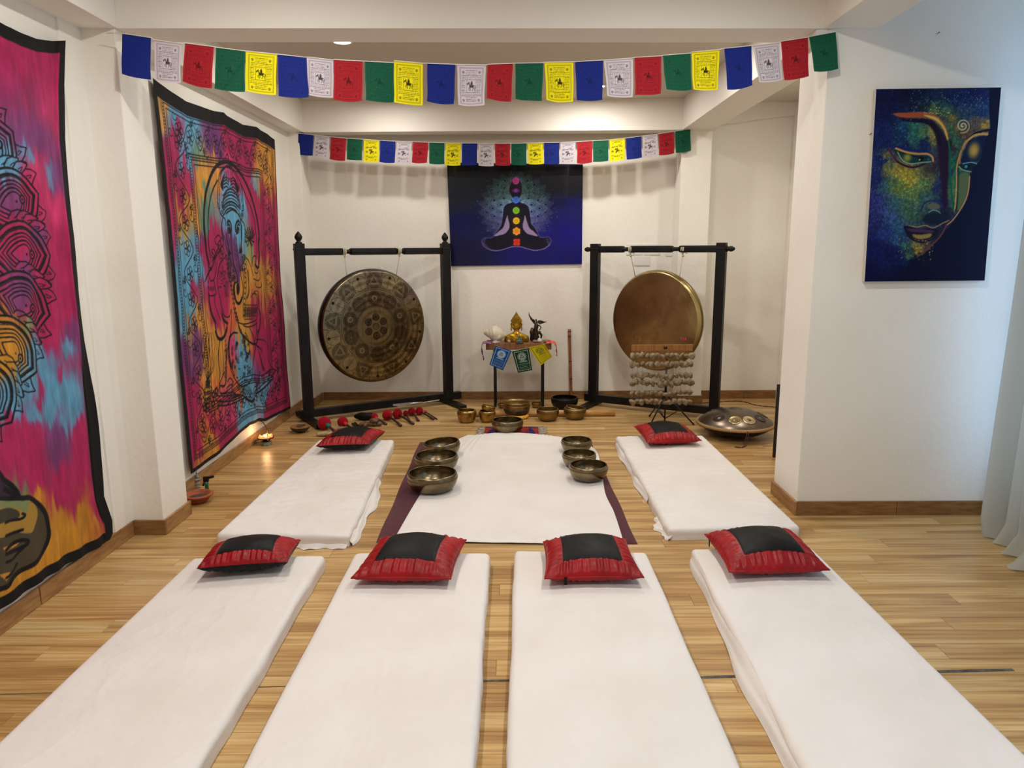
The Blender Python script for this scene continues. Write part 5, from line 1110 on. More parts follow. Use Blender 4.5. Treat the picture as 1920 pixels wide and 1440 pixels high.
# ================================================================ MATTRESSES, SHEET, CUSHIONS
def bilin(Q, s, t): return (1-s)*(1-t)*Q[0]+s*(1-t)*Q[1]+s*t*Q[2]+(1-s)*t*Q[3]
def mattress(label, quad, h, seed, wr=1.0, folds=None, group='floor mattresses in white sheets'):
    """quad: front-left, front-right, back-right, back-left corners of the top on the floor plan"""
    Q = [np.array(q, float) for q in quad]; c = sum(Q)/4; W = (np.hypot(*(Q[1]-Q[0]))+np.hypot(*(Q[2]-Q[3])))/2; L = (np.hypot(*(Q[3]-Q[0]))+np.hypot(*(Q[2]-Q[1])))/2
    tt = thing('floor_mattress', label, 'mattress', (c[0], c[1], 0), group=group)
    r = .026; k = 9
    sx = np.r_[-np.linspace(r*PI/2+h-r, 0, k, endpoint=False), np.linspace(0, W-2*r, 70), W-2*r+np.linspace(0, r*PI/2+h-r, k+1)[1:]]
    sy_ = np.r_[-np.linspace(r*PI/2+h-r, 0, k, endpoint=False), np.linspace(0, L-2*r, 190), L-2*r+np.linspace(0, r*PI/2+h-r, k+1)[1:]]
    X, Y = np.meshgrid(sx, sy_, indexing='ij'); cx = np.clip(X, 0, W-2*r); cy = np.clip(Y, 0, L-2*r); dx = X-cx; dy = Y-cy
    Lm = np.maximum(abs(dx), abs(dy)); dn = np.hypot(dx, dy)+1e-9; arc = np.minimum(Lm, r*PI/2)
    out = r*np.sin(arc/r); drop = r*(1-np.cos(arc/r))+np.maximum(Lm-r*PI/2, 0)
    PX = r+cx+dx/dn*out; PY = r+cy+dy/dn*out; PZ = h-drop
    nu, nv = X.shape; top = np.clip(1-Lm/(r*.9), 0, 1)
    rs = np.random.RandomState(seed)
    n1 = fbm((nu, nv), (5, 9), 4, seed)-.5; n2 = fbm((nu, nv), (14, 30), 3, seed+3)-.5
    # tension folds in the sheet: thin ridges
    rid = np.zeros((nu, nv))
    if wr > 1.2:
        ph = fbm((nu, nv), (3, 5), 3, seed+9)*8
        edge = np.exp(-(W-2*r-cx)/.14)+np.exp(-cx/.16)*.7
        rid = np.sin(cy*90+cx*18+ph*2.2)*edge*.0035+np.sin(cy*55-cx*12+ph*2)*.0012
    for q in range(int(16*wr)):
        x0 = rs.uniform(.1, W-.1); y0 = rs.uniform(.2, L-.2); an = rs.uniform(1.1, 2.1); ln = rs.uniform(.1, .4)
        u_ = (cx-x0)*math.cos(an)+(cy-y0)*math.sin(an); v_ = -(cx-x0)*math.sin(an)+(cy-y0)*math.cos(an)+.02*np.sin(u_*14)
        rid += rs.uniform(.0012, .0028)*np.exp(-(v_/.006)**2-(u_/ln)**2)
    PZ = PZ+(n1*.007*wr+n2*.0040*wr)*top+rid*top
    side = np.clip(drop/h*2, 0, 1)*(dn > 1e-6)
    wob = .003*np.sin(Y*7+seed)+.0015*np.sin(Y*19+seed)+(fbm((nu, nv), (4, 30), 3, seed+20)-.5)*.006*wr
    PX = PX+dx/dn*wob*side; PY = PY+dy/dn*(wob+.0015*np.sin(X*20))*side
    PZ = np.maximum(PZ, .0015)
    s = PX/W; t_ = PY/L; G = bilin(Q, s[..., None], t_[..., None])-c
    V = np.concatenate([G, PZ[..., None]], -1)
    o = raw('fitted_sheet', V.reshape(-1, 3), grid_faces(nu, nv), M_sheet, tt, smooth=True)
    # foam core underneath closes the thing
    Qi = [q*.985+c*.015 for q in Q]; b = MB(); b.prism([tuple(q-c) for q in Qi], .001, h*.5, 'xy'); b.build('foam_core', M_sheet, tt)
    # bunched cloth tucked along an edge
    for (sa, ta, sb, tb, amp, hh, sd) in (folds or []):
        n = 90; m_ = 9; t1 = np.linspace(0, 1, n)[:, None]; w1 = np.linspace(0, 1, m_)[None]
        bs = (1-t1)*np.array([[sa, ta]])[:, :1]+t1*sb; bt = (1-t1)*ta+t1*tb
        p = bilin(Q, bs[..., None], bt[..., None])[:, 0]-c
        d = bilin(Q, np.array([sb])[..., None], np.array([tb])[..., None])-bilin(Q, np.array([sa])[..., None], np.array([ta])[..., None]); d = d.ravel()/np.linalg.norm(d); nn = np.array([d[1], -d[0]])
        wdt = amp*(.35+.65*abs(np.sin(t1*PI))**.5)*(1+.30*np.sin(t1*11+sd)+.12*np.sin(t1*27))
        z = np.maximum(hh*(1-w1)**.7*(1+.1*np.sin(t1*16))+.006*np.sin(w1*9+t1*13)*w1, .002)
        XY = p[:, None, :]+nn*(wdt*w1)[..., None]
        raw('tucked_fold', np.concatenate([XY, z[..., None]], -1).reshape(-1, 3), grid_faces(n, m_), M_sheet, tt, smooth=True)
    return tt
def quad_px(P, h=.07): return [tuple(at(x, y, h)[:2]) for x, y in P]
mattress('white mattress nearest the left wall, front row, under a tilted cushion', [(-1.66, 1.42), (-.955, 1.42), (-.975, 3.44), (-1.64, 3.41)], .072, 1)
mattress('white mattress second from the left in the front row', [(-.835, 1.42), (-.125, 1.42), (-.135, 3.46), (-.83, 3.47)], .072, 2)
mattress('white mattress third from the left in the front row', [(-.04, 1.42), (.675, 1.42), (.67, 3.46), (-.01, 3.49)], .072, 3)
mattress('white mattress rightmost in the front row, with a loose sheet edge', [(.84, 1.42), (1.57, 1.42), (1.535, 3.52), (.90, 3.50)], .072, 4, folds=[(.015, .985, .005, .02, .036, .062, 2)])
mattress('wrinkled white mattress in the back row near the lower left tapestry', [tuple(q) for q in (at(402, 1002, .07)[:2], at(655, 1004, .07)[:2], at(740, 824, .07)[:2], at(598, 823, .07)[:2])], .07, 5, wr=2.0, folds=[(.985, .01, .995, .55, .050, .045, 1), (.55, .01, .98, .005, .045, .02, 4)])
mattress('white mattress in the back row on the right, its cover bunched at one corner', [tuple(q) for q in (at(1254, 992, .07)[:2], at(1503, 988, .07)[:2], at(1318, 815, .07)[:2], at(1154, 817, .07)[:2])], .07, 6, wr=1.3, folds=[(.01, .16, .03, .0, .050, .030, 3), (.01, .99, .01, .3, .030, .050, 5)])
# maroon blanket with a white sheet on top
def draped(name, label, cat, pts, z0, th, m_, seed, nu, nv, wr, lump=None, zfun=None):
    P = [np.array(p) for p in pts]; c = sum(P)/4; u = np.linspace(0, 1, nu); v = np.linspace(0, 1, nv); U, V_ = np.meshgrid(u, v, indexing='ij')
    G = bilin(P, U[..., None], V_[..., None])-c
    e = np.minimum(np.minimum(U, 1-U)*nu, np.minimum(V_, 1-V_)*nv); ed = np.clip(e/1.5, 0, 1)
    Z = z0+th*ed+(fbm((nu, nv), (6, 9), 4, seed))*.006*wr*ed
    if zfun is not None: Z = Z+zfun(U, V_)*ed
    G[..., 0] += .006*wr*np.sin(V_*17+seed)*(abs(U-.5) > .49)
    o = raw(name, np.concatenate([G, Z[..., None]], -1).reshape(-1, 3), grid_faces(nu, nv), m_, None, smooth=True); o.location = (c[0], c[1], 0)
    return tag(o, label, cat)
draped('blanket', 'dark maroon blanket spread on the floor under the white sheet', 'blanket', [at(705, 1018)[:2], at(1196, 1021)[:2], at(1107, 826)[:2], at(787, 829)[:2]], 0.0005, .006, M_maroon, 3, 60, 80, .5)
def sheet():
    pts = [(738, 1014), (1172, 1022), (1112, 838), (1052, 820), (960, 816), (872, 817), (835, 835), (800, 900), (775, 950)]
    # outline as left and right edges from front to back
    Lf = spline([(738, 1013), (768, 960), (790, 922), (806, 880), (818, 850), (845, 830), (876, 816)], 12); Rt = spline([(1171, 1021), (1152, 962), (1135, 925), (1128, 880), (1118, 845), (1090, 829), (1048, 819)], 12)
    n = len(Lf); nu = 120; m2 = 4
    A = np.array([at(x, y, .012)[:2] for x, y in Lf]); B = np.array([at(x, y, .012)[:2] for x, y in Rt])
    tt_ = np.linspace(0, n-1, 200); A = np.stack([np.interp(tt_, range(n), A[:, k]) for k in (0, 1)], 1); B = np.stack([np.interp(tt_, range(n), B[:, k]) for k in (0, 1)], 1); nv = 200
    u = np.linspace(0, 1, nu)[:, None, None]; G = (1-u)*A[None]+u*B[None]
    U, V_ = np.meshgrid(np.linspace(0, 1, nu), np.linspace(0, 1, nv), indexing='ij')
    ed = np.clip(np.minimum(U, 1-U)*nu/1.2, 0, 1)*np.clip(V_*nv/1.2, 0, 1)
    Z = .0085+.004*ed+fbm((nu, nv), (6, 8), 4, 8)*.007+(fbm((nu, nv), (4, 44), 3, 19)-.5)*.010*np.exp(-((U-.5)/.35)**2)*np.clip(V_*1.4, 0, 1)
    Z += .030*np.exp(-((U-.5)/.33)**4)*np.clip((V_-.80)/.12, 0, 1)*np.clip((1.0-V_)/.015, 0, 1)
    for k in range(6):
        s = -1 if k % 2 else 1; x0 = .5+s*(.40-.02*k); Z += .006*np.exp(-((U-(x0-s*.25*(1-V_)*.2))/.008)**2)*np.clip((V_-.55)/.2, 0, 1)
    for x0 in (.035, .055, .955, .935): Z += .0035*np.exp(-((U-x0-.01*np.sin(V_*6))/.006)**2)*np.clip((.62-V_)/.2, 0, 1)
    c = G.reshape(-1, 2).mean(0); o = raw('bed_sheet', np.concatenate([G-c, Z[..., None]], -1).reshape(-1, 3), grid_faces(nu, nv), M_sheet, None, smooth=True); o.location = (c[0], c[1], 0)
    tag(o, 'white cotton sheet laid over the maroon blanket between two rows of bowls', 'sheet')
sheet()
# cushions
def cushion(label, FL, FR, BR, BL, zbase, h, under_black=False, lift=0.0, seed=0, tab=None, panel=(-.64, .64, -.70, .66)):
    """four corner points on the floor plan; h = full thickness; lift raises the front edge"""
    Q = [np.array(q, float) for q in (FL, FR, BR, BL)]; c = sum(Q)/4; Q = [c+(q-c)*np.array([.92, .95]) for q in Q]
    tt = thing('cushion', label, 'cushion', (c[0], c[1], zbase), group='red satin cushions with a black square')
    n = 84; s = np.linspace(-1, 1, n); U, V_ = np.meshgrid(s, s, indexing='ij'); rs = np.random.RandomState(seed)
    def prof(U, V_, hh, pw=.52): return hh*np.maximum((1-U**2)*(1-V_**2), 0)**pw
    def warp(U, V_):
        a = U*(1-.055*(1-V_**2)); b_ = V_*(1-.055*(1-U**2)); return bilin(Q, ((a+1)/2)[..., None], ((b_+1)/2)[..., None])-c
    def gather(U, V_):
        ph = rs.uniform(0, 6, 8); m_ = np.maximum(abs(U), abs(V_)); al = np.where(abs(U) > abs(V_), V_, U)
        w_ = np.sin(al*34+ph[0]+2*np.sin(al*7+ph[1]))+.6*np.sin(al*57+ph[2]+m_*3)
        k = np.clip((m_-.66)/.10, 0, 1)*np.clip((1.02-m_)/.10, 0, 1); return w_*k*.0042
    seam = h*.36+lift*(1-V_)/2
    Pt = warp(U, V_); gt = gather(U, V_); gb = gather(U, V_)
    zt = seam+prof(U, V_, h*.64)+gt+(fbm((n, n), (4, 4), 3, seed)-.5)*.010*(1-np.maximum(abs(U), abs(V_))**4)
    zb0 = np.maximum(seam-prof(U, V_, h*.40+lift*.5, .40)+gb*.6, 0.0)
    Vt = np.concatenate([Pt, zt[..., None]], -1).reshape(-1, 3); Vb = np.concatenate([Pt, zb0[..., None]], -1).reshape(-1, 3)
    F = grid_faces(n, n); F2 = F[:, ::-1]+n*n
    raw('cover', Vt, F, M_red, tt, smooth=True); raw('underside', Vb, F2-n*n, M_blackcloth if under_black else M_red, tt, smooth=True)
    # black centre panel lying on the cover
    pu = np.linspace(panel[0], panel[1], 44); pv = np.linspace(panel[2], panel[3], 44); PU, PV = np.meshgrid(pu, pv, indexing='ij')
    iu = (PU+1)/2*(n-1); iv = (PV+1)/2*(n-1); a = iu.astype(int); b_ = iv.astype(int); fa = iu-a; fb_ = iv-b_
    def smp(A): return (A[a, b_]*(1-fa)+A[a+1, b_]*fa)*(1-fb_)+(A[a, b_+1]*(1-fa)+A[a+1, b_+1]*fa)*fb_
    XY = np.stack([smp(Pt[..., 0]), smp(Pt[..., 1])], -1); ep = np.minimum(np.minimum(PU-panel[0], panel[1]-PU), np.minimum(PV-panel[2], panel[3]-PV)); Zp = smp(zt)+.0015+.003*np.clip(ep/.05, 0, 1)
    raw('centre_panel', np.concatenate([XY, Zp[..., None]], -1).reshape(-1, 3), grid_faces(44, 44), M_blackcloth, tt, smooth=True)
    if not under_black:
        b = MB(); ring = [warp(np.array([[x]]), np.array([[y]]))[0, 0] for x, y in [(-1, -1), (-.5, -1), (0, -1), (.5, -1), (1, -1), (1, -.5), (1, 0), (1, .5), (1, 1), (.5, 1), (0, 1), (-.5, 1), (-1, 1), (-1, .5), (-1, 0), (-1, -.5), (-1, -1)]]
        ys = [-1, -1, -1, -1, -1, -.5, 0, .5, 1, 1, 1, 1, 1, .5, 0, -.5, -1]
        b.tube([(p[0], p[1], h*.36+lift*(1-y)/2) for p, y in zip(ring, ys)], .0035, 6); b.build('piping', M_red, tt, smooth=True)
    if tab:
        p = warp(np.array([[tab[0]]]), np.array([[tab[1]]]))[0, 0]; b = MB(); b.box(p[0]-.007, p[0]+.007, p[1]-.004, p[1]-.002, h*.36-.034, h*.36+.004) if tab[1] < -.9 else b.box(p[0]-.004, p[0]-.002, p[1]-.008, p[1]+.008, h*.36-.034, h*.36+.004); b.build('label_tab', M_blackcloth, tt)
    return tt
ZM = .074
cushion('red cushion with black square and black underside, leftmost in the front row', (-1.50, 3.10), (-1.06, 3.17), (-1.10, 3.52), (-1.56, 3.44), ZM, .125, True, .030, 1)
cushion('red cushion with black square, second from the left in the front row', (-.775, 3.04), (-.28, 3.03), (-.235, 3.50), (-.72, 3.52), ZM, .145, False, 0, 2)
cushion('red cushion with black square and small black tab at its front edge', (.11, 3.03), (.60, 3.04), (.58, 3.50), (.12, 3.47), ZM, .145, False, 0, 3, tab=(-.58, -1))
cushion('red cushion with black square, rightmost in the front row, turned slightly', (.965, 3.09), (1.475, 3.11), (1.47, 3.60), (.965, 3.56), ZM, .145, False, 0, 4, tab=(-1, .65))
cushion('small-looking red cushion with black underside, on the wrinkled back-row mattress', (-1.53, 5.22), (-1.10, 5.27), (-1.06, 5.78), (-1.50, 5.79), ZM, .12, True, .025, 5)
cushion('red cushion with black square at the head of the right back-row mattress', (.995, 5.36), (1.47, 5.42), (1.43, 5.90), (.98, 5.90), ZM, .13, False, 0, 6)
# ================================================================ SINGING BOWLS
def bowl(label, x, y, R, Hb, m_=None, z=0.0, group=None, n=56, tilt=(0, 0), grooves=2, cat='singing bowl', lip=.93, foot=.45):
    """x, y: floor position"""
    tt = thing('singing_bowl', label, cat, (x, y, z+abs(tilt[0])*R*.5), rot=(tilt[0], tilt[1], 0), group=group)
    th = R*.035; P = [(0.0001, 0), (R*foot*.9, 0)]
    for t in np.linspace(0, 1, 15):
        a = t*PI/2*.98; r = R*(foot+(1-foot)*math.sin(a)**.8*1.02) if t < .8 else None
        z_ = Hb*(1-math.cos(a*.92))**.92
        if r: P.append((r, z_))
    P += [(R*1.005, Hb*.80), (R*.985, Hb*.86), (R*.985, Hb*.865), (R*.975, Hb*.93), (R*lip+.003, Hb)]
    P2 = [(max(r-th*1.6, .0001), z_+th*.9) for r, z_ in P[::-1]]
    prof = P+[(R*lip-.001, Hb+.0015), (R*lip-th*1.3, Hb)]+P2[1:]
    b = MB(); b.lathe(prof, n); b.build('body', m_ or M_bronze, tt, smooth=True)
    b = MB()
    for g in range(grooves):
        zz = Hb*(.80-.055*g); b.lathe([(R*1.004+.0006*math.cos(t)*1.6, zz+.0012*math.sin(t)) for t in np.linspace(0, 2*PI, 6)], n)
    if grooves: b.build('groove_ring', M_bronze2, tt, smooth=True)
    return tt
M_bronze2 = mat('bronze_dark_line', rgb(70, 58, 40), .4, metal=1.0)
def bowl_px(label, xl, xr, ytop, ybot, m_=None, group=None, z=0.0, **k):
    """fit a bowl to its width and its lowest visible point in the photograph"""
    f = at((xl+xr)/2, ybot, z); Yc = f[1]
    for _ in range(3):
        R = (aty(xr, ytop, Yc)[0]-aty(xl, ytop, Yc)[0])/2; Yc = f[1]+R*.45
    Hb = k.pop('Hb', R*.92); cx = aty((xl+xr)/2, ytop, Yc)[0]
    return bowl(label, cx, Yc, R, Hb, m_, z=z, group=group, **k), (cx, Yc, R, Hb)
GL = 'bronze singing bowls beside the white sheet'
_, BL1 = bowl_px('large bronze singing bowl, nearest of the three left of the sheet', 763, 858, 885, 926, group=GL, z=.014, Hb=.125)
bowl_px('bronze singing bowl, middle of the three left of the sheet', 777, 859, 850, 886, group=GL, z=.014, Hb=.115)
bowl_px('bronze singing bowl, farthest of the three left of the sheet', 795, 864, 824, 858, group=GL, z=.014, Hb=.112, tilt=(0, -.07))
bowl_px('bronze singing bowl, nearest of the three right of the sheet', 1067, 1140, 870, 904, group=GL, z=.014, Hb=.110)
bowl_px('bronze singing bowl, middle of the three right of the sheet', 1054, 1118, 844, 878, group=GL, z=.014, Hb=.100)
bowl_px('bronze singing bowl, farthest of the three right of the sheet', 1052, 1110, 819, 850, group=GL, z=.014, Hb=.098)
_, BT = bowl_px('bronze singing bowl standing on the small fringed rug', 922, 981, 793, 816, z=.008, Hb=.125)
GB = 'brass bowls in a row in front of the altar'
bowl_px('small bright brass bowl with hammered rim, leftmost in the altar row', 857, 893, 774, 793, M_brass, GB, Hb=.115, foot=.55, lip=.86)
_, bs = bowl_px('small bright brass bowl below another, second in the altar row', 898, 929, 773, 792, M_brass, GB, Hb=.105, foot=.55, lip=.90)
bowl('small brass bowl tipped over on top of another bowl', bs[0]+.004, bs[1], bs[2]*.84, .060, M_brass, z=bs[3]-.016, group=GB, tilt=(-.12, .20), foot=.5, grooves=1)
bowl_px('plain matte brass bowl right of the large altar bowl', 1006, 1048, 773, 790, M_brassmatte, GB, Hb=.110)
_, bn = bowl_px('brass bowl with a thinner bowl nested in it', 1057, 1099, 770, 787, M_brassmatte, GB, Hb=.105)
bowl('thin brass bowl nested and tipped inside another bowl', bn[0]-.01, bn[1]-.005, bn[2]*.86, .085, M_brassmatte, z=.030, group=GB, tilt=(.0, .16), grooves=0)
bowl_px('wide black bowl on the floor beside the table leg', 1033, 1084, 752, 768, M_blackbowl, None, Hb=.115, grooves=0, cat='bowl')
bowl_px('small dull brass bowl under the altar table on the left', 933, 953, 755, 766, M_brassmatte, None, Hb=.05, grooves=1)
bowl_px('small dull brass bowl under the altar table on the right', 996, 1016, 755, 765, M_brassmatte, None, Hb=.05, grooves=1)
# big altar bowl: brass upper half over a dark ornate lower band, on an orange ring cushion
f = at(968, 783); 
Yb = f[1]+.03; Rb = (aty(994, 755, Yb)[0]-aty(943, 755, Yb)[0])/2; cx = aty(968.5, 760, Yb)[0]
zt_ = aty(968, 753, Yb)[2]; zc_ = .036
rg_ = thing('ring_cushion', 'orange patterned ring cushion under the large altar bowl', 'ring cushion', (cx+.0, Yb, 0))
b = MB(); b.lathe([(.078+.020*math.cos(t), .018+.018*math.sin(t)) for t in np.linspace(0, 2*PI, 14)], 40, c=(.02, -.035, 0)); b.build('ring', mat('orange_brocade', rgb(206, 112, 20), .6, noise=(60, rgb(240, 190, 70), 2, M1)), rg_, smooth=True)
bb_ = thing('singing_bowl', 'large deep altar bowl, brass above and dark ornate band below', 'singing bowl', (cx, Yb, zc_))
Ht = zt_-zc_
b = MB(); b.lathe([(Rb*.99, Ht*.50), (Rb*1.01, Ht*.6), (Rb*1.0, Ht*.66), (Rb*1.015, Ht*.68), (Rb*.99, Ht*.72), (Rb*.98, Ht*.90), (Rb*1.02, Ht*.97), (Rb*1.01, Ht), (Rb*.96, Ht), (Rb*.94, Ht*.8), (Rb*.9, Ht*.3), (Rb*.5, Ht*.08), (0.0001, Ht*.06)], 56); b.build('upper_body', M_brassmatte, bb_, smooth=True)
b = MB(); b.lathe([(0.0001, 0), (Rb*.72, 0), (Rb*.86, Ht*.1), (Rb*.96, Ht*.3), (Rb*.995, Ht*.50), (Rb*.9, Ht*.51)], 56)
b.build('dark_band', mat('dark_engraved', rgb(34, 30, 26), .45, metal=.7, noise=(70, rgb(96, 82, 56), 3, M1), bump=(90, .8, M1)), bb_, smooth=True)
# ---------------------------------------------------------------- small fringed rug, cymbals
rA, rB, rC, rD = at(912, 819)[:2], at(1004, 819)[:2], at(1012, 801)[:2], at(905, 803)[:2]
rx0, rx1 = at(908, 812)[0], at(1010, 812)[0]; ry0, ry1 = at(960, 824)[1], at(960, 801)[1]
rug = thing('rug', 'small red and blue woven rug with pale fringes at the head of the sheet', 'rug', ((rx0+rx1)/2, (ry0+ry1)/2, 0))
hw, hh = (rx1-rx0)/2, (ry1-ry0)/2
cv = Canvas((-hw, hw, -hh, hh), .003, (118, 26, 34))
for x in np.linspace(-hw, hw, 40): cv.stroke([(x, -hh), (x, hh)], .003, (96, 20, 30), .5)
for x in (-hw*.74, hw*.74): cv.stroke([(x, -hh), (x, hh)], .045, (30, 34, 96))
for x in (-hw*.88, hw*.88): cv.stroke([(x, -hh), (x, hh)], .012, (30, 34, 96), .6)
for k in range(-2, 3):
    cx_ = k*.11; cv.poly([(cx_-.05, -hh*.7), (cx_+.05, -hh*.7), (cx_, hh*.2)], (176, 60, 44), outline=(.008, (40, 26, 60))); cv.poly([(cx_-.05, hh*.8), (cx_+.05, hh*.8), (cx_, hh*.0)], (150, 44, 40))
U, V_ = np.meshgrid(np.linspace(-hw, hw, 120), np.linspace(-hh, hh, 60), indexing='ij')
o = raw('weave', np.stack([U, V_, .004+.0015*np.sin(U*30)*np.sin(V_*20)], -1).reshape(-1, 3), grid_faces(120, 60), mat_print('rug_wool', .95, weave=400, bumpst=.5), rug, smooth=True); paint(o, cv.sample(U, V_))
M_fringe = mat('pale_fringe', rgb(188, 178, 160), .95, noise=(60, rgb(120, 110, 100), 3, M1))
b = MB(); rs = np.random.RandomState(2)
for sg in (-1, 1):
    for k in range(34):
        y = -hh+2*hh*(k+.5)/34; L_ = rs.uniform(.05, .085); pts = [(sg*hw, y, .004)]
        for q in range(1, 5): pts.append((sg*(hw+L_*q/4), y+rs.uniform(-.008, .008), .004+rs.uniform(0, .006)))
        b.tube(pts, [.0028, .003, .003, .0025, .0015], 5)
o = b.build('fringe', M_fringe, rug, smooth=True); o['kind'] = 'stuff'
def tingsha():
    c = at(944, 817, .014); tt = thing('cymbals', 'pair of small bronze hand cymbals on a black strap below the rug bowl', 'cymbals', (c[0], c[1], .007))
    for px in (926, 959):
        p = at(px, 817, .014)-c; b = MB(); b.lathe([(.0001, .016), (.010, .015), (.014, .006), (.024, .002), (.032, .003), (.032, 0), (.0001, 0)], 28, c=(p[0], 0, 0)); b.build('cymbal', M_bronze, tt, smooth=True)
    p0 = at(926, 817, .014)-c; p1 = at(959, 817, .014)-c; b = MB(); n = 20
    pts = [(p0[0]+(p1[0]-p0[0])*t, -.012-.030*math.sin(PI*t), .003) for t in np.linspace(0, 1, n)]
    b.tube([(p0[0], 0, .017)]+pts+[(p1[0], 0, .017)], .0035, 6); b.tube([(p0[0]-.06, -.02, .003), (p0[0]-.02, -.03, .004), (p0[0], 0, .017)], .0035, 6); b.build('strap', M_blackcloth, tt, smooth=True)
tingsha()
# long bamboo tube lying behind the bowls
a = at(866, 790); c = at(1153, 780)
L_ = c[0]-a[0]; rt = .030
tb = thing('bamboo_tube', 'long tan bamboo tube lying on the floor behind the row of brass bowls', 'tube', ((a[0]+c[0])/2, at(1100, 781)[1]+.02, rt), rz=.0)
b = MB(); b.lathe([(rt-.004, -L_/2), (rt, -L_/2), (rt*1.03, -L_/4), (rt, 0), (rt*1.03, L_/4), (rt, L_/2), (rt-.004, L_/2), (rt-.004, -L_/2)], 36, M=Matrix.Rotation(PI/2, 4, 'Y')); b.build('tube_wall', mat('bamboo', rgb(196, 150, 90), .5, noise=(12, rgb(176, 128, 72), 4, (1, 6, 6))), tb, smooth=True)
for sg in (-1, 1):
    b = MB(); b.lathe([(.0001, 0), (rt-.0045, 0), (rt-.0045, .004), (.0001, .004)], 28, M=Matrix.Translation((sg*(L_/2-.006), 0, 0)) @ Matrix.Rotation(PI/2, 4, 'Y')); b.build('end_cap', mat('bamboo_end', rgb(150, 108, 62), .7), tb)
# ================================================================ ALTAR TABLE AND WHAT STANDS ON IT
YT = 7.18                                   # front edge of the table top
def ay(x, y, Y=YT): return aty(x, y, Y)
tl = ay(911, 657); tr = ay(1034, 657); ztop_ = ay(970, 644, YT)[2]; zbt = ay(970, 656, YT)[2]
TX = (tl[0]+tr[0])/2; TW = tr[0]-tl[0]; TD = .30
M_tabletop = mat('table_wood', rgb(140, 92, 50), .45, noise=(7, rgb(108, 68, 36), 6, (7, 1, 1)), bump=(30, .1, (6, 1, 1)))
tab = thing('side_table', 'small wooden side table with black metal legs used as altar', 'table', (TX, YT, 0))
b = MB(); b.box(-TW/2, TW/2, 0, TD, zbt, ztop_, bev=.004); b.build('tabletop', M_tabletop, tab)
lx0 = ay(928, 700, YT+.03)[0]-TX; lx1 = ay(1018, 700, YT+.03)[0]-TX
for lx in (lx0, lx1):
    for ly in (.03, TD-.03):
        b = MB(); b.box(lx-.013, lx+.013, ly-.013, ly+.013, .013, zbt, bev=.002); b.build('leg', M_blackmetal, tab)
    b = MB(); b.box(lx-.013, lx+.013, .017, TD-.017, .0, .013); b.box(lx-.013, lx+.013, .017, TD-.017, zbt-.02, zbt); b.build('leg_bar', M_blackmetal, tab)
ZT = ztop_+.0005
def on_table(x, dy=.12): return (ay(x, 644, YT+dy)[0], YT+dy, ZT)
M_gold = mat('gold_paint', rgb(196, 156, 40), .32, metal=.75, noise=(30, rgb(160, 120, 30), 3, M1))
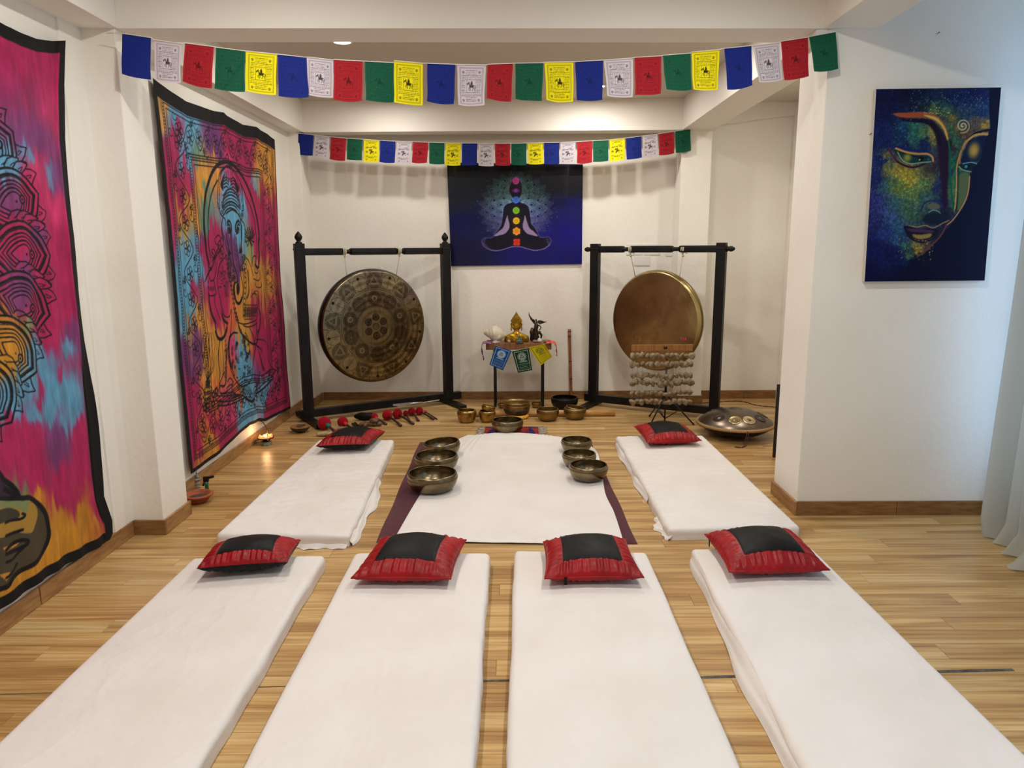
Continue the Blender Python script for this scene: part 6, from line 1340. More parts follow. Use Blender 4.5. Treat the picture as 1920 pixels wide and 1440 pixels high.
def buddha():
    S = 1.0; o = on_table(968.5, .15); H = ay(968, 585, YT+.15)[2]-ZT; W = (ay(994, 630, YT+.15)[0]-ay(947, 630, YT+.15)[0])/2
    t = thing('buddha_bust', 'gold Buddha bust with coiled hair at the centre of the altar table', 'statue', o)
    k = H/.30
    b = MB()
    b.loft([(0, 0, 0, W*.95, .055*k), (0, 0, .010*k, W*1.0, .060*k), (0, 0, .035*k, W*1.0, .060*k), (0, 0, .055*k, W*.93, .056*k), (0, 0, .072*k, W*.72, .050*k), (0, 0, .086*k, W*.46, .042*k), (0, 0, .096*k, W*.27, .034*k), (0, -.002, .104*k, .027*k, .026*k), (0, -.004, .122*k, .025*k, .025*k)], 32)
    b.build('torso', M_gold, t, smooth=True)
    b = MB()
    for q in range(5): b.tube([(W*(.05+.14*q), -.05*k*(1-.08*q), .092*k-.010*q), (W*(.18+.14*q), -.060*k, .06*k), (W*(.22+.15*q), -.062*k, .020*k)], .0035*k, 6)
    b.tube([(-W*.62, -.045*k, .070*k), (-W*.3, -.056*k, .060*k), (0, -.060*k, .038*k), (W*.4, -.063*k, .010*k)], .004*k, 6)
    b.tube([(-W*.30, -.036*k, .092*k), (0, -.050*k, .078*k), (W*.25, -.040*k, .092*k)], .003*k, 6)
    b.build('robe_fold', M_gold, t, smooth=True)
    hz = .165*k; b = MB()
    def hs(x, y, z): return 1+(.06 if z < -.3 and y < 0 else 0)-.12*max(0, -z-.4)
    b.ball((0, -.004, hz), .045*k, 28, sc=(1.10, 1.0, 1.20), fn=hs)
    b.build('head', M_gold, t, smooth=True)
    b = MB(); b.tube([(0, -.044*k, hz+.016*k), (0, -.050*k, hz-.004*k), (0, -.047*k, hz-.010*k)], [.003*k, .0055*k, .006*k], 8)
    for sx in (-1, 1):
        b.tube([(sx*.036*k, -.033*k, hz+.012*k), (sx*.020*k, -.045*k, hz+.018*k), (sx*.006*k, -.048*k, hz+.012*k)], .0022*k, 6)
        b.ball((sx*.016*k, -.040*k, hz+.004*k), .008*k, 10, sc=(1.1, .5, .55))
    b.tube([(-.013*k, -.043*k, hz-.023*k), (0, -.048*k, hz-.021*k), (.013*k, -.043*k, hz-.023*k)], .0035*k, 8); b.ball((0, -.040*k, hz-.040*k), .010*k, 10, sc=(1, .6, .7))
    b.build('face', M_gold, t, smooth=True)
    for sx in (-1, 1):
        b = MB(); b.loft([(sx*.051*k, 0, hz-.054*k, .004*k, .006*k), (sx*.054*k, 0, hz-.038*k, .006*k, .008*k), (sx*.052*k, 0, hz-.010*k, .005*k, .008*k), (sx*.055*k, 0, hz+.014*k, .008*k, .012*k), (sx*.050*k, 0, hz+.028*k, .004*k, .008*k)], 10); b.build('ear', M_gold, t, smooth=True)
    b = MB(); r_ = .0062*k
    b.ball((0, .004, hz+.022*k), .052*k, 20, sc=(1, 1, .9), fn=lambda x, y, z: 1 if z > -.2 or y > .2 else .8)
    b.loft([(0, .004, hz+.060*k, .040*k, .040*k), (0, .004, hz+.080*k, .028*k, .028*k), (0, .004, hz+.100*k, .015*k, .015*k), (0, .004, hz+.125*k, .002*k, .002*k)], 14)
    b.build('hair', M_gold, t, smooth=True)
    b = MB()
    for j, (zq, rq) in enumerate([(.040, .054), (.051, .0525), (.062, .047), (.073, .039), (.083, .031), (.092, .025), (.101, .019), (.110, .013), (.118, .008)]):
        zz = hz+zq*k; rr = rq*k
        n = max(4, int(2*PI*rr/(r_*1.9)))
        for q in range(n):
            a = 2*PI*(q+.5*(j % 2))/n; b.ball((rr*math.cos(a), .004+rr*math.sin(a), zz), r_, 6)
    b.ball((0, .004, H-.006*k), .007*k, 8, sc=(.8, .8, 1.6))
    o = b.build('hair_curls', M_gold, t, smooth=True); o['kind'] = 'stuff'
buddha()
def conch():
    o = on_table(927, .11); xr = ay(947, 630, YT+.11)[0]-o[0]; xl = ay(907, 630, YT+.11)[0]-o[0]; zc_ = ay(925, 626, YT+.11)[2]-ZT; L = xr-xl; R = (ay(925, 610, YT+.11)[2]-ay(925, 641, YT+.11)[2])/2
    t = thing('conch_shell', 'large white conch shell lying on its side at the left of the altar', 'shell', o)
    M_c = mat('white_shell', rgb(226, 218, 200), .35, noise=(12, rgb(206, 192, 168), 4, M1), coat=.3)
    n = 40; turns = 5.0; V = []; F = []; m_ = 120
    prof = []
    for i in range(m_+1):
        s = i/m_
        w_ = float(np.interp(s, [0, .06, .14, .24, .34, .42, .52, .62, .72, .82, .92, 1], [.16, .27, .40, .52, .74, .90, 1.0, 1.0, .90, .70, .42, .14]))
        prof.append(w_)
    for i in range(m_+1):
        s = i/m_
        for j in range(n):
            a = 2*PI*j/n; step = .06*abs(math.sin(PI*((s*6.5-a/(2*PI)) % 1)))**.5*(1 if s < .62 else max(0, 1-(s-.62)/.1))
            r = R*(prof[i]*(.94+step)+.03); knob = .05*R*max(0, math.cos(a*6))**3*math.exp(-((s-.5)/.05)**2)
            V.append((xl+L*s, (r+knob)*math.cos(a)*.95, zc_+(r+knob)*math.sin(a)+R*.30*(.55-s)))
    for i in range(m_):
        for j in range(n):
            j2 = (j+1) % n; F.append((i*n+j, i*n+j2, (i+1)*n+j2, (i+1)*n+j))
    F.append(tuple(range(n))); F.append(tuple(m_*n+j for j in range(n))[::-1])
    b = MB(); b.add([(x, y, max(z, .002)) for x, y, z in V], F); b.build('whorls', M_c, t, smooth=True)
    b = MB(); b.ball((xl+L*.62, -R*.78, zc_-R*.30), R*.34, 20, sc=(1.5, .35, .9)); b.build('lip', M_c, t, smooth=True)
conch()
def rock(name, label, px, dy, sz, m_, seed, cat='crystal', zsc=.8, top=None, yoff=0, angular=True):
    o = on_table(px, dy); t = thing(name, label, cat, o)
    rs = np.random.RandomState(seed); bm = bmesh.new()
    for _ in range(26):
        v = rs.normal(size=3); v /= np.linalg.norm(v); v *= rs.uniform(.75, 1.1); bm.verts.new((v[0]*sz, v[1]*sz*.8, max(0, (v[2]*.6+.55))*sz*zsc*1.3))
    bmesh.ops.convex_hull(bm, input=bm.verts[:]); bmesh.ops.delete(bm, geom=[v for v in bm.verts if not v.link_faces], context='VERTS')
    bmesh.ops.recalc_face_normals(bm, faces=bm.faces[:]); me = bpy.data.meshes.new('stone'); bm.to_mesh(me); bm.free(); me.materials.append(m_); link(bpy.data.objects.new('stone', me), t); return t
M_quartz = mat('white_quartz', rgb(226, 218, 214), .25, coat=.3, noise=(30, rgb(160, 140, 160), 4, M1))
M_amethyst = mat('amethyst', rgb(74, 62, 78), .3, coat=.4, noise=(60, rgb(160, 146, 160), 4, M1))
def cluster(px, dy, lab, sz, m_, seed, n):
    o = on_table(px, dy); t = thing('crystal_cluster', lab, 'crystal', o); rs = np.random.RandomState(seed); b = MB()
    b.ball((0, 0, sz*.25), sz, 10, sc=(1.2, .6, .35), fn=lambda x, y, z: 1+.15*math.sin(9*x+4*z)); b.build('matrix', m_, t, smooth=False)
    for _ in range(n):
        p = Vector((rs.uniform(-.9, .9)*sz, rs.uniform(-.4, .3)*sz, sz*.2)); d = Vector((rs.uniform(-.6, .6), rs.uniform(-.7, .2), 1)).normalized(); l = sz*rs.uniform(.35, .8); r = sz*rs.uniform(.09, .17)
        b = MB(); b.tube([p, p+d*l*.75, p+d*l], [r, r*.95, r*.08], 6); b.build('point', m_ if _ % 2 else M_quartz, t)
cluster(930, .03, 'pale crystal cluster in front of the conch shell', .036, M_quartz, 3, 9)
rock('crystal', 'small dark round stone left of the crystal cluster by the conch', 917, .03, .014, mat('dark_stone', rgb(24, 20, 40), .3), 8)
rock('crystal', 'small clear pinkish crystal between the conch and the gold bust', 953.5, .025, .026, mat('rose_quartz', rgb(206, 184, 170), .15, trans=.35, coat=.5), 5, zsc=1.0)
rock('crystal', 'dark grey geode half at the right of the altar, below the winged figurine', 1003, .05, .030, mat('geode', rgb(96, 82, 88), .35, noise=(40, rgb(150, 136, 140), 3, M1)), 6, zsc=.7)
rock('crystal', 'white milky quartz lump in front of the winged figurine', 1012, .035, .030, M_quartz, 11, zsc=1.1)
rock('crystal', 'flat dark moss-coloured stone at the right end of the altar', 1023, .06, .024, mat('moss_stone', rgb(58, 60, 52), .5, noise=(50, rgb(120, 112, 96), 3, M1)), 14, zsc=.5)
def pyramid():
    o = on_table(974, .03); h = ay(974, 627, YT+.03)[2]-ZT; w = (ay(980, 640, YT+.03)[0]-ay(967, 640, YT+.03)[0])/2
    t = thing('pyramid', 'small dark layered pyramid ornament in front of the gold bust', 'ornament', o)
    m_ = mat('dark_glass', rgb(36, 42, 60), .15, coat=.6, noise=(60, rgb(80, 100, 96), 3, M1)); b = MB(); b.box(-w*1.1, w*1.1, -w*1.1, w*1.1, 0, h*.10); b.build('plinth', mat('dark_plinth', rgb(40, 30, 30), .5), t)
    b = MB(); b.add([(-w, -w, h*.10), (w, -w, h*.10), (w, w, h*.10), (-w, w, h*.10), (0, 0, h)], [(3, 2, 1, 0), (0, 1, 4), (1, 2, 4), (2, 3, 4), (3, 0, 4)]); b.build('pyramid_body', m_, t)
    b = MB()
    for f in (.25, .45): b.box(-w*(1-f)*1.02, w*(1-f)*1.02, -w*(1-f)*1.02, w*(1-f)*1.02, h*(.10+.9*f), h*(.10+.9*f)+.003)
    b.build('band', mat('silver_line', rgb(170, 170, 180), .3, metal=1.0), t)
pyramid()
def angel():
    dy = .16; o = on_table(1006, dy); G = lambda x, y, d=0: (aty(x, y, YT+dy)[0]-o[0], d, aty(x, y, YT+dy)[2]-ZT)
    GZ = lambda p, d=0: [G(890+x/10.288, 570+y/10.288, d) for x, y in p]
    t = thing('winged_figurine', 'dark bronze winged warrior figurine with raised wings on the altar', 'figurine', o)
    M_a = mat('dark_bronze', rgb(42, 34, 30), .38, metal=.85, noise=(60, rgb(80, 64, 54), 3, M1))
    b = MB(); p = GZ([(1190, 760), (1185, 640), (1170, 560), (1180, 480), (1190, 420), (1195, 385), (1190, 340)])
    b.tube(p, [.036, .034, .028, .021, .024, .014, .007], 12); b.ball(G(890+1185/10.288, 570+308/10.288), .0095, 12, sc=(.9, .95, 1.15)); b.tube(GZ([(1190, 340), (1187, 315)]), .005, 8)
    # legs: one bent forward, one back, over the defeated figure
    b.tube(GZ([(1185, 560), (1250, 545), (1290, 600), (1275, 680)]), [.020, .018, .011, .008], 8); b.tube(GZ([(1180, 580), (1150, 660), (1140, 740), (1135, 770)]), [.022, .017, .011, .008], 8); b.build('body', M_a, t, smooth=True)
    b = MB(); b.tube(GZ([(1205, 400), (1250, 415), (1280, 440), (1270, 480), (1240, 495)], -.012), [.007, .006, .005, .005, .004], 8); b.build('arm', M_a, t, smooth=True)
    b = MB(); b.tube(GZ([(1175, 400), (1150, 370), (1120, 350)], -.01), [.007, .006, .005], 8); b.tube(GZ([(1120, 350), (1180, 310)], -.014), [.002, .002], 5); b.build('arm', M_a, t, smooth=True)
    b = MB(); b.tube(GZ([(1110, 460), (1105, 540), (1120, 600), (1105, 680), (1150, 740)], .012), [.012, .026, .028, .024, .014], 9); b.tube(GZ([(1200, 600), (1230, 660), (1260, 700)], .004), [.012, .011, .006], 8); b.build('cloak', M_a, t, smooth=True)
    for w_ in ([(1175, 340), (1150, 300), (1120, 290), (1080, 240), (1060, 210), (1045, 150), (1040, 190), (1045, 225), (1060, 262), (1075, 300), (1100, 330), (1105, 345), (1130, 352), (1140, 380), (1165, 372)], [(1205, 340), (1225, 318), (1260, 312), (1310, 325), (1350, 345), (1395, 335), (1370, 355), (1330, 368), (1310, 378), (1280, 385), (1262, 395), (1235, 380), (1215, 365)]):
        P = [(q[0], q[2]) for q in GZ(w_)]; b = MB(); b.prism(P, .002, .010, 'xz'); b.build('wing', M_a, t)
    b = MB(); b.ball((G(1006, 640)[0]-.0, 0, .0175), .034, 12, sc=(1.1, .8, .42), fn=lambda x, y, z: 1+.12*math.sin(7*x+5*y)); b.build('rock_base', M_a, t, smooth=True)
angel()
def scarf(label, xs, ys, c1, c2, dy, seed, sx):
    """strip of cloth lying on the table end and hanging over it"""
    t0 = on_table(xs[0], dy); pts = [ay(x, y, YT+dy-(.0 if i < 2 else .02)) for i, (x, y) in enumerate(zip(xs, ys))]
    n = 70; m_ = 10; P = spline(pts, 12); d = np.linspace(0, 1, len(P)); V = []
    for i, p in enumerate(P):
        t = d[i]
        for j in range(m_):
            s = j/(m_-1)-.5; wd = .13*(1-.70*t)+.008; rp = .010*math.sin(s*14+t*5+seed)
            if t < .40: V.append((p[0]+rp*.4, p[1]+s*wd*1.8, max(p[2], ZT+.002)+abs(rp)*.9))
            else: V.append((p[0]+sx*(.004+abs(rp)), p[1]+s*wd, p[2]+rp*.3))
    c = np.array(V).mean(0); c[2] = ZT
    m1 = mat('scarf_'+str(seed), c1, .9, sheen=.0); nt = m1.node_tree; w_ = nt.nodes.new('ShaderNodeTexWave'); w_.bands_direction = 'Z'; w_.inputs['Scale'].default_value = 12; w_.inputs['Distortion'].default_value = 5; tc = nt.nodes.new('ShaderNodeTexCoord'); nt.links.new(tc.outputs['Object'], w_.inputs[0])
    mx = nt.nodes.new('ShaderNodeMix'); mx.data_type = 'RGBA'; mx.inputs[6].default_value = c1; mx.inputs[7].default_value = c2; mr = nt.nodes.new('ShaderNodeMapRange'); mr.inputs[1].default_value = .7; mr.inputs[2].default_value = .85; nt.links.new(w_.outputs[1], mr.inputs[0]); nt.links.new(mr.outputs[0], mx.inputs[0]); nt.links.new(mx.outputs[2], nt.nodes['Principled BSDF'].inputs['Base Color'])
    o = raw('scarf', np.array(V)-c, grid_faces(len(P), m_), m1, None, smooth=True); o.location = tuple(c); sm = o.modifiers.new('t', 'SOLIDIFY'); sm.thickness = .002; tag(o, label, 'scarf')
scarf('purple striped scarf end hanging off the left side of the altar table', [921, 911, 905.5, 906, 908, 909], [643, 643, 650, 660, 668, 675], rgb(92, 34, 96), rgb(150, 110, 150), .03, 1, -1)
scarf('orange and pink scarf end hanging off the right side of the altar table', [1024, 1034, 1040.5, 1041.5, 1042, 1042], [643, 642, 648, 655, 661, 667], rgb(222, 104, 50), rgb(190, 40, 90), .04, 2, 1)
# three small printed flags pinned along the front edge
gar = thing('flag_garland', 'garland of three small printed flags pinned along the altar table front', 'flags', (TX, YT, zbt))
def small_flag(quad, col, ink, nm, sym):
    cv = Canvas((0, .1, 0, .14), .0012, col)
    cv.stroke([(.010, .010), (.090, .010), (.090, .130), (.010, .130), (.010, .010)], .0026, ink)
    c = (.05, .096)
    for q in range(sym): a = 2*PI*q/sym; cv.disc((c[0]+math.cos(a)*.020, c[1]+math.sin(a)*.020), .0058, ink, ring=.0024)
    cv.disc(c, .016, ink, ring=.0022); cv.stroke([(c[0]-.011, c[1]+.006), (c[0]+.011, c[1]+.006), (c[0], c[1]-.012), (c[0]-.011, c[1]+.006)], .0024, ink); cv.disc(c, .003, ink)
    r = np.random.RandomState(sym)
    x = .028
    for q in range(9): cv.stroke([(x, .062), (x+.002, .068), (x+.004, .062)], .0018, ink); x += .0055
    for y in (.050, .040, .030, .021):
        x = .020
        while x < .078: w_ = r.uniform(.004, .010); cv.stroke([(x, y), (x+w_, y)], .0020, ink, .85); x += w_+.003
    P = [ay(x, y, YT-.006-.004*i) for i, (x, y) in enumerate(quad)]; o0 = np.array([TX, YT, zbt])
    u = np.linspace(0, 1, 60)[:, None, None]; v = np.linspace(0, 1, 80)[None, :, None]; G = (1-u)*(1-v)*P[0]+u*(1-v)*P[1]+u*v*P[2]+(1-u)*v*P[3]
    G[..., 1] = YT-.008-.006*np.sin(u[..., 0]*3+v[..., 0]*2)*v[..., 0]-.002
    U, V_ = np.meshgrid(np.linspace(0, .1, 60), np.linspace(.14, 0, 80), indexing='ij')
    o = raw('flag', (G-o0).reshape(-1, 3), grid_faces(60, 80)[:, ::-1], M_flag, gar, smooth=True); paint(o, cv.sample(U, V_)); o['label'] = nm
z4 = lambda p: [(890+x/10.288, 570+y/10.288) for x, y in p]
small_flag(z4([(405, 800), (715, 905), (545, 1285), (285, 1170)]), (14, 84, 160), (214, 226, 236), 'small blue flag with white print', 16)
small_flag(z4([(720, 915), (1045, 850), (1110, 1280), (835, 1330)]), (18, 62, 40), (206, 220, 206), 'small dark green flag with white print', 12)
small_flag(z4([(1040, 835), (1350, 770), (1500, 1020), (1270, 1190)]), (216, 200, 20), (70, 80, 20), 'small yellow flag with dark print', 10)
b = MB(); b.tube([tuple(ay(x, y, YT-.004)-np.array([TX, YT, zbt])) for x, y in z4([(405, 800), (720, 912), (1042, 845), (1355, 770)])], .0012, 5); b.build('cord', M_cord, gar)
# bamboo flute leaning on the back wall
f0 = at(1070, 746)
ft = thing('flute', 'brown bamboo flute standing upright against the back wall', 'flute', (f0[0], 7.545, 0))
zf = aty(1066, 617, 7.585)[2]; dxf = aty(1066, 617, 7.585)[0]-aty(1070, 746, 7.55)[0]; M_flute = mat('flute_bamboo', rgb(150, 92, 48), .4, noise=(10, rgb(120, 66, 32), 4, (4, 4, 1)))
b = MB(); A = Vector((0, 0, 0.0)); B = Vector((dxf, .032, zf)); pts = [A+(B-A)*t for t in (0, .1, .3, .5, .7, .88, 1)]; b.tube(pts, [.0155, .0145, .0145, .015, .0145, .0155, .016], 16); b.build('flute_body', M_flute, ft, smooth=True)
b = MB()
for t in (.12, .26, .32, .38, .45, .52, .60, .88): 
    p = A+(B-A)*t; b.ball((p.x, p.y-.0135, p.z), .0042, 8, sc=(1, .4, 1.2))
o = b.build('finger_holes', M_blackmetal, ft); 
b = MB()
for t in (.30, .55, .90, .97):
    p = A+(B-A)*t; b.tube([p-Vector((0, 0, .006)), p+Vector((0, 0, .006))], .0165, 16)
b.build('binding', mat('dark_thread', rgb(70, 30, 22), .7), ft, smooth=True)
# ================================================================ MALLETS AND SMALL INSTRUMENTS BY THE LEFT STAND
M_felt = mat('red_felt', rgb(150, 14, 28), .95, spec=.1, sheen=.1, bump=(120, .5, M1))
M_dkwood = mat('dark_handle_wood', rgb(72, 48, 34), .45, noise=(12, rgb(50, 32, 24), 4, M1))
def mallet(label, head, tip, rh, hl=.02, neck=None, m_=M_felt, rhandle=.010, squash=.9):
    """head: photo point of the head's centre, tip: photo point of the handle's end"""
    h = at(*head, rh); e = at(*tip, rhandle); d = Vector((e[0]-h[0], e[1]-h[1], 0)); L = d.length; rz = math.atan2(d.y, d.x)
    t = thing('mallet', label, 'mallet', (h[0], h[1], 0), rz, group='red felt mallets in a row')
    b = MB(); b.ball((0, 0, rh), rh, 20, sc=(squash, 1, 1), fn=lambda x, y, z: 1+.015*math.sin(17*x+9*y)); b.build('head', m_, t, smooth=True)
    zz = lambda s: rh+(rhandle-rh)*s
    b = MB(); b.tube([(rh*.6, 0, zz(.12)), (L*.55, 0, zz(.5)), (L*.8, 0, zz(.8)), (L, 0, rhandle+.001)], [rhandle*.75, rhandle*.8, rhandle, rhandle*1.05], 10); b.build('handle', M_dkwood, t, smooth=True)
    if neck: b = MB(); b.tube([(rh*.7, 0, zz(.14)), (rh*.9+.04, 0, zz(.3))], [rhandle*1.5, rhandle*1.15], 10); b.build('neck_wrap', neck, t, smooth=True)
M_pinkwrap = mat('pink_wrap', rgb(200, 40, 60), .8); M_tealwrap = mat('teal_wrap', rgb(20, 110, 96), .8)
Z8 = lambda x, y: (540+x/6.0, 700+y/6.0)
mallet('red felt mallet with a teal neck, leftmost beside the kalimba', Z8(408, 560), Z8(540, 664), .062, neck=M_tealwrap, rhandle=.014)
mallet('red felt mallet with a pink neck, second from the left', Z8(615, 545), Z8(740, 640), .050, neck=M_pinkwrap, rhandle=.012)
mallet('small red mallet with pink neck beside the brown wooden cluster', Z8(972, 488), Z8(1105, 572), .036, neck=M_pinkwrap, rhandle=.011)
mallet('large red ball mallet in the middle of the row', Z8(1117, 468), Z8(1272, 588), .050, rhandle=.013)
mallet('large red ball mallet just right of the middle one', Z8(1232, 455), Z8(1410, 568), .049, rhandle=.013)
mallet('small dark red mallet between two larger red mallets', Z8(1325, 450), Z8(1375, 545), .028, rhandle=.010)
mallet('red felt mallet second from the right of the row', Z8(1393, 432), Z8(1470, 532), .040, rhandle=.011)
mallet('red felt mallet at the right end with a dark handle', Z8(1478, 424), Z8(1638, 514), .040, rhandle=.012)
mallet('thin mallet with a small pink head at the right end', Z8(1545, 430), Z8(1676, 515), .016, m_=M_pinkwrap, rhandle=.007)
# bundle of brown seed pods
c = at(695, 803); t = thing('rattle', 'brown wooden pod rattle lying in a heap left of the ball mallets', 'rattle', (c[0], c[1]+.06, 0)); rs = np.random.RandomState(9)
M_pod = mat('brown_pods', rgb(110, 76, 52), .6, noise=(20, rgb(74, 48, 34), 4, M1))
for k in range(9):
    x, y = rs.uniform(-.09, .09), rs.uniform(-.03, .03); lay = k > 5; b = MB(); b.ball((0, 0, 0), .034, 12, sc=(1.25, .75, .62), fn=lambda x, y, z: 1+.06*math.sin(5*x+3*z)); o = b.build('pod', M_pod, t, smooth=True); o.location = (x*(.6 if lay else 1), y*.6, .056 if lay else .024); o.rotation_euler = (rs.uniform(-.3, .3), rs.uniform(-.3, .3), rs.uniform(0, 3))
# dark fabric pouch behind
c = at(682, 796); t = thing('pouch', 'crumpled black cloth pouch behind the brown pod rattle', 'pouch', (c[0]-.02, c[1]+.16, 0))
b = MB(); b.ball((0, 0, .040), .07, 20, sc=(1.5, .45, .56), fn=lambda x, y, z: 1+.10*math.sin(6*x+5*y)*math.cos(4*z)); b.build('pouch_body', M_blackcloth, t, smooth=True)
# claves
for k, (a_, e_) in enumerate(((Z8(725, 570), Z8(810, 640)), (Z8(752, 560), Z8(842, 636)))):
    h = at(*a_, .011); e = at(*e_, .011); d = Vector((e[0]-h[0], e[1]-h[1], 0)); t = thing('clave', ['left one of the two black wooden clave sticks behind the cushion', 'right one of the two black wooden clave sticks behind the cushion'][k], 'stick', (h[0], h[1], .0), math.atan2(d.y, d.x), group='black clave sticks')
    b = MB(); b.tube([(0, 0, .012), (.003, 0, .012), (d.length-.003, 0, .012), (d.length, 0, .012)], [.009, .0115, .0115, .009], 12); b.build('stick_body', M_blackwood, t, smooth=True)
# wooden comb-like scraper
c = at(*Z8(590, 640)); t = thing('wooden_comb', 'small pale wooden comb-like scraper between the mallet handles', 'scraper', (c[0], c[1]+.05, 0), .25)
b = MB(); b.box(-.03, .11, -.035, .035, 0, .012, bev=.002); b.build('plate', M_lightwood, t)
for k in range(7): b = MB(); b.box(-.035+k*.013, -.030+k*.013, -.04, .03, .0125, .018+.002*(k % 2)); b.build('tooth', mat('pale_tooth', rgb(204, 184, 150), .5) if k == 0 else bpy.data.materials['pale_tooth'], t)
# kalimba made from a half coconut
c = at(562, 812); Yk = c[1]+.03; Rk = (aty(581, 800, Yk)[0]-aty(544, 800, Yk)[0])/2; zk = aty(562, 799, Yk)[2]
t = thing('kalimba', 'coconut shell thumb piano with a round wooden top, beside the left stand foot', 'kalimba', (aty(562.5, 800, Yk)[0], Yk, 0))
b = MB(); b.lathe([(.0001, 0), (Rk*.35, .002), (Rk*.75, zk*.35), (Rk*.96, zk*.75), (Rk*.97, zk*.93), (.0001, zk*.93)], 40); b.build('shell', mat('coconut_dark', rgb(40, 28, 22), .5, bump=(60, .4, M1)), t, smooth=False)
b = MB(); b.lathe([(.0001, zk*.935), (Rk*.98, zk*.935), (Rk, zk*.97), (Rk*.98, zk), (.0001, zk)], 40); b.build('top_board', M_lightwood, t, auto=30)
b = MB(); b.lathe([(.0001, zk+.0006), (.022, zk+.0006), (.022, zk+.001), (.0001, zk+.001)], 20, c=(0, -.02, 0)); b.build('sound_hole', M_blackmetal, t)
for k in range(7): b = MB(); x = -.027+k*.009; b.box(x-.0022, x+.0022, -.03-.004*(3-abs(k-3)), .045, zk+.0065, zk+.0085); b.build('tine', mat('tine_steel', rgb(170, 168, 160), .3, metal=1.0) if k == 0 else bpy.data.materials['tine_steel'], t)
b = MB(); b.box(-.035, .035, .012, .018, zk, zk+.0064); b.box(-.035, .035, .034, .040, zk, zk+.0064); b.build('bridge', M_dkwood, t)
# oval shell rattle
c = at(*Z8(415, 715)); t = thing('shell', 'pale oval mother-of-pearl shell just left of the back-row cushion', 'shell', (c[0], c[1]+.03, 0), .1)
b = MB(); b.ball((0, 0, .022), .085, 24, sc=(1, .48, .26)); b.build('shell_body', mat('pearl_shell', rgb(186, 172, 130), .25, coat=.4, noise=(14, rgb(120, 102, 66), 4, M1)), t, smooth=True)
# two steel chime tubes on the base rail
M_alu = mat('polished_aluminium', rgb(200, 204, 206), .25, metal=1.0)
for k, (a_, e_, r_) in enumerate(((Z8(1180, 352), Z8(1500, 320), .011), (Z8(1228, 372), Z8(1700, 294), .012))):
    def onrail(p):
        h = at(*p, .135); return h
    h = onrail(a_); e = onrail(e_); d = Vector((e[0]-h[0], e[1]-h[1], 0)); t = thing('tuning_fork', ['shorter silver tuning fork resting on the left stand rail', 'longer silver tuning fork resting on the left stand rail'][k], 'tuning fork', (h[0], h[1], .1335), math.atan2(d.y, d.x), group='silver tuning forks')
    L_ = d.length; b = MB()
    b.box(0, L_*.55, -.014, -.006, -.005 if False else -.012, .004, bev=.001); b.box(0, L_*.55, .006, .014, -.012, .004, bev=.001); b.build('prong', M_alu, t)
    b = MB(); b.box(L_*.55, L_*.60, -.014, .014, -.012, .004, bev=.002); b.tube([(L_*.6, 0, -.004), (L_, 0, -.004)], .006, 10); b.build('stem', M_alu, t, smooth=False)
# ================================================================ LAMP, BURNER, TORCH, POT BY THE LEFT WALL
c = at(495, 837); t = thing('salt_lamp', 'glowing salt stone lamp in a small bronze bowl on a stone foot', 'lamp', (c[0], c[1]+.05, 0))
Yl = c[1]+.05; Rl = (aty(511, 820, Yl)[0]-aty(481, 820, Yl)[0])/2; zl = aty(496, 819, Yl)[2]
b = MB(); b.lathe([(.0001, 0), (Rl*.66, 0), (Rl*.70, .012), (Rl*.66, .030), (.0001, .030)], 28); b.build('foot', mat('green_stone', rgb(84, 96, 78), .4, noise=(40, rgb(140, 146, 124), 4, M1)), t, auto=40)
b = MB(); b.lathe([(.0001, .031), (Rl*.35, .033), (Rl*.8, .055), (Rl*1.0, zl*.85), (Rl*1.02, zl), (Rl*.95, zl), (Rl*.9, zl*.85), (Rl*.7, .066), (.0001, .05)], 32); b.build('bowl', mat('bronze_bowl', rgb(110, 72, 44), .4, metal=1.0), t, smooth=True)
M_salt = mat('lit_salt_stone', rgb(236, 130, 70), .4, emit=((1.0, .30, .10, 1), 1.3)); rs = np.random.RandomState(4)
for k in range(9):
    a = k*2*PI/8; p = (math.cos(a)*Rl*.66, math.sin(a)*Rl*.66, zl*.98) if k < 8 else (0, .01, zl*.80); bm = bmesh.new()
    for _ in range(14):
        v = rs.normal(size=3); v /= np.linalg.norm(v); bm.verts.new(tuple(v*Rl*.38*rs.uniform(.7, 1)))
    bmesh.ops.convex_hull(bm, input=bm.verts[:]); bmesh.ops.delete(bm, geom=[v for v in bm.verts if not v.link_faces], context='VERTS'); me = bpy.data.meshes.new('salt_stone'); bm.to_mesh(me); bm.free(); me.materials.append(M_salt); o = link(bpy.data.objects.new('salt_stone', me), t); o.location = p
b = MB(); b.ball((0, -Rl*.15, zl*1.0), .016, 12, sc=(1, 1, 1.3)); b.build('bulb', mat('lit_bulb', (1, .8, .5, 1), .4, emit=((1, .62, .28, 1), 9)), t, smooth=True)
L = bpy.data.lights.new('lamp_glow', 'POINT'); L.energy = 1.0; L.color = (1, .55, .25); L.shadow_soft_size = .03; lo = bpy.data.objects.new('lamp_glow', L); link(lo, t); lo.location = (0, 0, zl+.05)
cc = lambda x, y, Y: Vector(tuple(aty(x, y, Y)-np.array([c[0], c[1]+.05, 0])))
q0 = Vector(tuple(atx(481, 789, XT+.03)-np.array([c[0], c[1]+.05, 0])))
b = MB(); b.tube([tuple(p) for p in spline([tuple(q0), tuple(cc(492, 791, Yl+.10)), tuple(cc(501, 806, Yl+.03)), tuple(cc(501, 818, Yl)), (.0, -.005, zl*1.06)], 8)], .0035, 8); b.tube([tuple(p) for p in spline([(-Rl*.6, .02, .05), (-Rl*1.25, .0, .035), (-Rl*1.2, -.03, .02), (-Rl*.6, -.03, .034)], 6)], .0035, 6); b.build('cord', M_blackmetal, t, smooth=True)
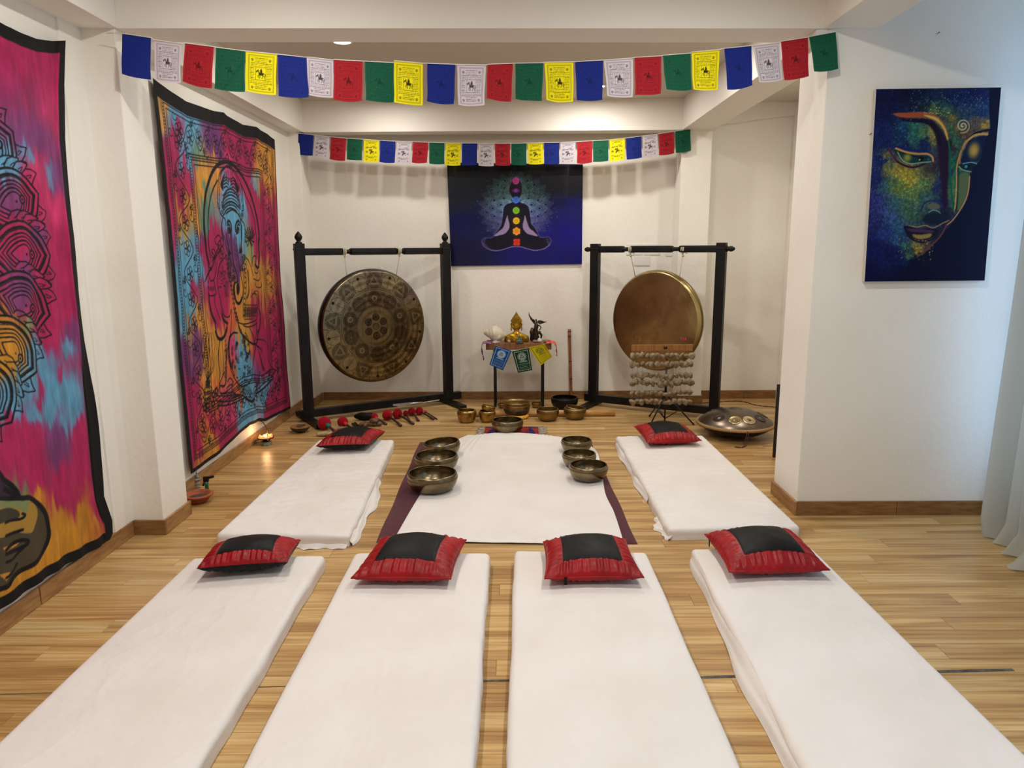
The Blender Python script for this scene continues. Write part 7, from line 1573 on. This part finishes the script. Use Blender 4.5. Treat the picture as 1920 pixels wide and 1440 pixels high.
# terracotta pot with ash
xp = at(362, 946); Rp = .078
t = thing('terracotta_pot', 'shallow terracotta bowl with ash on the floor behind the left pillar', 'bowl', (XP+.02+Rp*.70, 4.33, 0))
pcx = at(365, 948); t.location = (float(pcx[0]), float(pcx[1])+.06, 0)
M_terra = mat('terracotta', rgb(166, 86, 50), .75, noise=(20, rgb(140, 66, 38), 4, M1), bump=(80, .2, M1))
zp = aty(362, 925, pcx[1]+.06)[2]
b = MB(); b.lathe([(.0001, 0), (Rp*.6, 0), (Rp*.85, zp*.4), (Rp*1.0, zp*.72), (Rp*1.18, zp*.80), (Rp*1.20, zp*.92), (Rp*1.12, zp), (Rp*.98, zp), (Rp*.90, zp*.8), (Rp*.7, zp*.5), (.0001, zp*.45)], 44); b.build('pot_wall', M_terra, t, smooth=True)
b = MB(); b.ball((0, 0, zp*.52), Rp*.86, 24, sc=(1, 1, .18), fn=lambda x, y, z: 1+.04*math.sin(30*x)*math.sin(25*y)); b.build('ash', mat('ash', rgb(92, 74, 62), .95, noise=(60, rgb(50, 40, 34), 4, M1), bump=(160, .8, M1)), t, smooth=True)
# stone lamp with glass chimney
c = at(371, 924); Yb2 = c[1]+.10; cx = aty(370, 905, Yb2)[0]; zA = aty(370, 884, Yb2)[2]; 
t = thing('oil_burner', 'small stone incense burner with a pointed glass top against the left wall', 'burner', (cx, Yb2, 0)); k = zA/.19
M_st = mat('pale_stone', rgb(168, 156, 138), .6, noise=(40, rgb(120, 110, 96), 4, M1))
b = MB(); b.lathe([(.0001, 0), (.030*k, 0), (.034*k, .010*k), (.024*k, .022*k), (.020*k, .035*k), (.030*k, .048*k), (.034*k, .060*k), (.022*k, .070*k), (.024*k, .082*k), (.038*k, .095*k), (.042*k, .105*k), (.030*k, .110*k), (.0001, .111*k)], 32); b.build('stone_base', M_st, t, smooth=True)
b = MB(); b.lathe([(.022*k, .111*k), (.024*k, .120*k), (.016*k, .140*k), (.010*k, .165*k), (.006*k, .178*k), (.004*k, .178*k), (.008*k, .160*k), (.013*k, .138*k), (.020*k, .118*k)], 24); b.build('glass_top', mat('clear_glass', rgb(230, 232, 228), .08, trans=.8), t, smooth=True)
b = MB(); b.tube([(0, 0, .112*k), (0, 0, .195*k)], .002, 6); b.build('wick', M_blackmetal, t)
# green jet lighter
c = at(388, 928); Yj = c[1]+.02; cx = aty(388, 915, Yj)[0]; zj = aty(388, 892, Yj)[2]
t = thing('torch_lighter', 'green torch lighter with a black nozzle head next to the burner', 'lighter', (cx, Yj, 0))
b = MB(); b.lathe([(.0001, 0), (.017, 0), (.018, .004), (.013, .010), (.012, zj*.5), (.014, zj*.68), (.0001, zj*.68)], 24); b.build('green_tank', mat('green_plastic', rgb(8, 96, 50), .2, trans=.3, coat=.5), t, smooth=True)
b = MB(); b.box(-.018, .016, -.011, .011, zj*.68, zj*.95, bev=.004); b.tube([(.005, 0, zj*.88), (.03, 0, zj*.92), (.052, 0, zj*.96)], [.010, .0095, .0085], 12); b.tube([(-.012, 0, zj*.70), (-.024, 0, zj*.45)], .006, 8); b.build('nozzle_head', M_blackmetal, t, auto=40)
# thin red and black cable along the alcove wall
b = MB(); P = [tuple(at(x, y, .004)) for x, y in [(1290, 757), (1330, 755), (1385, 752), (1420, 760), (1465, 764), (1490, 766)]]; P = spline(P, 14)
o_ = np.array([P[0][0], P[0][1], 0]); 
for s in (0, PI): b.tube([tuple(np.array(p)-o_+np.array([0, .003*math.cos(i*.9+s), .003*math.sin(i*.9+s)])) for i, p in enumerate(P)], .0028, 6)
o = b.build('cable', mat('red_brown_cable', rgb(84, 36, 30), .6), None, smooth=True); o.location = tuple(o_); tag(o, 'thin twisted red-brown cable on the floor behind the handpan', 'cable')
# black bar just past the end of the right wall
pe = at(1458, 856); zt1 = aty(1465, 722, pe[1])[2]
t = thing('folded_screen', 'narrow black panel standing behind the end of the right wall, only its edge shows', 'panel', (1.70, pe[1]-.02, 0))
b = MB(); x0 = aty(1457, 800, pe[1])[0]-1.70; b.box(x0, .30, .0, .020, 0.0, zt1, bev=.006); b.build('panel_board', mat('dark_brown_board', rgb(34, 24, 24), .5), t)
# ================================================================ CURTAIN
def curtain(label, y0, y1, xbase, seed, n, amp, zt=2.62, flare=.0, mat_=None):
    nv = 90; s = np.linspace(0, 1, n)[:, None]; v = np.linspace(0, 1, nv)[None]; rs = np.random.RandomState(seed)
    Y = y0+(y1-y0)*s+0*v; Z = zt*(1-v)+0*s
    ph = s*(y1-y0)*44+.5*np.sin(v*3+s*6); A = amp*(.65+.5*v)*(1+.3*np.sin(s*19+seed))
    X = xbase+A*np.sin(ph+.9*np.sin(v*2.2+s*5))+.02*np.sin(ph*2.1+v*3)*v+.03*np.sin(v*3+s*8)*v
    Y = Y+.02*np.cos(ph)*(v)+.015*np.sin(v*5+s*11)*v
    # pooled hem on the floor
    pool = np.clip((v-.955)/.045, 0, 1); X = X-pool*(.05+.05*np.sin(s*23+seed)+flare*s); Z = np.maximum(Z*(1-.0*pool), .004+.010*abs(np.sin(s*40+v*30))*pool)
    o = raw('curtain', np.stack([X-xbase, Y-y0, Z], -1).reshape(-1, 3), grid_faces(n, nv), mat_, None, smooth=True); o.location = (xbase, y0, 0); tag(o, label, 'curtain', 'sheer curtains'); return o
M_cur = bpy.data.materials.new('sheer_linen'); M_cur.use_nodes = True; nt = M_cur.node_tree; pb = nt.nodes['Principled BSDF']; pb.inputs['Base Color'].default_value = rgb(196, 195, 184); pb.inputs['Roughness'].default_value = .9; pb.inputs['Specular IOR Level'].default_value = .1
tl_ = nt.nodes.new('ShaderNodeBsdfTranslucent'); tl_.inputs[0].default_value = rgb(190, 198, 192); mx = nt.nodes.new('ShaderNodeMixShader'); mx.inputs[0].default_value = .35; nt.links.new(pb.outputs[0], mx.inputs[1]); nt.links.new(tl_.outputs[0], mx.inputs[2]); 
tp = nt.nodes.new('ShaderNodeBsdfTransparent'); mx2 = nt.nodes.new('ShaderNodeMixShader'); mx2.inputs[0].default_value = .10; nt.links.new(mx.outputs[0], mx2.inputs[1]); nt.links.new(tp.outputs[0], mx2.inputs[2]); nt.links.new(mx2.outputs[0], nt.nodes['Material Output'].inputs[0])
curtain('sheer off-white curtain panel nearest the painting, its hem on the floor', 3.26, 3.84, 2.69, 3, 260, .075, flare=-.03, mat_=M_cur)
curtain('sheer off-white curtain panel further right, pooling on the floor', 1.9, 3.22, 2.74, 6, 420, .07, mat_=M_cur)
t = thing('curtain_rail', 'thin white curtain rail above the window', 'rail', (2.70, 0, 2.64)); b = MB(); b.tube([(0, .3, 0), (0, 3.95, 0)], .011, 10); b.build('rail', M_frame, t, smooth=True)
for y in (.4, 2.2, 3.9): b = MB(); b.box(0.011, .30, y-.008, y+.008, -.008, .008); b.build('bracket', M_frame, t)
